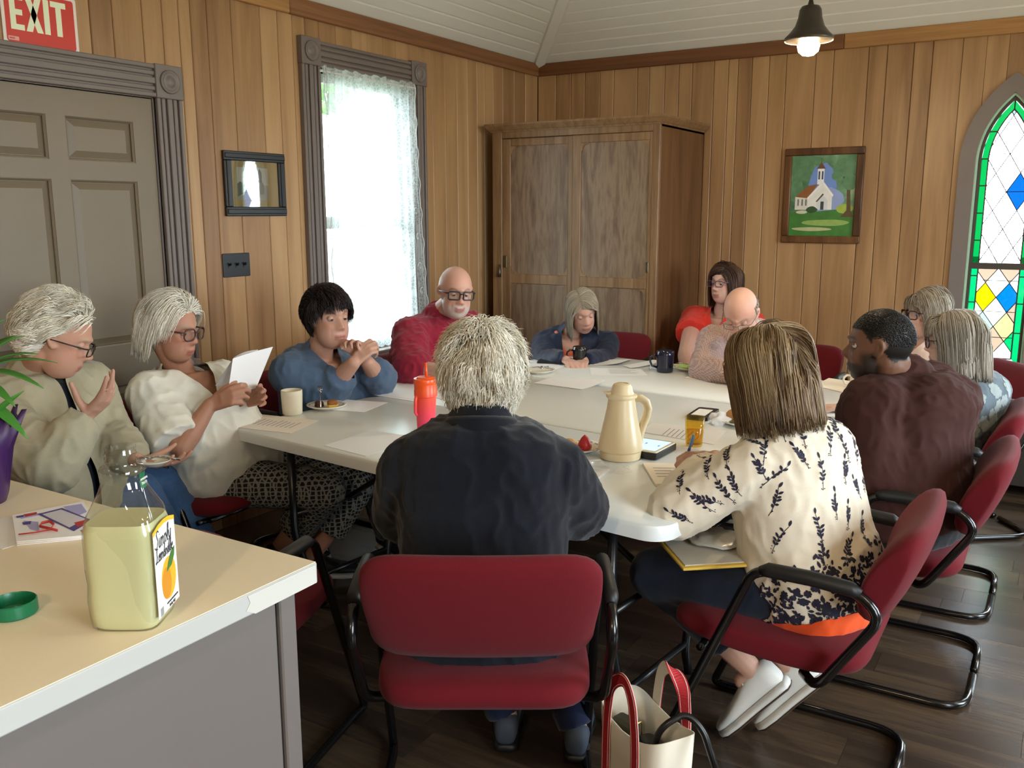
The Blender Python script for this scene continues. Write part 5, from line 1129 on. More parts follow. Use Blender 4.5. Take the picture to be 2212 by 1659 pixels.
    w = width*(.7+.6*rg.random(m_)); prof = np.interp(np.linspace(0, 1, K), [0, .15, .6, 1], [.8, 1, .8, .15])
    rings = np.stack([pts + (nn*math.cos(a)+bb*math.sin(a)*.6)*(w[None, :]*prof[:, None])[..., None] for a in (0, 2.094, 4.189)], 2)
    Mr = np.array(Mh)[:3, :3]; tr = np.array(Mh.translation)
    vs = rings.transpose(1, 0, 2, 3).reshape(-1, 3) @ Mr.T + tr - np.array(org)
    base = (np.arange(m_)*K*3)[:, None]; fl = []
    for k in range(K-1):
        for j in range(3):
            a0, a1 = k*3+j, k*3+(j+1) % 3; fl.append(np.concatenate([base+a0, base+a1, base+a1+3, base+a0+3], 1))
    fs = np.concatenate(fl); me = bpy.data.meshes.new('hair'); me.vertices.add(len(vs)); me.vertices.foreach_set('co', vs.astype(np.float32).ravel())
    me.loops.add(fs.size); me.loops.foreach_set('vertex_index', fs.astype(np.int32).ravel()); me.polygons.add(len(fs)); me.polygons.foreach_set('loop_start', (np.arange(len(fs))*4).astype(np.int32)); me.polygons.foreach_set('use_smooth', [True]*len(fs)); me.update(calc_edges=True)
    pc = np.array([lin(c_) for c_ in pal]); tn = np.clip(.6*ctone[ci]+.4*rg.random(m_), 0, .999)*(len(pal)-1); i0 = tn.astype(int); f_ = (tn-i0)[:, None]; col = pc[i0]*(1-f_)+pc[np.minimum(i0+1, len(pal)-1)]*f_
    put_tone(me, np.repeat(col, K*3, axis=0))
    me.materials.append(hair_mat()); o = bpy.data.objects.new('hair', me); C.objects.link(o); o.parent = parent; return o
def garment(name, mb, mat_, parent, org, voxel=.0085, amp=.005, seed=1, cutf=None, smooth=3, stretch=(1, 1, .55), scale=13.):
    me = fuse(mb, voxel, smooth)
    if amp: folds(me, amp, seed, scale, stretch)
    if cutf: cut(me, cutf)
    return link_mesh(name, me, mat_, parent, org)
def hand(mb, W_, d, n, right=True, curl=.5, splay=.12, thumb=(.75, .55, .25), tc=.25, sc=1., curls=None, fat=1.):
    d = d.normalized(); n = (n-d*n.dot(d)).normalized(); a = d.cross(n)*(1 if right else -1)
    kn = []
    for off, fwd in ((.027, .080), (.009, .085), (-.010, .081), (-.027, .071)): kn.append(W_+(d*fwd+a*off)*sc)
    for k in kn: mb.chain([W_+a*((k-W_).dot(a)*.55), k], [.0135*sc*fat, .0105*sc*fat], 10)
    mb.chain([W_+d*.04*sc-a*.012*sc, W_+d*.045*sc+a*.016*sc], [.013*sc*fat, .014*sc*fat], 10)
    lens = ((.042, .026, .021), (.047, .030, .022), (.043, .028, .021), (.034, .021, .019)); tips = []
    for i, k in enumerate(kn):
        c_ = (curls[i] if curls else curl*(1+.12*i)); th = 0; p = k; pts = [p]; sp = (1.5-i)*splay
        for L_, f in zip(lens[i], (.75, 1., .7)):
            th += c_*f; q = d*math.cos(th)+n*math.sin(th); q = (q+a*sp*math.cos(th)).normalized(); p = p+q*L_*sc; pts.append(p)
        mb.chain(pts, [r*sc*fat for r in (.0095, .0086, .0078, .0064)], 10); tips.append(p)
    t0 = W_+(d*.022+a*.020)*sc; td = (a*thumb[0]+d*thumb[1]+n*thumb[2]).normalized(); t1 = t0+td*.042*sc; td2 = (td+n*tc+d*.25).normalized(); t2 = t1+td2*.032*sc; t3 = t2+(td2+n*tc).normalized()*.025*sc
    mb.chain([t0, t1, t2, t3], [r*sc*fat for r in (.014, .0115, .0098, .0075)], 10)
    return tips, t3
def shoe(parent, org, ank, fdir, mats, L=.26, tilt=0.):
    """upper, sole: laid out along fdir from the heel, under the ankle"""
    f = V(fdir[0], fdir[1], 0).normalized(); u = V(0, 0, 1)
    if tilt: ax = f.cross(u); q = Matrix.Rotation(-tilt, 3, ax); f = q @ f; u = q @ u
    r = f.cross(u); base = ank-u*.085-f*.055; out = []
    def ring(t, w, z0, z1, n=16): return [base+f*(t*L)+r*(w*math.copysign(abs(math.cos(a))**.8, math.cos(a)))+u*(z0+(z1-z0)*(.5+.5*math.copysign(abs(math.sin(a))**.7, math.sin(a)))) for a in [2*math.pi*k/n for k in range(n)]]
    up = [ring(0, .018, .03, .06), ring(.02, .030, .022, .095), ring(.15, .036, .022, .105), ring(.33, .038, .022, .098), ring(.5, .042, .022, .078), ring(.7, .046, .022, .058), ring(.88, .042, .022, .048), ring(.97, .026, .022, .040), ring(1, .010, .024, .034)]
    o = MB().loft(up).build('shoe', mats[0], parent, org=org, smooth=True)
    so = [ring(-.01, .020, .002, .024), ring(.02, .034, 0, .026), ring(.2, .037, 0, .026), ring(.45, .038, 0, .024), ring(.72, .050, 0, .024), ring(.9, .045, 0, .024), ring(.99, .028, .002, .024), ring(1.02, .010, .006, .022)]
    MB().loft(so).build('sole', mats[1], o, org=org, smooth=True)
    if len(mats) > 2:
        os_ = [[q-u*.010 for q in rg_] for rg_ in [ring(-.01, .019, .008, .0125), ring(.02, .034, .008, .0125), ring(.45, .038, .008, .0125), ring(.72, .050, .008, .0125), ring(.9, .045, .008, .0125), ring(1.015, .012, .008, .0125)]]
        MB().loft(os_).build('outsole', mats[2], o, org=org, smooth=True); lc_ = MB()
        for k, t_ in enumerate((.36, .43, .50, .57)): lc_.tube([base+f*(t_*L)+r*(x*.03)+u*(.098-.045*(t_-.33)/.24*.9-.010*x*x+.003) for x in (-1, -.5, 0, .5, 1)], .0028, 6)
        lc_.build('laces', mats[0], o, org=org, smooth=True)
        MB().tube([base+f*(t_*L)+r*(w_*1.01)+u*.030 for t_, w_ in ((.0, .022), (.15, .0365), (.4, .039), (.7, .048), (.9, .044))], .0012, 5).build('side_stripe', P('shoe_line', '6b6a70', .6), o, org=org)
    return o
def fac(x, a, b):
    """a level direction as someone standing at the camera sees it: a to the right, b away, for what stands on the sight line at x"""
    g = ray(x, 829); g.z = 0; g.normalize(); rr = V(g.y, -g.x, 0); v = rr*a+g*b; return v.normalized()
class Frame:
    def __init__(s, H, N, tf):
        s.H, s.N = H, N; s.s = (N-H).normalized(); f = V(tf[0], tf[1], 0); s.r = f.cross(V(0, 0, 1)).normalized(); s.f = s.s.cross(s.r).normalized(); s.L = (N-H).length
    def loc(s, P_): q = P_-np.array(s.N); return q @ np.array(s.r), q @ np.array(s.f), q @ np.array(s.s)     # right, forward, up from the neck base
    def at(s, a, b, c): return s.N+s.r*a+s.f*b+s.s*c
def torso_rings(fr, w, dp, belly=0., off=0., t0=-.2, top=1.05, n=26, secs=None, hump=0.):
    secs = secs or [(-.20, .150, .105, .01), (-.08, .180, .128, .01), (.08, .182, .132, .012), (.30, .165, .122, .016), (.52, .168, .122, .014), (.70, .178, .122, .006), (.83, .172, .108, -.006), (.92, .145, .088, -.012), (.985, .092, .068, -.008), (1.05, .060, .058, 0)]
    out = []
    for t, hw, hd, fo in secs:
        if t < t0-1e-6 or t > top+1e-6: continue
        bl = belly*math.exp(-((t-.2)/.26)**2); hu = hump*math.exp(-((t-.75)/.25)**2)
        c = fr.H+fr.s*(fr.L*t)+fr.f*(fo+bl*.5-hu*.5); ww = hw*w+off+bl*.35; dd = hd*dp+off+bl*.5+hu*.5
        out.append([c+fr.r*(ww*math.copysign(abs(math.cos(a))**.85, math.cos(a)))+fr.f*(dd*math.copysign(abs(math.sin(a))**.85, math.sin(a))) for a in [2*math.pi*k/n for k in range(n)]])
    return out
def spectacles(parent, Mh, org, col, w=.050, h=.036, r=.0022, y=.101, z=.003, rnd=.012, temples=True, lens=True, round_=False):
    mt = P('spectacle_frame', col, .3); o = MB()
    for s in (-1, 1):
        pl = [(s*.0345+u, y-.010*(abs(s*.0345+u)/.06)**2, z+v) for u, v in rrect(w, h, min(rnd, h/2-.001), 4)]; o.tube([Mh @ V(*p) for p in pl], r, 6, closed=True)
        if temples: o.tube([Mh @ V(*p) for p in ((s*(.0345+w/2-.001), y-.011, z+.010), (s*.069, y-.022, z+.010), (s*.0785, .02, z+.008), (s*.0785, -.012, z+.006), (s*.0775, -.028, z-.012))], [r*1.1, r*1.15, r, r, r*.8], 6)
    o.tube([Mh @ V(*p) for p in ((-.0345+w/2, y-.001, z+.006), (0, y+.003, z+.009), (.0345-w/2, y-.001, z+.006))], r, 6)
    g = o.build('glasses', mt, parent, org=org, smooth=True)
    if lens:
        for s in (-1, 1):
            l = MB(); pl = [(s*.0345+u*.98, y-.010*(abs(s*.0345+u)/.06)**2, z+v*.98) for u, v in rrect(w, h, min(rnd, h/2-.001), 4)]
            l.loft([[Mh @ V(*p) for p in pl], [Mh @ V(p[0], p[1]+.0012, p[2]) for p in pl]]); l.build('lens', M_lensm, g, org=org)
    return g
def person(label, H, N, Hc, tf, hf, pitch=.1, roll=0., skin='c58f72', hs=1., man=True, w=1., dp=1., belly=0., sw=.18, S=None, arms=None, hands=None, legs=None, lips='a5605a', brow='8a7a68', beard=None, scalp=None, eyes='3d2c20', lids=.68, smile=0., jaw=1., nose=1., bodyv=.0052, armr=1., hump=0., seed=1, beard_amt=.85, maskkw={}, neckr=.052, blush=.35, drop=.092, scalp_fn=None):
    fr = Frame(H, N, tf); org = V(H.x, H.y, 0)
    S = S or {}; S = {k: S.get(k) or fr.at(q*sw, -.005, -drop) for k, q in (('R', 1), ('L', -1))}
    f = V(hf[0], hf[1], 0).normalized(); u = V(0, 0, 1); r = f.cross(u)
    q = Matrix.Rotation(-pitch, 3, r); f = q @ f; u = q @ u; q = Matrix.Rotation(roll, 3, f); u = q @ u; r = f.cross(u)
    Mh = Matrix((r*hs, f*hs, u*hs)).transposed().to_4x4(); Mh.translation = Hc
    b = MB()
    b.loft(torso_rings(fr, w, dp, belly, -.014, hump=hump, top=.93))
    for k in 'RL':
        if arms and k in arms:
            E_, W_ = arms[k]; inner = fr.at((1 if k == 'R' else -1)*.08, -.01, -.085)
            b.chain([inner, S[k], S[k].lerp(E_, .5), E_], [x*armr for x in (.055, .050, .046, .037)]); b.chain([E_, E_.lerp(W_, .3), W_], [x*armr for x in (.037, .039, .0265)])
            if hands and k in hands and hands[k] is not None: hd = dict(hands[k]); dd = hd.pop('d'); nn = hd.pop('n'); hand(b, W_+dd.normalized()*.012, dd, nn, k == 'R', **hd)
    nb = Mh @ V(0, -.028, -.055)
    b.chain([fr.at(0, -.015, -.05), fr.at(0, -.006, .0), nb, Mh @ V(0, -.02, -.02)], [neckr*1.10, neckr*1.0, neckr*.98, neckr], 18)
    lg = legs or {}
    LG = {}
    for k, sg in (('R', 1), ('L', -1)):
        hj = fr.H+fr.r*sg*.095*w; d = lg.get(k)
        if d: kn, an, fd = d
        else: kn = hj+V(tf[0], tf[1], 0).normalized()*.40+V(0, 0, -.01)+fr.r*sg*.02; an = V(kn.x, kn.y, .09)+V(tf[0], tf[1], 0).normalized()*.02; fd = V(tf[0], tf[1], 0)
        LG[k] = (hj, kn, an, V(fd[0], fd[1], 0).normalized())
        b.chain([hj, kn], [.072*w, .050]); b.chain([kn, kn.lerp(an, .35), an], [.048, .050, .032]); b.chain([an, an+LG[k][3]*.03-V(0, 0, .03)], [.033, .028])
    rings = head_points(man=man, smile=smile, jaw=jaw, nose=nose)
    b.loft([[Mh @ V(*p) for p in rg] for rg in rings])
    for s in (-1, 1):            # ears
        e = lambda x, y, z: Mh @ V(s*x, y, z)
        b.chain([e(.071, .006, .018), e(.079, -.004, .027), e(.084, -.018, .022), e(.083, -.021, .004), e(.077, -.012, -.014), e(.072, .0, -.024), e(.071, .006, -.016)], [.0052*hs]*7, 8); b.chain([e(.066, -.004, .015), e(.068, -.006, -.010)], [.012*hs, .010*hs], 8)
    me = fuse(b, bodyv, 1, .4); a = getv(me)
    inv = np.array(Mh.inverted()); lp = a @ inv[:3, :3].T + inv[:3, 3]; x, y, z = lp[:, 0], lp[:, 1], lp[:, 2]; ax = np.abs(x)
    sk = np.array(lin(skin)); col = np.tile(sk, (len(a), 1)); g = lambda v, c, wd: np.exp(-((v-c)/wd)**2)
    def mix(c, wt): 
        nonlocal col; c = np.array(lin(c)) if isinstance(c, str) else np.array(c); col = col*(1-wt[:, None])+c[None, :]*wt[:, None]
    near = (np.abs(z) < .16) & (ax < .11) & (np.abs(y) < .14)
    mix(sk*np.array([1.12, .74, .68]), near*blush*(g(ax, .045, .018)*g(z, -.022, .018)+.9*g(ax, 0, .018)*g(z, -.03, .014)+.35*g(z, .06, .03))*(y > .03))
    mix(sk*.8, near*.45*g(ax, .031, .017)*g(z, -.010, .006)*(y > .03))
    if beard:
        bz = np.clip(sstep(-z, .030+.0, .062)*sstep(y, -.035, .0)+sstep(-z, .08, .09)*(y > -.03), 0, 1)*sstep(z, -.15, -.11)
        side = sstep(ax, .050, .058)*sstep(-z, .0, .03)*sstep(y, -.012, .004)*sstep(.05-y, -.02, .02); bz = np.maximum(bz*np.where((z > -.055) & (ax < .03) & (z < -.035), 1., np.where((z > -.05), sstep(ax, .045, .055), 1.)), side)
        mix(beard, near*beard_amt*np.clip(bz, 0, 1))
    zz = z-smile*14.*np.minimum(ax, .03)**2
    mix(lips, near*.8*(ax < .0265)*sstep(.0265-ax, 0, .006)*np.clip(sstep(zz, -.081, -.076)*sstep(-zz, .055, .060), 0, 1)*(y > .06))
    mix(sk*.35, near*.75*(ax < .024)*g(zz, -.0672, .0016)*(y > .06))
    zb = .031-28*(ax-.034)**2; mix(brow, near*.75*sstep(ax, .012, .018)*sstep(-ax, -.054, -.046)*g(z, zb, .0045)*(y > .03))
    mix(sk*.42, near*.7*g(ax, .0065, .0035)*g(z, -.0405, .003)*(y > .07))
    if scalp:
        msk = scalp_mask(x, y, z, **maskkw) & ((((y+.008)/.030)**2+((z-.002)/.040)**2 > 1) | (ax < .0735)) & (ax < .12) & (np.abs(y) < .14) & (z < .16)
        if scalp_fn is not None: msk = msk & scalp_fn(lp)
        mix(scalp, msk*1.)
    put_tone(me, col)
    body = link_mesh('person', me, M_skinmat, None, org); body.location = org; tag(body, label, 'person')
    # eyes with lids
    ir = P('iris', eyes, .15); lidm = P('eyelid', tuple(c_*.93 for c_ in ()) or skin, .5)
    for s in (-1, 1):
        o = MB(); ce_ = V(s*.0308, .0640, .0060); rad = .0118
        o.cur = 0; o.sphere(Mh @ ce_, rad*hs, 16, 12)
        for rr, cu_, yy in ((.0074, 1, .0096), (.0036, 2, .0108)):
            o.cur = cu_; cc = ce_+V(s*-.0005, yy-.0, -.001-.002*(lids > .3)); o.loft([[Mh @ (cc+V(rr*q*math.cos(t_), .0014-.0010*q, rr*q*math.sin(t_))) for t_ in [2*math.pi*k/14 for k in range(14)]] for q in (1, .6, .05)], False, True)
        o.cur = 3; rl = rad*1.10; lo = math.pi*(.5-.5*lids+.12) if lids < .95 else math.pi*.98
        ringsl = []
        for i in range(9):
            th = .05+(min(math.pi*(.26+.40*lids), math.pi*.70)-.05)*i/8
            ringsl.append([Mh @ (ce_+V(rl*math.sin(th)*math.sin(a_), rl*math.sin(th)*math.cos(a_), rl*math.cos(th))) for a_ in [(-1.5+3.0*k/14) for k in range(15)]])
        o.loft(ringsl, False, False, closed=False)
        ringsl = []
        for i in range(5):
            th = math.pi*.70+(math.pi*.28)*i/4; ringsl.append([Mh @ (ce_+V(rl*math.sin(th)*math.sin(a_), rl*math.sin(th)*math.cos(a_), rl*math.cos(th))) for a_ in [(-1.5+3.0*k/14) for k in range(15)]])
        o.loft(ringsl, False, False, closed=False)
        o.build('eye', [M_eyew, ir, M_pupil, lidm], body, org=org, smooth=True)
    return dict(body=body, fr=fr, org=org, Mh=Mh, S=S, arms=arms or {}, legs=LG, w=w, dp=dp, belly=belly, armr=armr, hump=hump, neckr=neckr)
def top(p, name, mat_, sleeve=1., hem=-.12, off=.010, rs=(.070, .060, .048, .040), amp=.006, seed=1, neck='crew', vd=.12, vw=.55, loose=0., voxel=.0085, cutx=None, smooth=3, topt=1.0, scale=13.):
    fr = p['fr']; mb = MB(); mb.loft(torso_rings(fr, p['w'], p['dp'], p['belly']+loose, off, t0=hem, top=topt, hump=p['hump']))
    nr_ = p['neckr']; mb.chain([fr.at(0, -.020, -.085), fr.at(0, -.012, -.028), fr.at(0, -.007, .006)], [nr_*1.75, nr_*1.42+off*.5, nr_*1.17+.006+off*.3], 20, end1=False)
    for k in 'RL':
        if k not in p['arms']: continue
        E_, W_ = p['arms'][k]; Sx = p['S'][k]; sg = 1 if k == 'R' else -1; inner = fr.at(sg*.075, -.012, -.088); a = p['armr']
        r0, r1, r2, r3 = [x*a for x in rs]
        if sleeve >= .5:
            mb.chain([inner, Sx, Sx.lerp(E_, .5), E_], [r0*.92, r0, (r0+r1)/2, r1])
            f = (sleeve-.5)*2
            if f > .02: mb.chain([E_, E_.lerp(W_, f*.5), E_.lerp(W_, f)], [r1, r2+(r1-r2)*.4, r3 if f > .8 else r2], end1=False)
        else:
            f = sleeve*2; mb.chain([inner, Sx, Sx.lerp(E_, f*.5), Sx.lerp(E_, f)], [r0*.92, r0, r0*1.02, r1], end1=False)
    def fn(P_):
        a, b, c = fr.loc(P_); rad = np.hypot(a, b)
        if neck == 'crew': sd = np.full(len(P_), 1.)
        elif neck == 'V': sd = np.where((b > -.02) & (b < .17*p['dp']) & (c > -vd-.04) & (np.abs(a) < .16), np.abs(a)-(c+vd)*vw, 1.)
        elif neck == 'scoop': sd = np.where((b > -.03) & (c > -vd-.05) & (np.abs(a) < .17), np.sqrt((a/vw)**2+((c-.01)/1.)**2)-vd, 1.)
        elif neck == 'open': sd = np.where((b > .0), np.abs(a)-np.clip(.028+(c+.05)*.30+.02*np.sin(c*30), .012, .08), 1.)
        else: sd = np.full(len(P_), 1.)
        if cutx is not None: sd = np.minimum(sd, cutx(P_, a, b, c))
        return sd
    return garment(name, mb, mat_, p['body'], p['org'], voxel, amp, seed, fn, smooth, scale=scale)
def bottoms(p, mat_, shin=1., r=(.098, .074, .062, .056), name='trousers', amp=.006, voxel=.011, seed=2):
    fr = p['fr']; mb = MB(); w = p['w']; mb.loft(torso_rings(fr, w, p['dp'], p['belly']*.6, .004, t0=-.2, top=.30))
    for k in 'RL':
        hj, kn, an, fd = p['legs'][k]; mb.chain([fr.H, hj, kn], [r[0]*w, r[0]*w, r[1]]); e = kn.lerp(an, shin); mb.chain([kn, kn.lerp(e, .5), e], [r[1], r[2], r[3]], end1=False)
    return garment(name, mb, mat_, p['body'], p['org'], voxel, amp, seed)
def shoes(p, mats, **kw):
    for k in 'RL': hj, kn, an, fd = p['legs'][k]; shoe(p['body'], p['org'], an, fd, mats, **kw)
def collar(p, mat_, parent, h=.045, r0=.074, r1=.082, gap=.9, fall=.04, tilt=.35, name='collar', th=.004, spread=1.):
    """fold-down collar: a stand that turns over and falls outwards, open at the front"""
    fr = p['fr']; N_ = 36; rows_ = []
    prof = [(r0*.98, -.012), (r0, .3*h), (r0*1.0, h), (r0*1.06, h+.006), (r1*1.06, h-.002), (r1*1.16, h-fall*.6), (r1*1.26*spread, h-fall*1.25)]
    mb = MB(); grid = []
    for rr, zz in prof:
        grid.append([fr.at(rr*math.sin(t_), -.012-rr*math.cos(t_)*.95, zz-.035-tilt*(-math.cos(t_)*rr+rr)*.9) for t_ in [(-math.pi+gap)+(2*math.pi-2*gap)*k/N_ for k in range(N_+1)]])
    for r in grid: mb.v.extend([tuple(q) for q in r])
    for i in range(len(grid)-1):
        for j in range(N_): a = i*(N_+1)+j; mb.f.append((a, a+1, a+N_+2, a+N_+1)); mb.m.append(0)
    o = mb.build(name, mat_, parent, org=p['org'], smooth=True); s_ = o.modifiers.new('thick', 'SOLIDIFY'); s_.thickness = th; s_.offset = 0; return o
# ------------------------------------------------------------------ cloth
def cloth(name, col, rough=.85, weave=900, amt=.08, b=.15, sheen=.15): return P(name, col, rough, spec=.25, noise_amt=amt, nscale=60, bump=b, bscale=weave, sheen=sheen)
M_navyj = cloth('navy_fleece', '0b0f19', .95, 500, .2, .3); M_jean = cloth('dark_denim', '161d2c', .9, 700, .2); M_denim = cloth('blue_denim', '40618c', .9, 600, .25); M_blktr = cloth('black_trousers', '0d0e12')
M_khaki = cloth('khaki_jacket', 'a49c83', .75, 600, .06); M_linen = cloth('white_linen', 'dfdccf', .8, 500, .04); M_bluet = cloth('slate_blue_jersey', '4c5f78', .9, 600, .08); M_crim = cloth('crimson_knit', '8d1f35', .95, 500, .12, .3)
M_windb = cloth('navy_windbreaker', '17233f', .55, 300, .1); M_coral = cloth('coral_shirt', 'e8795f', .8); M_redd = cloth('coral_red_dress', 'd8392b', .8); M_maroon = cloth('maroon_tee', '3b201c', .9, 700, .08, sheen=.0); M_ivory = cloth('ivory_blouse', 'dfd4c0', .75, 600, .03); M_flow = cloth('grey_blue_top', '5d6a73', .85, 600, .1); M_orng = cloth('orange_camisole', 'e8541c', .75); M_pinkl = cloth('pale_blouse', 'd9c3bd', .8)
M_shblk = P('black_shoe', '15161a', .5); M_shsole = P('pale_sole', 'c9c2b4', .6); M_shwht = P('white_sneaker', 'd6d3cb', .7, bump=.15, bscale=500); M_shbrn = P('brown_outsole', '5d4a3c', .8); M_grys = P('grey_shoe', '3a4350', .7)
t = NT('checked_shirt'); ck = t.add('ShaderNodeTexChecker'); ck.inputs['Scale'].default_value = 150.; ck.inputs['Color1'].default_value = (*lin('c3aca4'), 1); ck.inputs['Color2'].default_value = (*lin('9c7f7c'), 1); t.link(t.coords(), ck.inputs['Vector']); t.link(ck.outputs['Color'], t.b.inputs['Base Color']); t.b.inputs['Roughness'].default_value = .85; M_check = t.m
t = NT('hexagon_print'); vo = t.add('ShaderNodeTexVoronoi', feature='DISTANCE_TO_EDGE'); vo.inputs['Scale'].default_value = 58.; vo.inputs['Randomness'].default_value = .25; t.link(t.coords(), vo.inputs['Vector']); t.link(t.ramp(vo.outputs['Distance'], [(.0, '8a8880'), (.10, '77766f'), (.17, '0f1014'), (1., '08090c')]), t.b.inputs['Base Color']); t.b.inputs['Roughness'].default_value = .9; M_hexp = t.m
WHT = ['efe9da', 'd9d2c0', 'f7f4ea', 'c4bba6']; Z = V(0, 0, 1)
def project_print(p, gar, mt, items, name='print', lift=.0014, stuff=False):
    """lay flat printed shapes on a garment; every item = (origin, direction, angle, list of polygons)"""
    me = gar.data; off = gar.matrix_local.translation; org = p['org']
    tree = BVHTree.FromPolygons([v.co+org for v in me.vertices], [tuple(f.vertices) for f in me.polygons]); o = MB()
    for og, dr_, ang, polys in items:
        h, nrm, _, _ = tree.ray_cast(og, dr_.normalized(), 1.5)
        if h is None: continue
        if nrm.dot(dr_) > 0: nrm = -nrm
        u = Z-nrm*nrm.z; u = u.normalized() if u.length > .1 else V(0, 1, 0); r = u.cross(nrm); ca_, sa_ = math.cos(ang), math.sin(ang)
        for pl in polys:
            pts = []; cx = sum(q[0] for q in pl)/len(pl); cy = sum(q[1] for q in pl)/len(pl)
            for x, y in [(cx, cy)]+list(pl):
                w = h+r*(x*ca_-y*sa_)+u*(x*sa_+y*ca_); k, n2, _, _ = tree.ray_cast(w+nrm*.035, -nrm, .09)
                if k is None: pts = None; break
                pts.append(k+(n2 if n2.dot(nrm) > 0 else -n2)*lift)
            if pts: o.add(pts, [(0, i, i+1) for i in range(1, len(pts)-1)]+[(0, len(pts)-1, 1)])
    ob = o.build(name, mt, gar, org=org); 
    ob['kind'] = 'stuff'; return ob
def leafp(x, y, a, L, w): return [(x+math.cos(a)*L*f-math.sin(a)*w*g, y+math.sin(a)*L*f+math.cos(a)*w*g) for f, g in ((0, 0), (.3, .8), (.6, 1), (.85, .6), (1, 0), (.85, -.6), (.6, -1), (.3, -.8))]
def sprig(L=.085, n=6, s=1., rg=random):
    out = []; bend = rg.uniform(-.3, .3); pts = []
    for k in range(9): f = k/8; pts.append((bend*L*f*f, -L*.5+L*f))
    for a, b in zip(pts, pts[1:]): out.append([(a[0]-.0011*s, a[1]), (a[0]+.0011*s, a[1]), (b[0]+.0009*s, b[1]), (b[0]-.0009*s, b[1])])
    for k in range(n):
        f = .3+.62*k/n; x, y = bend*L*f*f, -L*.5+L*f
        for sd in (-1, 1): 
            if rg.random() < .85: out.append(leafp(x, y, math.pi/2-sd*rg.uniform(.5, .95), rg.uniform(.014, .022)*s, .0042*s))
    out.append(leafp(pts[-1][0], pts[-1][1], math.pi/2, .022*s, .0045*s))
    for k in range(4): x, y = rg.uniform(-.006, .006), -L*.5+rg.uniform(0, .02); out.append([(x+.0022*s*math.cos(q), y+.0022*s*math.sin(q)) for q in (0, 1.26, 2.5, 3.8, 5)])
    return out
def petals(r, n=6, rg=random): return [[(r*.45*math.cos(a)+r*.42*(math.cos(a)*math.cos(b)-math.sin(a)*math.sin(b)*.8), r*.45*math.sin(a)+r*.42*(math.sin(a)*math.cos(b)+math.cos(a)*math.sin(b)*.8)) for b in [2*math.pi*i/8 for i in range(8)]] for a in [2*math.pi*k/n+rg.random()*.3 for k in range(n)]]
def wr2(a, b): return V(*(R2*a+F2*b))
# ---- the person in navy with back turned
H = V(-1.135, 1.725, .51)
p = person('person with fluffy white hair and a navy jacket, back turned, in the front red chair', H, A(1040, 900, 2.12), A(1042, 815, 2.17), F2, F2, .10, skin='c9a08c', sw=.168, drop=.125, w=1.08, dp=1.1, seed=11,
  arms={'L': (A(868, 1105, 2.28), A(940, 1005, 2.5)), 'R': (A(1248, 1098, 2.26), A(1215, 1005, 2.5))}, hands={'L': dict(d=F2+R2*.3, n=-Z), 'R': dict(d=F2-R2*.3, n=-Z)},
  legs={'L': (V(-1.50, 2.05, .50), V(-1.26, 2.02, .09), (-.5, .86)), 'R': (V(-1.28, 2.14, .50), V(-1.06, 2.08, .09), (-.4, .9))}, scalp='d8c9b4')
j = top(p, 'jacket', M_navyj, 1., -.2, .022, (.082, .080, .070, .056), .010, 3, 'crew', loose=.02); collar(p, M_navyj, j, .050, .076, .080, .5, .05, .30)
bottoms(p, cloth('navy_trousers', '18223f')); shoes(p, [M_grys, M_shblk])
hair(p['body'], p['Mh'], p['org'], ['c9bfa8', 'd9d2c0', 'efe9da', 'f7f4ea'], 3600, (.055, .10), dict(front=.055, side=-.03, nape=-.100), 'radial', .35, .40, .9, (.08, .36), seed=3, cling=.55, clumps=140, clear=False, fly=.35, width=.0020)
# ---- the person in the floral blouse, writing
H = V(-.47, 2.377, .52); fd_ = wr2(-.9, .35).normalized(); TO1 = onz(1562, 1585, .01)-fd_*.08; TO2 = onz(1640, 1570, .01)-fd_*.08; TO1.z = TO2.z = .222
p = person('person with brown blond bob and floral ivory blouse writing at the table corner', H, A(1690, 912, 2.46), A(1655, 800, 2.40), (-.93, .36), fac(1655, -.80, .60), .25, skin='c69a85', man=False, sw=.165, w=1.0, dp=1.05, seed=12,
  arms={'L': (A(1462, 1102, 2.42), A(1546, 990, 2.68)), 'R': (A(1800, 1075, 2.74), A(1705, 1185, 2.60))},
  hands={'L': dict(d=-R2*.9+F2*.25-Z*.12, n=-Z*.75+F2*.5, curl=.95, tc=.5, thumb=(.5, .8, .5), sc=.92), 'R': dict(d=-R2, n=-Z, curl=.3)},
  legs={'L': (V(-.92, 2.30, .50), TO1, wr2(-.9, .35)), 'R': (V(-.90, 2.50, .50), TO2, wr2(-.9, .35))}, scalp='5a4632')
bl = top(p, 'blouse', M_ivory, 1., -.08, .024, (.075, .082, .066, .042), .009, 4, 'scoop', .075, 1.1, loose=.02)
cm = MB().loft(torso_rings(p['fr'], 1.0, 1.05, .02, .016, t0=-.2, top=.10)); garment('camisole', cm, M_orng, p['body'], p['org'], .009, .005, 3)
bottoms(p, M_jean, .70, (.10, .080, .062, .06)); rgp = random.Random(5); fr = p['fr']; items = []
for _ in range(160):
    a, c = rgp.uniform(-.19, .19), rgp.uniform(-.36, -.01); items.append((a, c))
kept = []
for a, c in items:
    if all(math.hypot((a-x)*1.0, c-y) > .060 for x, y in kept): kept.append((a, c))
items = [(fr.at(a, -.6, c), fr.f, rgp.uniform(-.6, .6), sprig(rgp.uniform(.062, .085), 5, .80, rgp)) for a, c in kept]
S_, E_, W__ = p['S']['L'], *p['arms']['L']
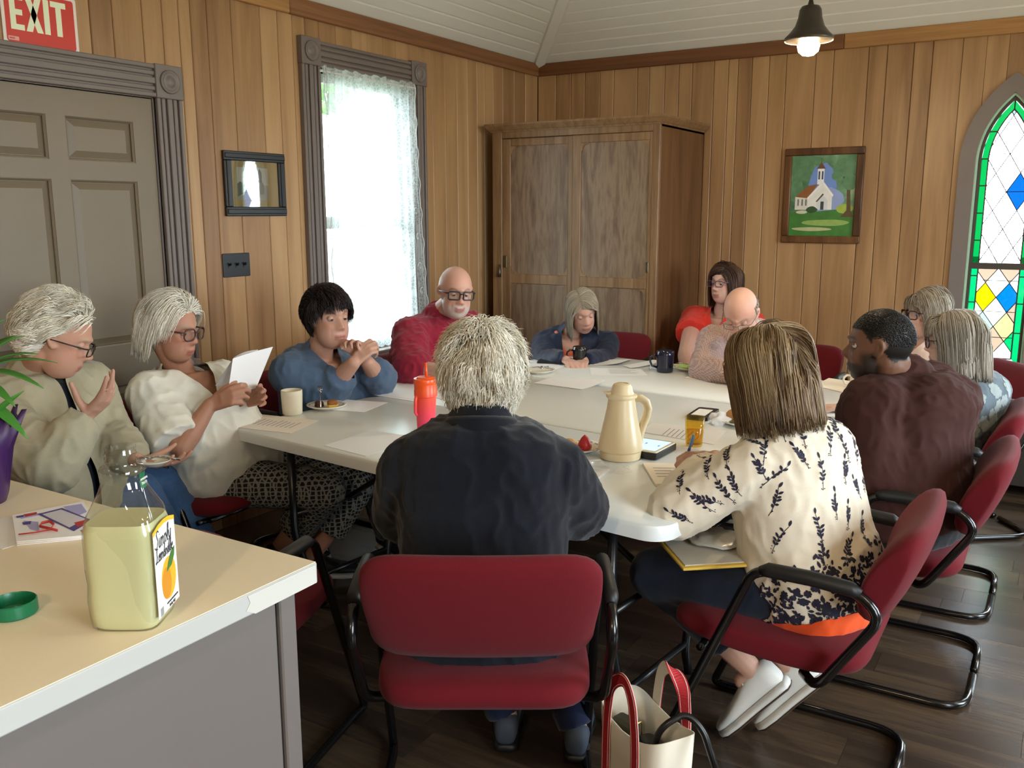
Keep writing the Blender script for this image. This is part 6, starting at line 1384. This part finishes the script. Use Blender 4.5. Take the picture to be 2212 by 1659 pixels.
for q, (P0, P1) in enumerate(((S_, E_), (E_, W__))):
    for f in ((.05, .36, .68, 1.0) if q == 0 else (.28, .58, .90)):
        for dv in (-F2+Z*.15, -F2*.4+Z):
            c = P0.lerp(P1, f+rgp.uniform(-.05, .05)); items.append((c+V(*dv).normalized()*.3, -V(*dv), rgp.uniform(.6, 1.3), sprig(rgp.uniform(.06, .08), 5, .78, rgp)))
for a in (-.12, -.02, .08): items.append((fr.at(a, -.6, -.02), fr.f, rgp.uniform(-.5, .5), sprig(.075, 5, .8, rgp)))
M_print = P('navy_print', '1a1830', .8); project_print(p, bl, M_print, items)
items = []
for _ in range(620):
    c = -.33-.22*rgp.random()**.75; th = rgp.uniform(-2.2, 2.2); d = fr.r*math.sin(th)-fr.f*math.cos(th); dens = (-.33-c)/.2
    if rgp.random() < .25+dens*.9:
        pl = [leafp(rgp.uniform(-.012, .012), rgp.uniform(-.012, .012), rgp.uniform(0, 6.3), rgp.uniform(.010, .020), .0038) for _ in range(5)] if rgp.random() < .6 else petals(.012, 7, rgp)
        items.append((fr.at(0, 0, c)+d*.6, -d, rgp.uniform(0, 6), pl))
project_print(p, bl, M_print, items, 'hem_print', .0018, True)
for k in 'RL':
    hj, kn, an, fd = p['legs'][k]; shoe(p['body'], p['org'], an, fd, [M_shwht, M_shwht, M_shbrn], .265, .85)
hair(p['body'], p['Mh'], p['org'], ['4b3a2a', '5f4a35', '7a6247', '96805f', 'a98f6a'], 3600, (.22, .28), dict(front=.052, side=-.03, nape=-.10), 'down', .10, .8, .40, (.06, .34), True, -.132, .0020, seed=5, steps=12, cling=.9, clumps=90)
spectacles(p['body'], p['Mh'], p['org'], '3a3a40')
tg = A(1478, 997, 2.78); tg.z = TZ+.013; up_ = (A(1507, 906, 2.62)-tg).normalized()
pn = thing('pen', 'blue ballpoint pen held upright in the writing hand', 'pen', tg); rot_ = up_.to_track_quat('Z', 'Y'); pn.rotation_mode = 'QUATERNION'; pn.rotation_quaternion = rot_
MB().lathe([(.0006, 0), (.0022, .012), (.0042, .03), (.0044, .10)], 12).build('barrel_grip', P('blue_grip', '2f3f8f', .35), pn, smooth=True); MB().lathe([(.0043, .10), (.0043, .135), (.0036, .150), (.0034, .160), (.001, .161)], 12).build('barrel', P('sky_blue_plastic', '6fa6dd', .3), pn, smooth=True); MB().b2(.004, .0056, -.002, .002, .105, .148).build('clip', P('sky_clip', '5c94d0', .3), pn)
ev = thing('envelope', 'yellow padded envelope lying on the lap in dark jeans', 'envelope', A(1525, 1195, 2.50), RZ+.15); ev.location.z = .605
MB().b2(-.115, .105, -.14, .15, -.004, .004).build('envelope_body', P('manila', 'd8b54a', .6), ev, bevel=.003); MB().b2(-.105, .10, -.125, .14, .004, .007).build('papers', P('grey_paper', 'bdb9ad', .6), ev)
pb = MB().sphere((0, 0, 0), (.085, .075, .010), 24, 12); pb.v = [tuple(V(*v)*(1+.4*noise.noise(V(*v)*40))) for v in pb.v]; o = tag(pb.build('plastic_bag', P('translucent_bag', 'b9b7ae', .25), smooth=True), 'crumpled translucent bag on top of the yellow envelope', 'bag'); o.location = ev.location+R2*.03+F2*.03+Z*.018
# ---- the man in maroon
H = V(-.37, 3.155, .52)
p = person('bearded man with short black hair in a maroon shirt, seen in profile', H, A(1946, 812, 3.12), A(1896, 748, 3.05), (-.95, .31), fac(1896, -1, .06), .02, skin='6e4a36', sw=.20, w=1.22, dp=1.45, belly=.10, hump=.05, hs=1.06, neckr=.066, lips='5c3a35', brow='17110e', beard='15100d', eyes='1c120d', nose=1.1, seed=13, armr=1.3, blush=.1, beard_amt=.9, jaw=1.08, scalp='17120f', maskkw=dict(front=.058, side=.005, nape=-.040, temple=.0),
  arms={'L': (A(1880, 1050, 2.92), A(1770, 1010, 3.05)), 'R': (A(1850, 960, 3.40), A(1780, 960, 3.35))}, hands={'L': dict(d=-R2, n=-Z), 'R': dict(d=-R2, n=-Z)}, lids=.6)
top(p, 'shirt', M_maroon, .92, -.15, .022, (.092, .085, .066, .060), .010, 7, 'crew', loose=.015); bottoms(p, M_blktr); shoes(p, [M_shblk, M_shsole])
hair(p['body'], p['Mh'], p['org'], ['0d0b0a', '100d0c', '191513'], 2600, (.004, .007), dict(front=.062, side=.030, nape=.01), 'back', .6, .0, .6, (.0, .02), width=.0022, seed=6, steps=3, rad=(.0775, .0985, .0945), clear=False)
# ---- the person in the grey-blue flower top
H = V(-.37, 3.89, .51)
p = person('person with straight grey-blond bob and glasses in a grey-blue flower-print top', H, A(2098, 800, 3.62), A(2060, 736, 3.56), (-.93, .37), fac(2060, -1, -.08), .10, skin='c9a392', man=False, sw=.175, w=1.12, dp=1.2, belly=.05, seed=14,
  arms={'L': (A(1945, 925, 3.50), A(1838, 880, 3.62)), 'R': (A(2000, 880, 3.95), A(1900, 850, 3.95))}, hands={'L': dict(d=-R2, n=-Z, curl=.3), 'R': dict(d=-R2, n=-Z)}, scalp='8d8069')
tp = top(p, 'top', M_flow, .92, -.18, .014, (.078, .070, .056, .046), .008, 8, 'scoop', .07, 1.1, loose=.02); bottoms(p, M_blktr); shoes(p, [M_shblk, M_shsole]); rgp = random.Random(9); fr = p['fr']; items = []
for _ in range(95):
    c = rgp.uniform(-.48, -.03); th = rgp.uniform(-.9, 2.2); d = -fr.r*math.sin(th)-fr.f*math.cos(th); items.append((fr.at(0, 0, c)+d*.6, -d, rgp.uniform(0, 6), petals(rgp.uniform(.022, .036), 6, rgp)))
for f in (.0, .25, .5, .75, 1.):
    for q in (0, 1): c = (p['S']['L'].lerp(p['arms']['L'][0], f) if q == 0 else p['arms']['L'][0].lerp(p['arms']['L'][1], f)); d = -F2*.8+Z*rgp.uniform(-.2, .8); items.append((c+V(*d)*.4, -V(*d), rgp.uniform(0, 6), petals(.026, 6, rgp)))
project_print(p, tp, P('pale_flower_print', '8f9a9a', .85, noise_amt=.15), items, 'flower_print')
hair(p['body'], p['Mh'], p['org'], ['756d60', '877e70', '989083', 'aca497'], 2600, (.24, .29), dict(front=.056, side=-.03, nape=-.10), 'down', .06, .9, .10, (.08, .30), True, -.130, .0021, seed=8, steps=11, fringe=.8, cling=.95, clumps=80)
spectacles(p['body'], p['Mh'], p['org'], '20181a', .050, .042, .0026, rnd=.018)
# ---- the person with glasses at the far right corner
H = V(-.44, 4.74, .51)
p = person('person with short grey bob and dark glasses behind the far right table corner', H, A(1996, 742, 4.46), A(2000, 676, 4.42), (-.75, -.66), fac(2000, -.80, -.60), .08, skin='c9a392', man=False, sw=.17, seed=15, arms={'R': (A(1940, 850, 4.35), A(1905, 838, 4.2)), 'L': (A(2030, 850, 4.4), A(1960, 845, 4.15))}, hands={'R': dict(d=-R2, n=-Z), 'L': dict(d=-R2, n=-Z)}, scalp='7d7263')
top(p, 'blouse', M_pinkl, 1., -.18, .012, neck='V', vd=.10, seed=9); bottoms(p, M_blktr); shoes(p, [M_shblk, M_shsole])
hair(p['body'], p['Mh'], p['org'], ['5d5347', '75695a', '8f8574', 'a89e8e'], 1600, (.17, .22), dict(front=.056, side=-.02, nape=-.09), 'down', .10, .8, .22, (.08, .28), True, -.10, .0026, seed=9, steps=9, fringe=.3, part=.03, cling=.9)
spectacles(p['body'], p['Mh'], p['org'], '17141a', .050, .040, .003, rnd=.012)
# ---- the old man in the khaki jacket
H = V(-2.90, 1.68, .52)
p = person('old man with wavy white hair and glasses in a khaki jacket gesturing with one hand', H, A(84, 792, 2.98), A(128, 730, 2.90), R2*.85-F2*.42, fac(128, .985, -.17), .42, skin='c0917b', sw=.185, w=1.1, dp=1.15, hs=1.04, belly=.05, hump=.04, lids=.85, nose=1.15, brow='b9a68c', seed=16, scalp='cdbfa6', maskkw=dict(front=.076, side=.015, nape=-.085),
  arms={'R': (A(112, 1008, 2.70), A(182, 903, 2.78)), 'L': (A(238, 950, 3.12), A(292, 992, 2.98))},
  hands={'R': dict(d=R2*.72+Z*.62-F2*.1, n=-R2*.45+Z*.75+F2*.3, curls=(.18, .30, .55, .75), thumb=(.5, .3, .8), tc=.1, splay=.16), 'L': dict(d=R2*.95-Z*.15, n=Z, curl=.35, thumb=(.6, .7, .4))},
  legs={'R': (A(300, 1062, 3.18), V(-2.52, 2.03, .09), (.9, .4)), 'L': (A(352, 1046, 3.32), V(-2.6, 2.2, .09), (.9, .4))})
j = top(p, 'jacket', M_khaki, 1., -.16, .022, (.085, .085, .074, .056), .013, 12, 'open', loose=.03, scale=11.); collar(p, M_khaki, j, .050, .074, .085, .75, .06, .45, spread=1.25)
s_ = MB().loft(torso_rings(p['fr'], 1.06, 1.1, .05, .010, t0=-.1, top=.97)); garment('polo_shirt', s_, cloth('dark_polo', '1c2230'), p['body'], p['org'], .010, .003, 4)
zz = MB(); fr = p['fr']; bottoms(p, M_denim); shoes(p, [M_shblk, M_shsole])
hair(p['body'], p['Mh'], p['org'], ['c4bba6', 'd9d2c0', 'efe9da', 'f7f4ea'], 2800, (.075, .12), dict(front=.074, side=.012, nape=-.095, temple=.02), 'back', .25, .22, .60, (.10, .42), seed=12, extra=lambda q: q[:, 1] < .058, width=.0022, cling=.7, clumps=80, fly=.1)
spectacles(p['body'], p['Mh'], p['org'], '171311', .048, .028, .0022, .104, -.004, .008)
pc = A(334, 1004, 2.94); pt_ = plate('small plate held in the old man\'s hand', pc, .055); fork('fork lying across the hand-held plate', pc+R2*.085+Z*.018, -R2, -.02, .13)
# ---- the woman in white holding a page
H = V(-2.75, 2.32, .52)
p = person('woman with white swept-back hair and tortoise glasses in a white linen blouse', H, A(388, 790, 3.42), A(374, 712, 3.36), R2*.86-F2*.50, fac(374, .80, -.60), .16, skin='b08069', man=False, sw=.17, w=1.05, dp=1.1, seed=17, lids=.62, brow='9a8a76', lips='a85f55', scalp='d2c8b5', maskkw=dict(front=.078, side=.0, nape=-.09),
  arms={'R': (A(392, 968, 3.18), A(452, 876, 3.24)), 'L': (A(518, 925, 3.55), A(523, 868, 3.48))},
  hands={'R': dict(d=R2*.9+Z*.40, n=F2*.75-Z*.35, curl=.75, thumb=(.6, .8, .5), tc=.4), 'L': dict(d=Z*.3+R2*.7-F2*.3, n=-F2*.9, curl=.5)},
  legs={'R': (A(705, 1058, 3.46), A(604, 1180, 3.74), (.6, .8)), 'L': (A(770, 1048, 3.72), A(672, 1205, 3.72), (.75, .6))})
b_ = top(p, 'blouse', M_linen, .46, -.24, .024, (.090, .098, .07, .06), .012, 14, 'V', .15, .48, loose=.045, scale=10.)
collar(p, M_linen, b_, .045, .082, .098, .95, .06, .42, spread=1.45)
bottoms(p, M_hexp, .62, (.105, .080, .075, .078)); shoes(p, [M_shblk, M_shsole])
MB().tube([p['Mh'] @ V(.060*math.sin(a), -.02+.075*math.cos(a), -.165-.035*math.cos(a)) for a in [-1.25+2.5*k/24 for k in range(25)]], .0012, 5).build('necklace', P('gold_chain', 'c9a25a', .3, metal=1.), p['body'], org=p['org'])
hair(p['body'], p['Mh'], p['org'], ['c4bba6', 'd8d4c9', 'efe9da', 'f7f4ea'], 3000, (.11, .165), dict(front=.066, side=.0, nape=-.095), 'back', .25, .55, .30, (.12, .42), seed=13, extra=lambda q: q[:, 1] < .066, width=.0021, steps=10, cling=.85, clumps=70, hang=True, zcut=-.088)
spectacles(p['body'], p['Mh'], p['org'], '4a2620', .052, .044, .003, rnd=.018)
def page(name, label, px, mt=M_paper):
    P4 = [A(*q) for q in px]; c = sum(P4, V(0, 0, 0))/4; o = MB(); n = 6; nr = (P4[1]-P4[0]).cross(P4[3]-P4[0]).normalized(); V_ = []
    for dz in (0, .0006):
        for j_ in range(n+1):
            for i in range(n+1): u, v = i/n, j_/n; V_.append((P4[0]*(1-u)*(1-v)+P4[1]*u*(1-v)+P4[2]*u*v+P4[3]*(1-u)*v)+nr*(dz+.012*math.sin(u*2.6)))
    o.add(V_, []); K = (n+1)**2
    for j_ in range(n):
        for i in range(n): a = j_*(n+1)+i; o.f += [(a, a+1, a+n+2, a+n+1), (K+a, K+a+n+1, K+a+n+2, K+a+1)]; o.m += [0, 0]
    return tag(o.build(name, mt, org=c, loc=c, smooth=True), label, 'paper')
page('paper_sheet', 'white page held up by the woman in the white blouse', [(503, 774, 3.27), (592, 749, 3.42), (556, 838, 3.42), (490, 863, 3.27)])
page('paper_sheet', 'second printed page behind the one held by the woman in white', [(505, 772, 3.29), (560, 757, 3.45), (520, 842, 3.42), (465, 833, 3.31)])
# ---- the woman in blue with clasped hands
H = V(-2.84, 3.00, .52)
p = person('woman with short dark hair and a slate blue top, hands clasped on the table', H, A(694, 756, 3.92), A(710, 686, 3.84), R2*.80-F2*.60, fac(710, .50, -.87), .02, skin='bb907d', man=False, sw=.185, w=1.2, dp=1.25, belly=.07, hs=1.08, seed=18, lids=.62, brow='3a2a22', lips='a8665e', scalp='1d1718', jaw=1.1, armr=1.12, neckr=.055,
  arms={'R': (A(716, 836, 3.88), A(764, 783, 3.76)), 'L': (A(818, 818, 4.02), A(793, 781, 3.84))},
  hands={'R': dict(d=Z*.62+R2*.62+F2*.35, n=F2*.8-Z*.2+R2*.3, curl=.75, thumb=(.3, .9, .3), tc=.3, sc=.95), 'L': dict(d=Z*.75-R2*.45-F2*.15, n=-F2*.85-R2*.2, curl=.80, thumb=(.3, .9, .2), tc=.3, sc=.95)},
  legs={'R': (A(800, 1010, 3.80), V(-2.52, 3.02, .09), (.9, -.3)), 'L': (V(-2.35, 3.10, .52), V(-2.45, 3.18, .09), (.9, -.3))})
top(p, 'top', M_bluet, .74, -.18, .014, (.080, .078, .064, .056), .010, 16, 'V', .11, .48, loose=.03); bottoms(p, M_blktr); shoes(p, [M_shblk, M_shsole])
hair(p['body'], p['Mh'], p['org'], ['120e10', '1d1719', '2c2224', '3a2c2c'], 2600, (.045, .085), dict(front=.060, side=.010, nape=-.085), 'side', .18, .5, .45, (.04, .26), seed=14, width=.0022, fringe=.7, cling=.7, fringe_z=.048, sweep=1.2, fly=.12)
# ---- the bald bearded man in crimson
H = V(-2.72, 3.66, .52)
p = person('smiling bald man with grey beard and black glasses in a crimson sweater', H, A(955, 678, 4.58), A(984, 632, 4.46), R2*.75-F2*.66, fac(984, .28, -.96), .10, -.06, skin='c99c8a', sw=.20, w=1.18, dp=1.2, belly=.07, hs=1.06, seed=19, smile=1., beard='b9b3ac', beard_amt=.75, brow='6a5848', jaw=1.12, neckr=.062, armr=1.15, lids=.5,
  arms={'R': (A(888, 795, 4.28), A(950, 800, 4.18)), 'L': (A(1048, 775, 4.60), A(1010, 806, 4.40))}, hands={'R': dict(d=R2*.9+F2*.3-Z*.1, n=-Z, curl=.4), 'L': dict(d=-R2*.7, n=-Z, curl=.4)})
sw_ = top(p, 'sweater', M_crim, .68, -.18, .020, (.086, .084, .074, .064), .015, 18, 'crew', loose=.03, scale=15.); bottoms(p, M_jean); shoes(p, [M_shblk, M_shsole])
MB().tube([p['fr'].at(.068*math.sin(a), -.006+.072*math.cos(a), .002-.028*math.cos(a)) for a in [2*math.pi*k/30 for k in range(30)]], .007, 8, closed=True).build('neck_rib', M_crim, sw_, org=p['org'], smooth=True)
spectacles(p['body'], p['Mh'], p['org'], '15181c', .052, .036, .0036, rnd=.008)
# ---- the woman in the navy windbreaker
H = V(-2.33, 4.66, .50)
p = person('woman with straight grey hair in an open navy jacket looking down before the cabinet', H, A(1234, 712, 5.10), A(1258, 672, 5.00), fac(1240, .06, -1), fac(1258, .30, -.95), .42, .16, skin='cda393', man=False, sw=.175, w=1.0, dp=1.0, seed=20, lids=.92, lips='b0706a', scalp='8d8474', brow='a08c78',
  arms={'R': (A(1176, 782, 4.98), A(1222, 778, 4.78)), 'L': (A(1304, 782, 5.0), A(1262, 780, 4.78))}, hands={'R': dict(d=-F2+R2*.3, n=-Z, curl=.5), 'L': dict(d=-F2-R2*.3, n=-Z, curl=.5)})
sh = MB().loft(torso_rings(p['fr'], .98, .97, .0, .002, t0=-.2, top=1.0)); fr = p['fr']
def scoop(P_): a, b, c = fr.loc(P_); return np.where((b > -.02) & (c > -.2), np.sqrt((a/.9)**2+(c-.0)**2)-.078, 1.)
garment('shirt', sh, M_coral, p['body'], p['org'], .009, .004, 3, scoop)
def openf(P_, a, b, c): return np.where(b > .02, np.abs(a)-np.clip(.055+.09*(c+.02)+.0*c, .045, .08), 1.)
jk = top(p, 'jacket', M_windb, 1., -.2, .020, (.076, .074, .062, .050), .010, 20, 'none', loose=.02, cutx=lambda P_, a, b, c: openf(P_, a, b, c))
collar(p, M_windb, jk, .030, .075, .084, .95, .05, .45, spread=1.2); bottoms(p, M_blktr); shoes(p, [M_shblk, M_shsole])
MB().tube([fr.at(-.060+.02*k/7, .155-.012*(k/7-.5)**2, -.07-.05*k) for k in range(8)], .003, 5).build('zip', P('pale_zip', 'c9c9c9', .4), jk, org=p['org'])
hair(p['body'], p['Mh'], p['org'], ['8c8170', '9a8f7e', 'a79c88', 'bfb5a2'], 1900, (.20, .25), dict(front=.060, side=-.02, nape=-.10), 'down', .04, .9, .12, (.04, .18), True, -.115, .0025, seed=15, steps=10, part=.02, cling=.95)
# ---- the woman in coral
H = V(-1.80, 5.44, .52)
p = person('woman with dark brown bob and glasses in a coral red dress, behind the bald man', H, A(1560, 668, 5.46), A(1566, 612, 5.38), fac(1566, -.4, -.9), fac(1566, -.62, -.78), .0, skin='c9a090', man=False, sw=.18, w=1.15, dp=1.1, belly=.03, seed=21, brow='4a342a', lips='b0645e', scalp='33241d', armr=1.2,
  arms={'R': (A(1480, 768, 5.26), A(1492, 822, 5.05)), 'L': (A(1640, 770, 5.4), A(1580, 820, 5.1))}, hands={'R': dict(d=-F2+R2*.4, n=-Z), 'L': dict(d=-F2-R2*.3, n=-Z)})
top(p, 'dress', M_redd, .20, -.2, .012, (.080, .086, .07, .06), .008, 22, 'V', .10, .6, loose=.015); bottoms(p, M_redd, .25, (.11, .10, .10, .10), 'skirt'); shoes(p, [M_shblk, M_shsole])
hair(p['body'], p['Mh'], p['org'], ['2a1c17', '3a2820', '4d362a', '6a4c38'], 1900, (.20, .25), dict(front=.058, side=-.02, nape=-.10), 'down', .06, .9, .18, (.06, .24), True, -.125, .0025, seed=16, steps=10, part=-.03, cling=.95)
spectacles(p['body'], p['Mh'], p['org'], '5a3f5c', .048, .034, .0024, rnd=.012)
# ---- the bald man in the checked shirt
H = V(-1.27, 4.82, .52)
p = person('bald man with grey side hair and thin glasses in a pale checked shirt, head bowed', H, A(1612, 712, 4.54), A(1600, 678, 4.30), fac(1600, -.15, -1), fac(1600, -.22, -.97), .62, .0, skin='cda08e', sw=.195, w=1.1, dp=1.1, hs=1.02, seed=22, lids=.92, brow='7a6a5c', blush=.5,
  arms={'R': (A(1520, 800, 4.40), A(1575, 806, 4.20)), 'L': (A(1700, 795, 4.40), A(1640, 805, 4.18))}, hands={'R': dict(d=-F2+R2*.5, n=-Z, curl=.5), 'L': dict(d=-F2-R2*.5, n=-Z, curl=.5)})
s2 = top(p, 'shirt', M_check, 1., -.18, .016, (.080, .078, .064, .048), .010, 24, 'crew', loose=.02); collar(p, M_check, s2, .034, .070, .078, .6, .045, .42); bottoms(p, M_jean); shoes(p, [M_shblk, M_shsole])
hair(p['body'], p['Mh'], p['org'], ['6d655e', '8a8178', 'a39b92'], 1000, (.012, .020), dict(front=.20, side=-.01, nape=-.07), 'down', .10, .3, .25, (.0, .03), width=.0024, seed=17, steps=4, clear=False, extra=lambda q: (np.abs(q[:, 0]) > .055) & (q[:, 2] < .055) & (q[:, 1] < .03) | (q[:, 1] < -.075) & (q[:, 2] < .05))
spectacles(p['body'], p['Mh'], p['org'], '6a645e', .048, .030, .0016, rnd=.010)
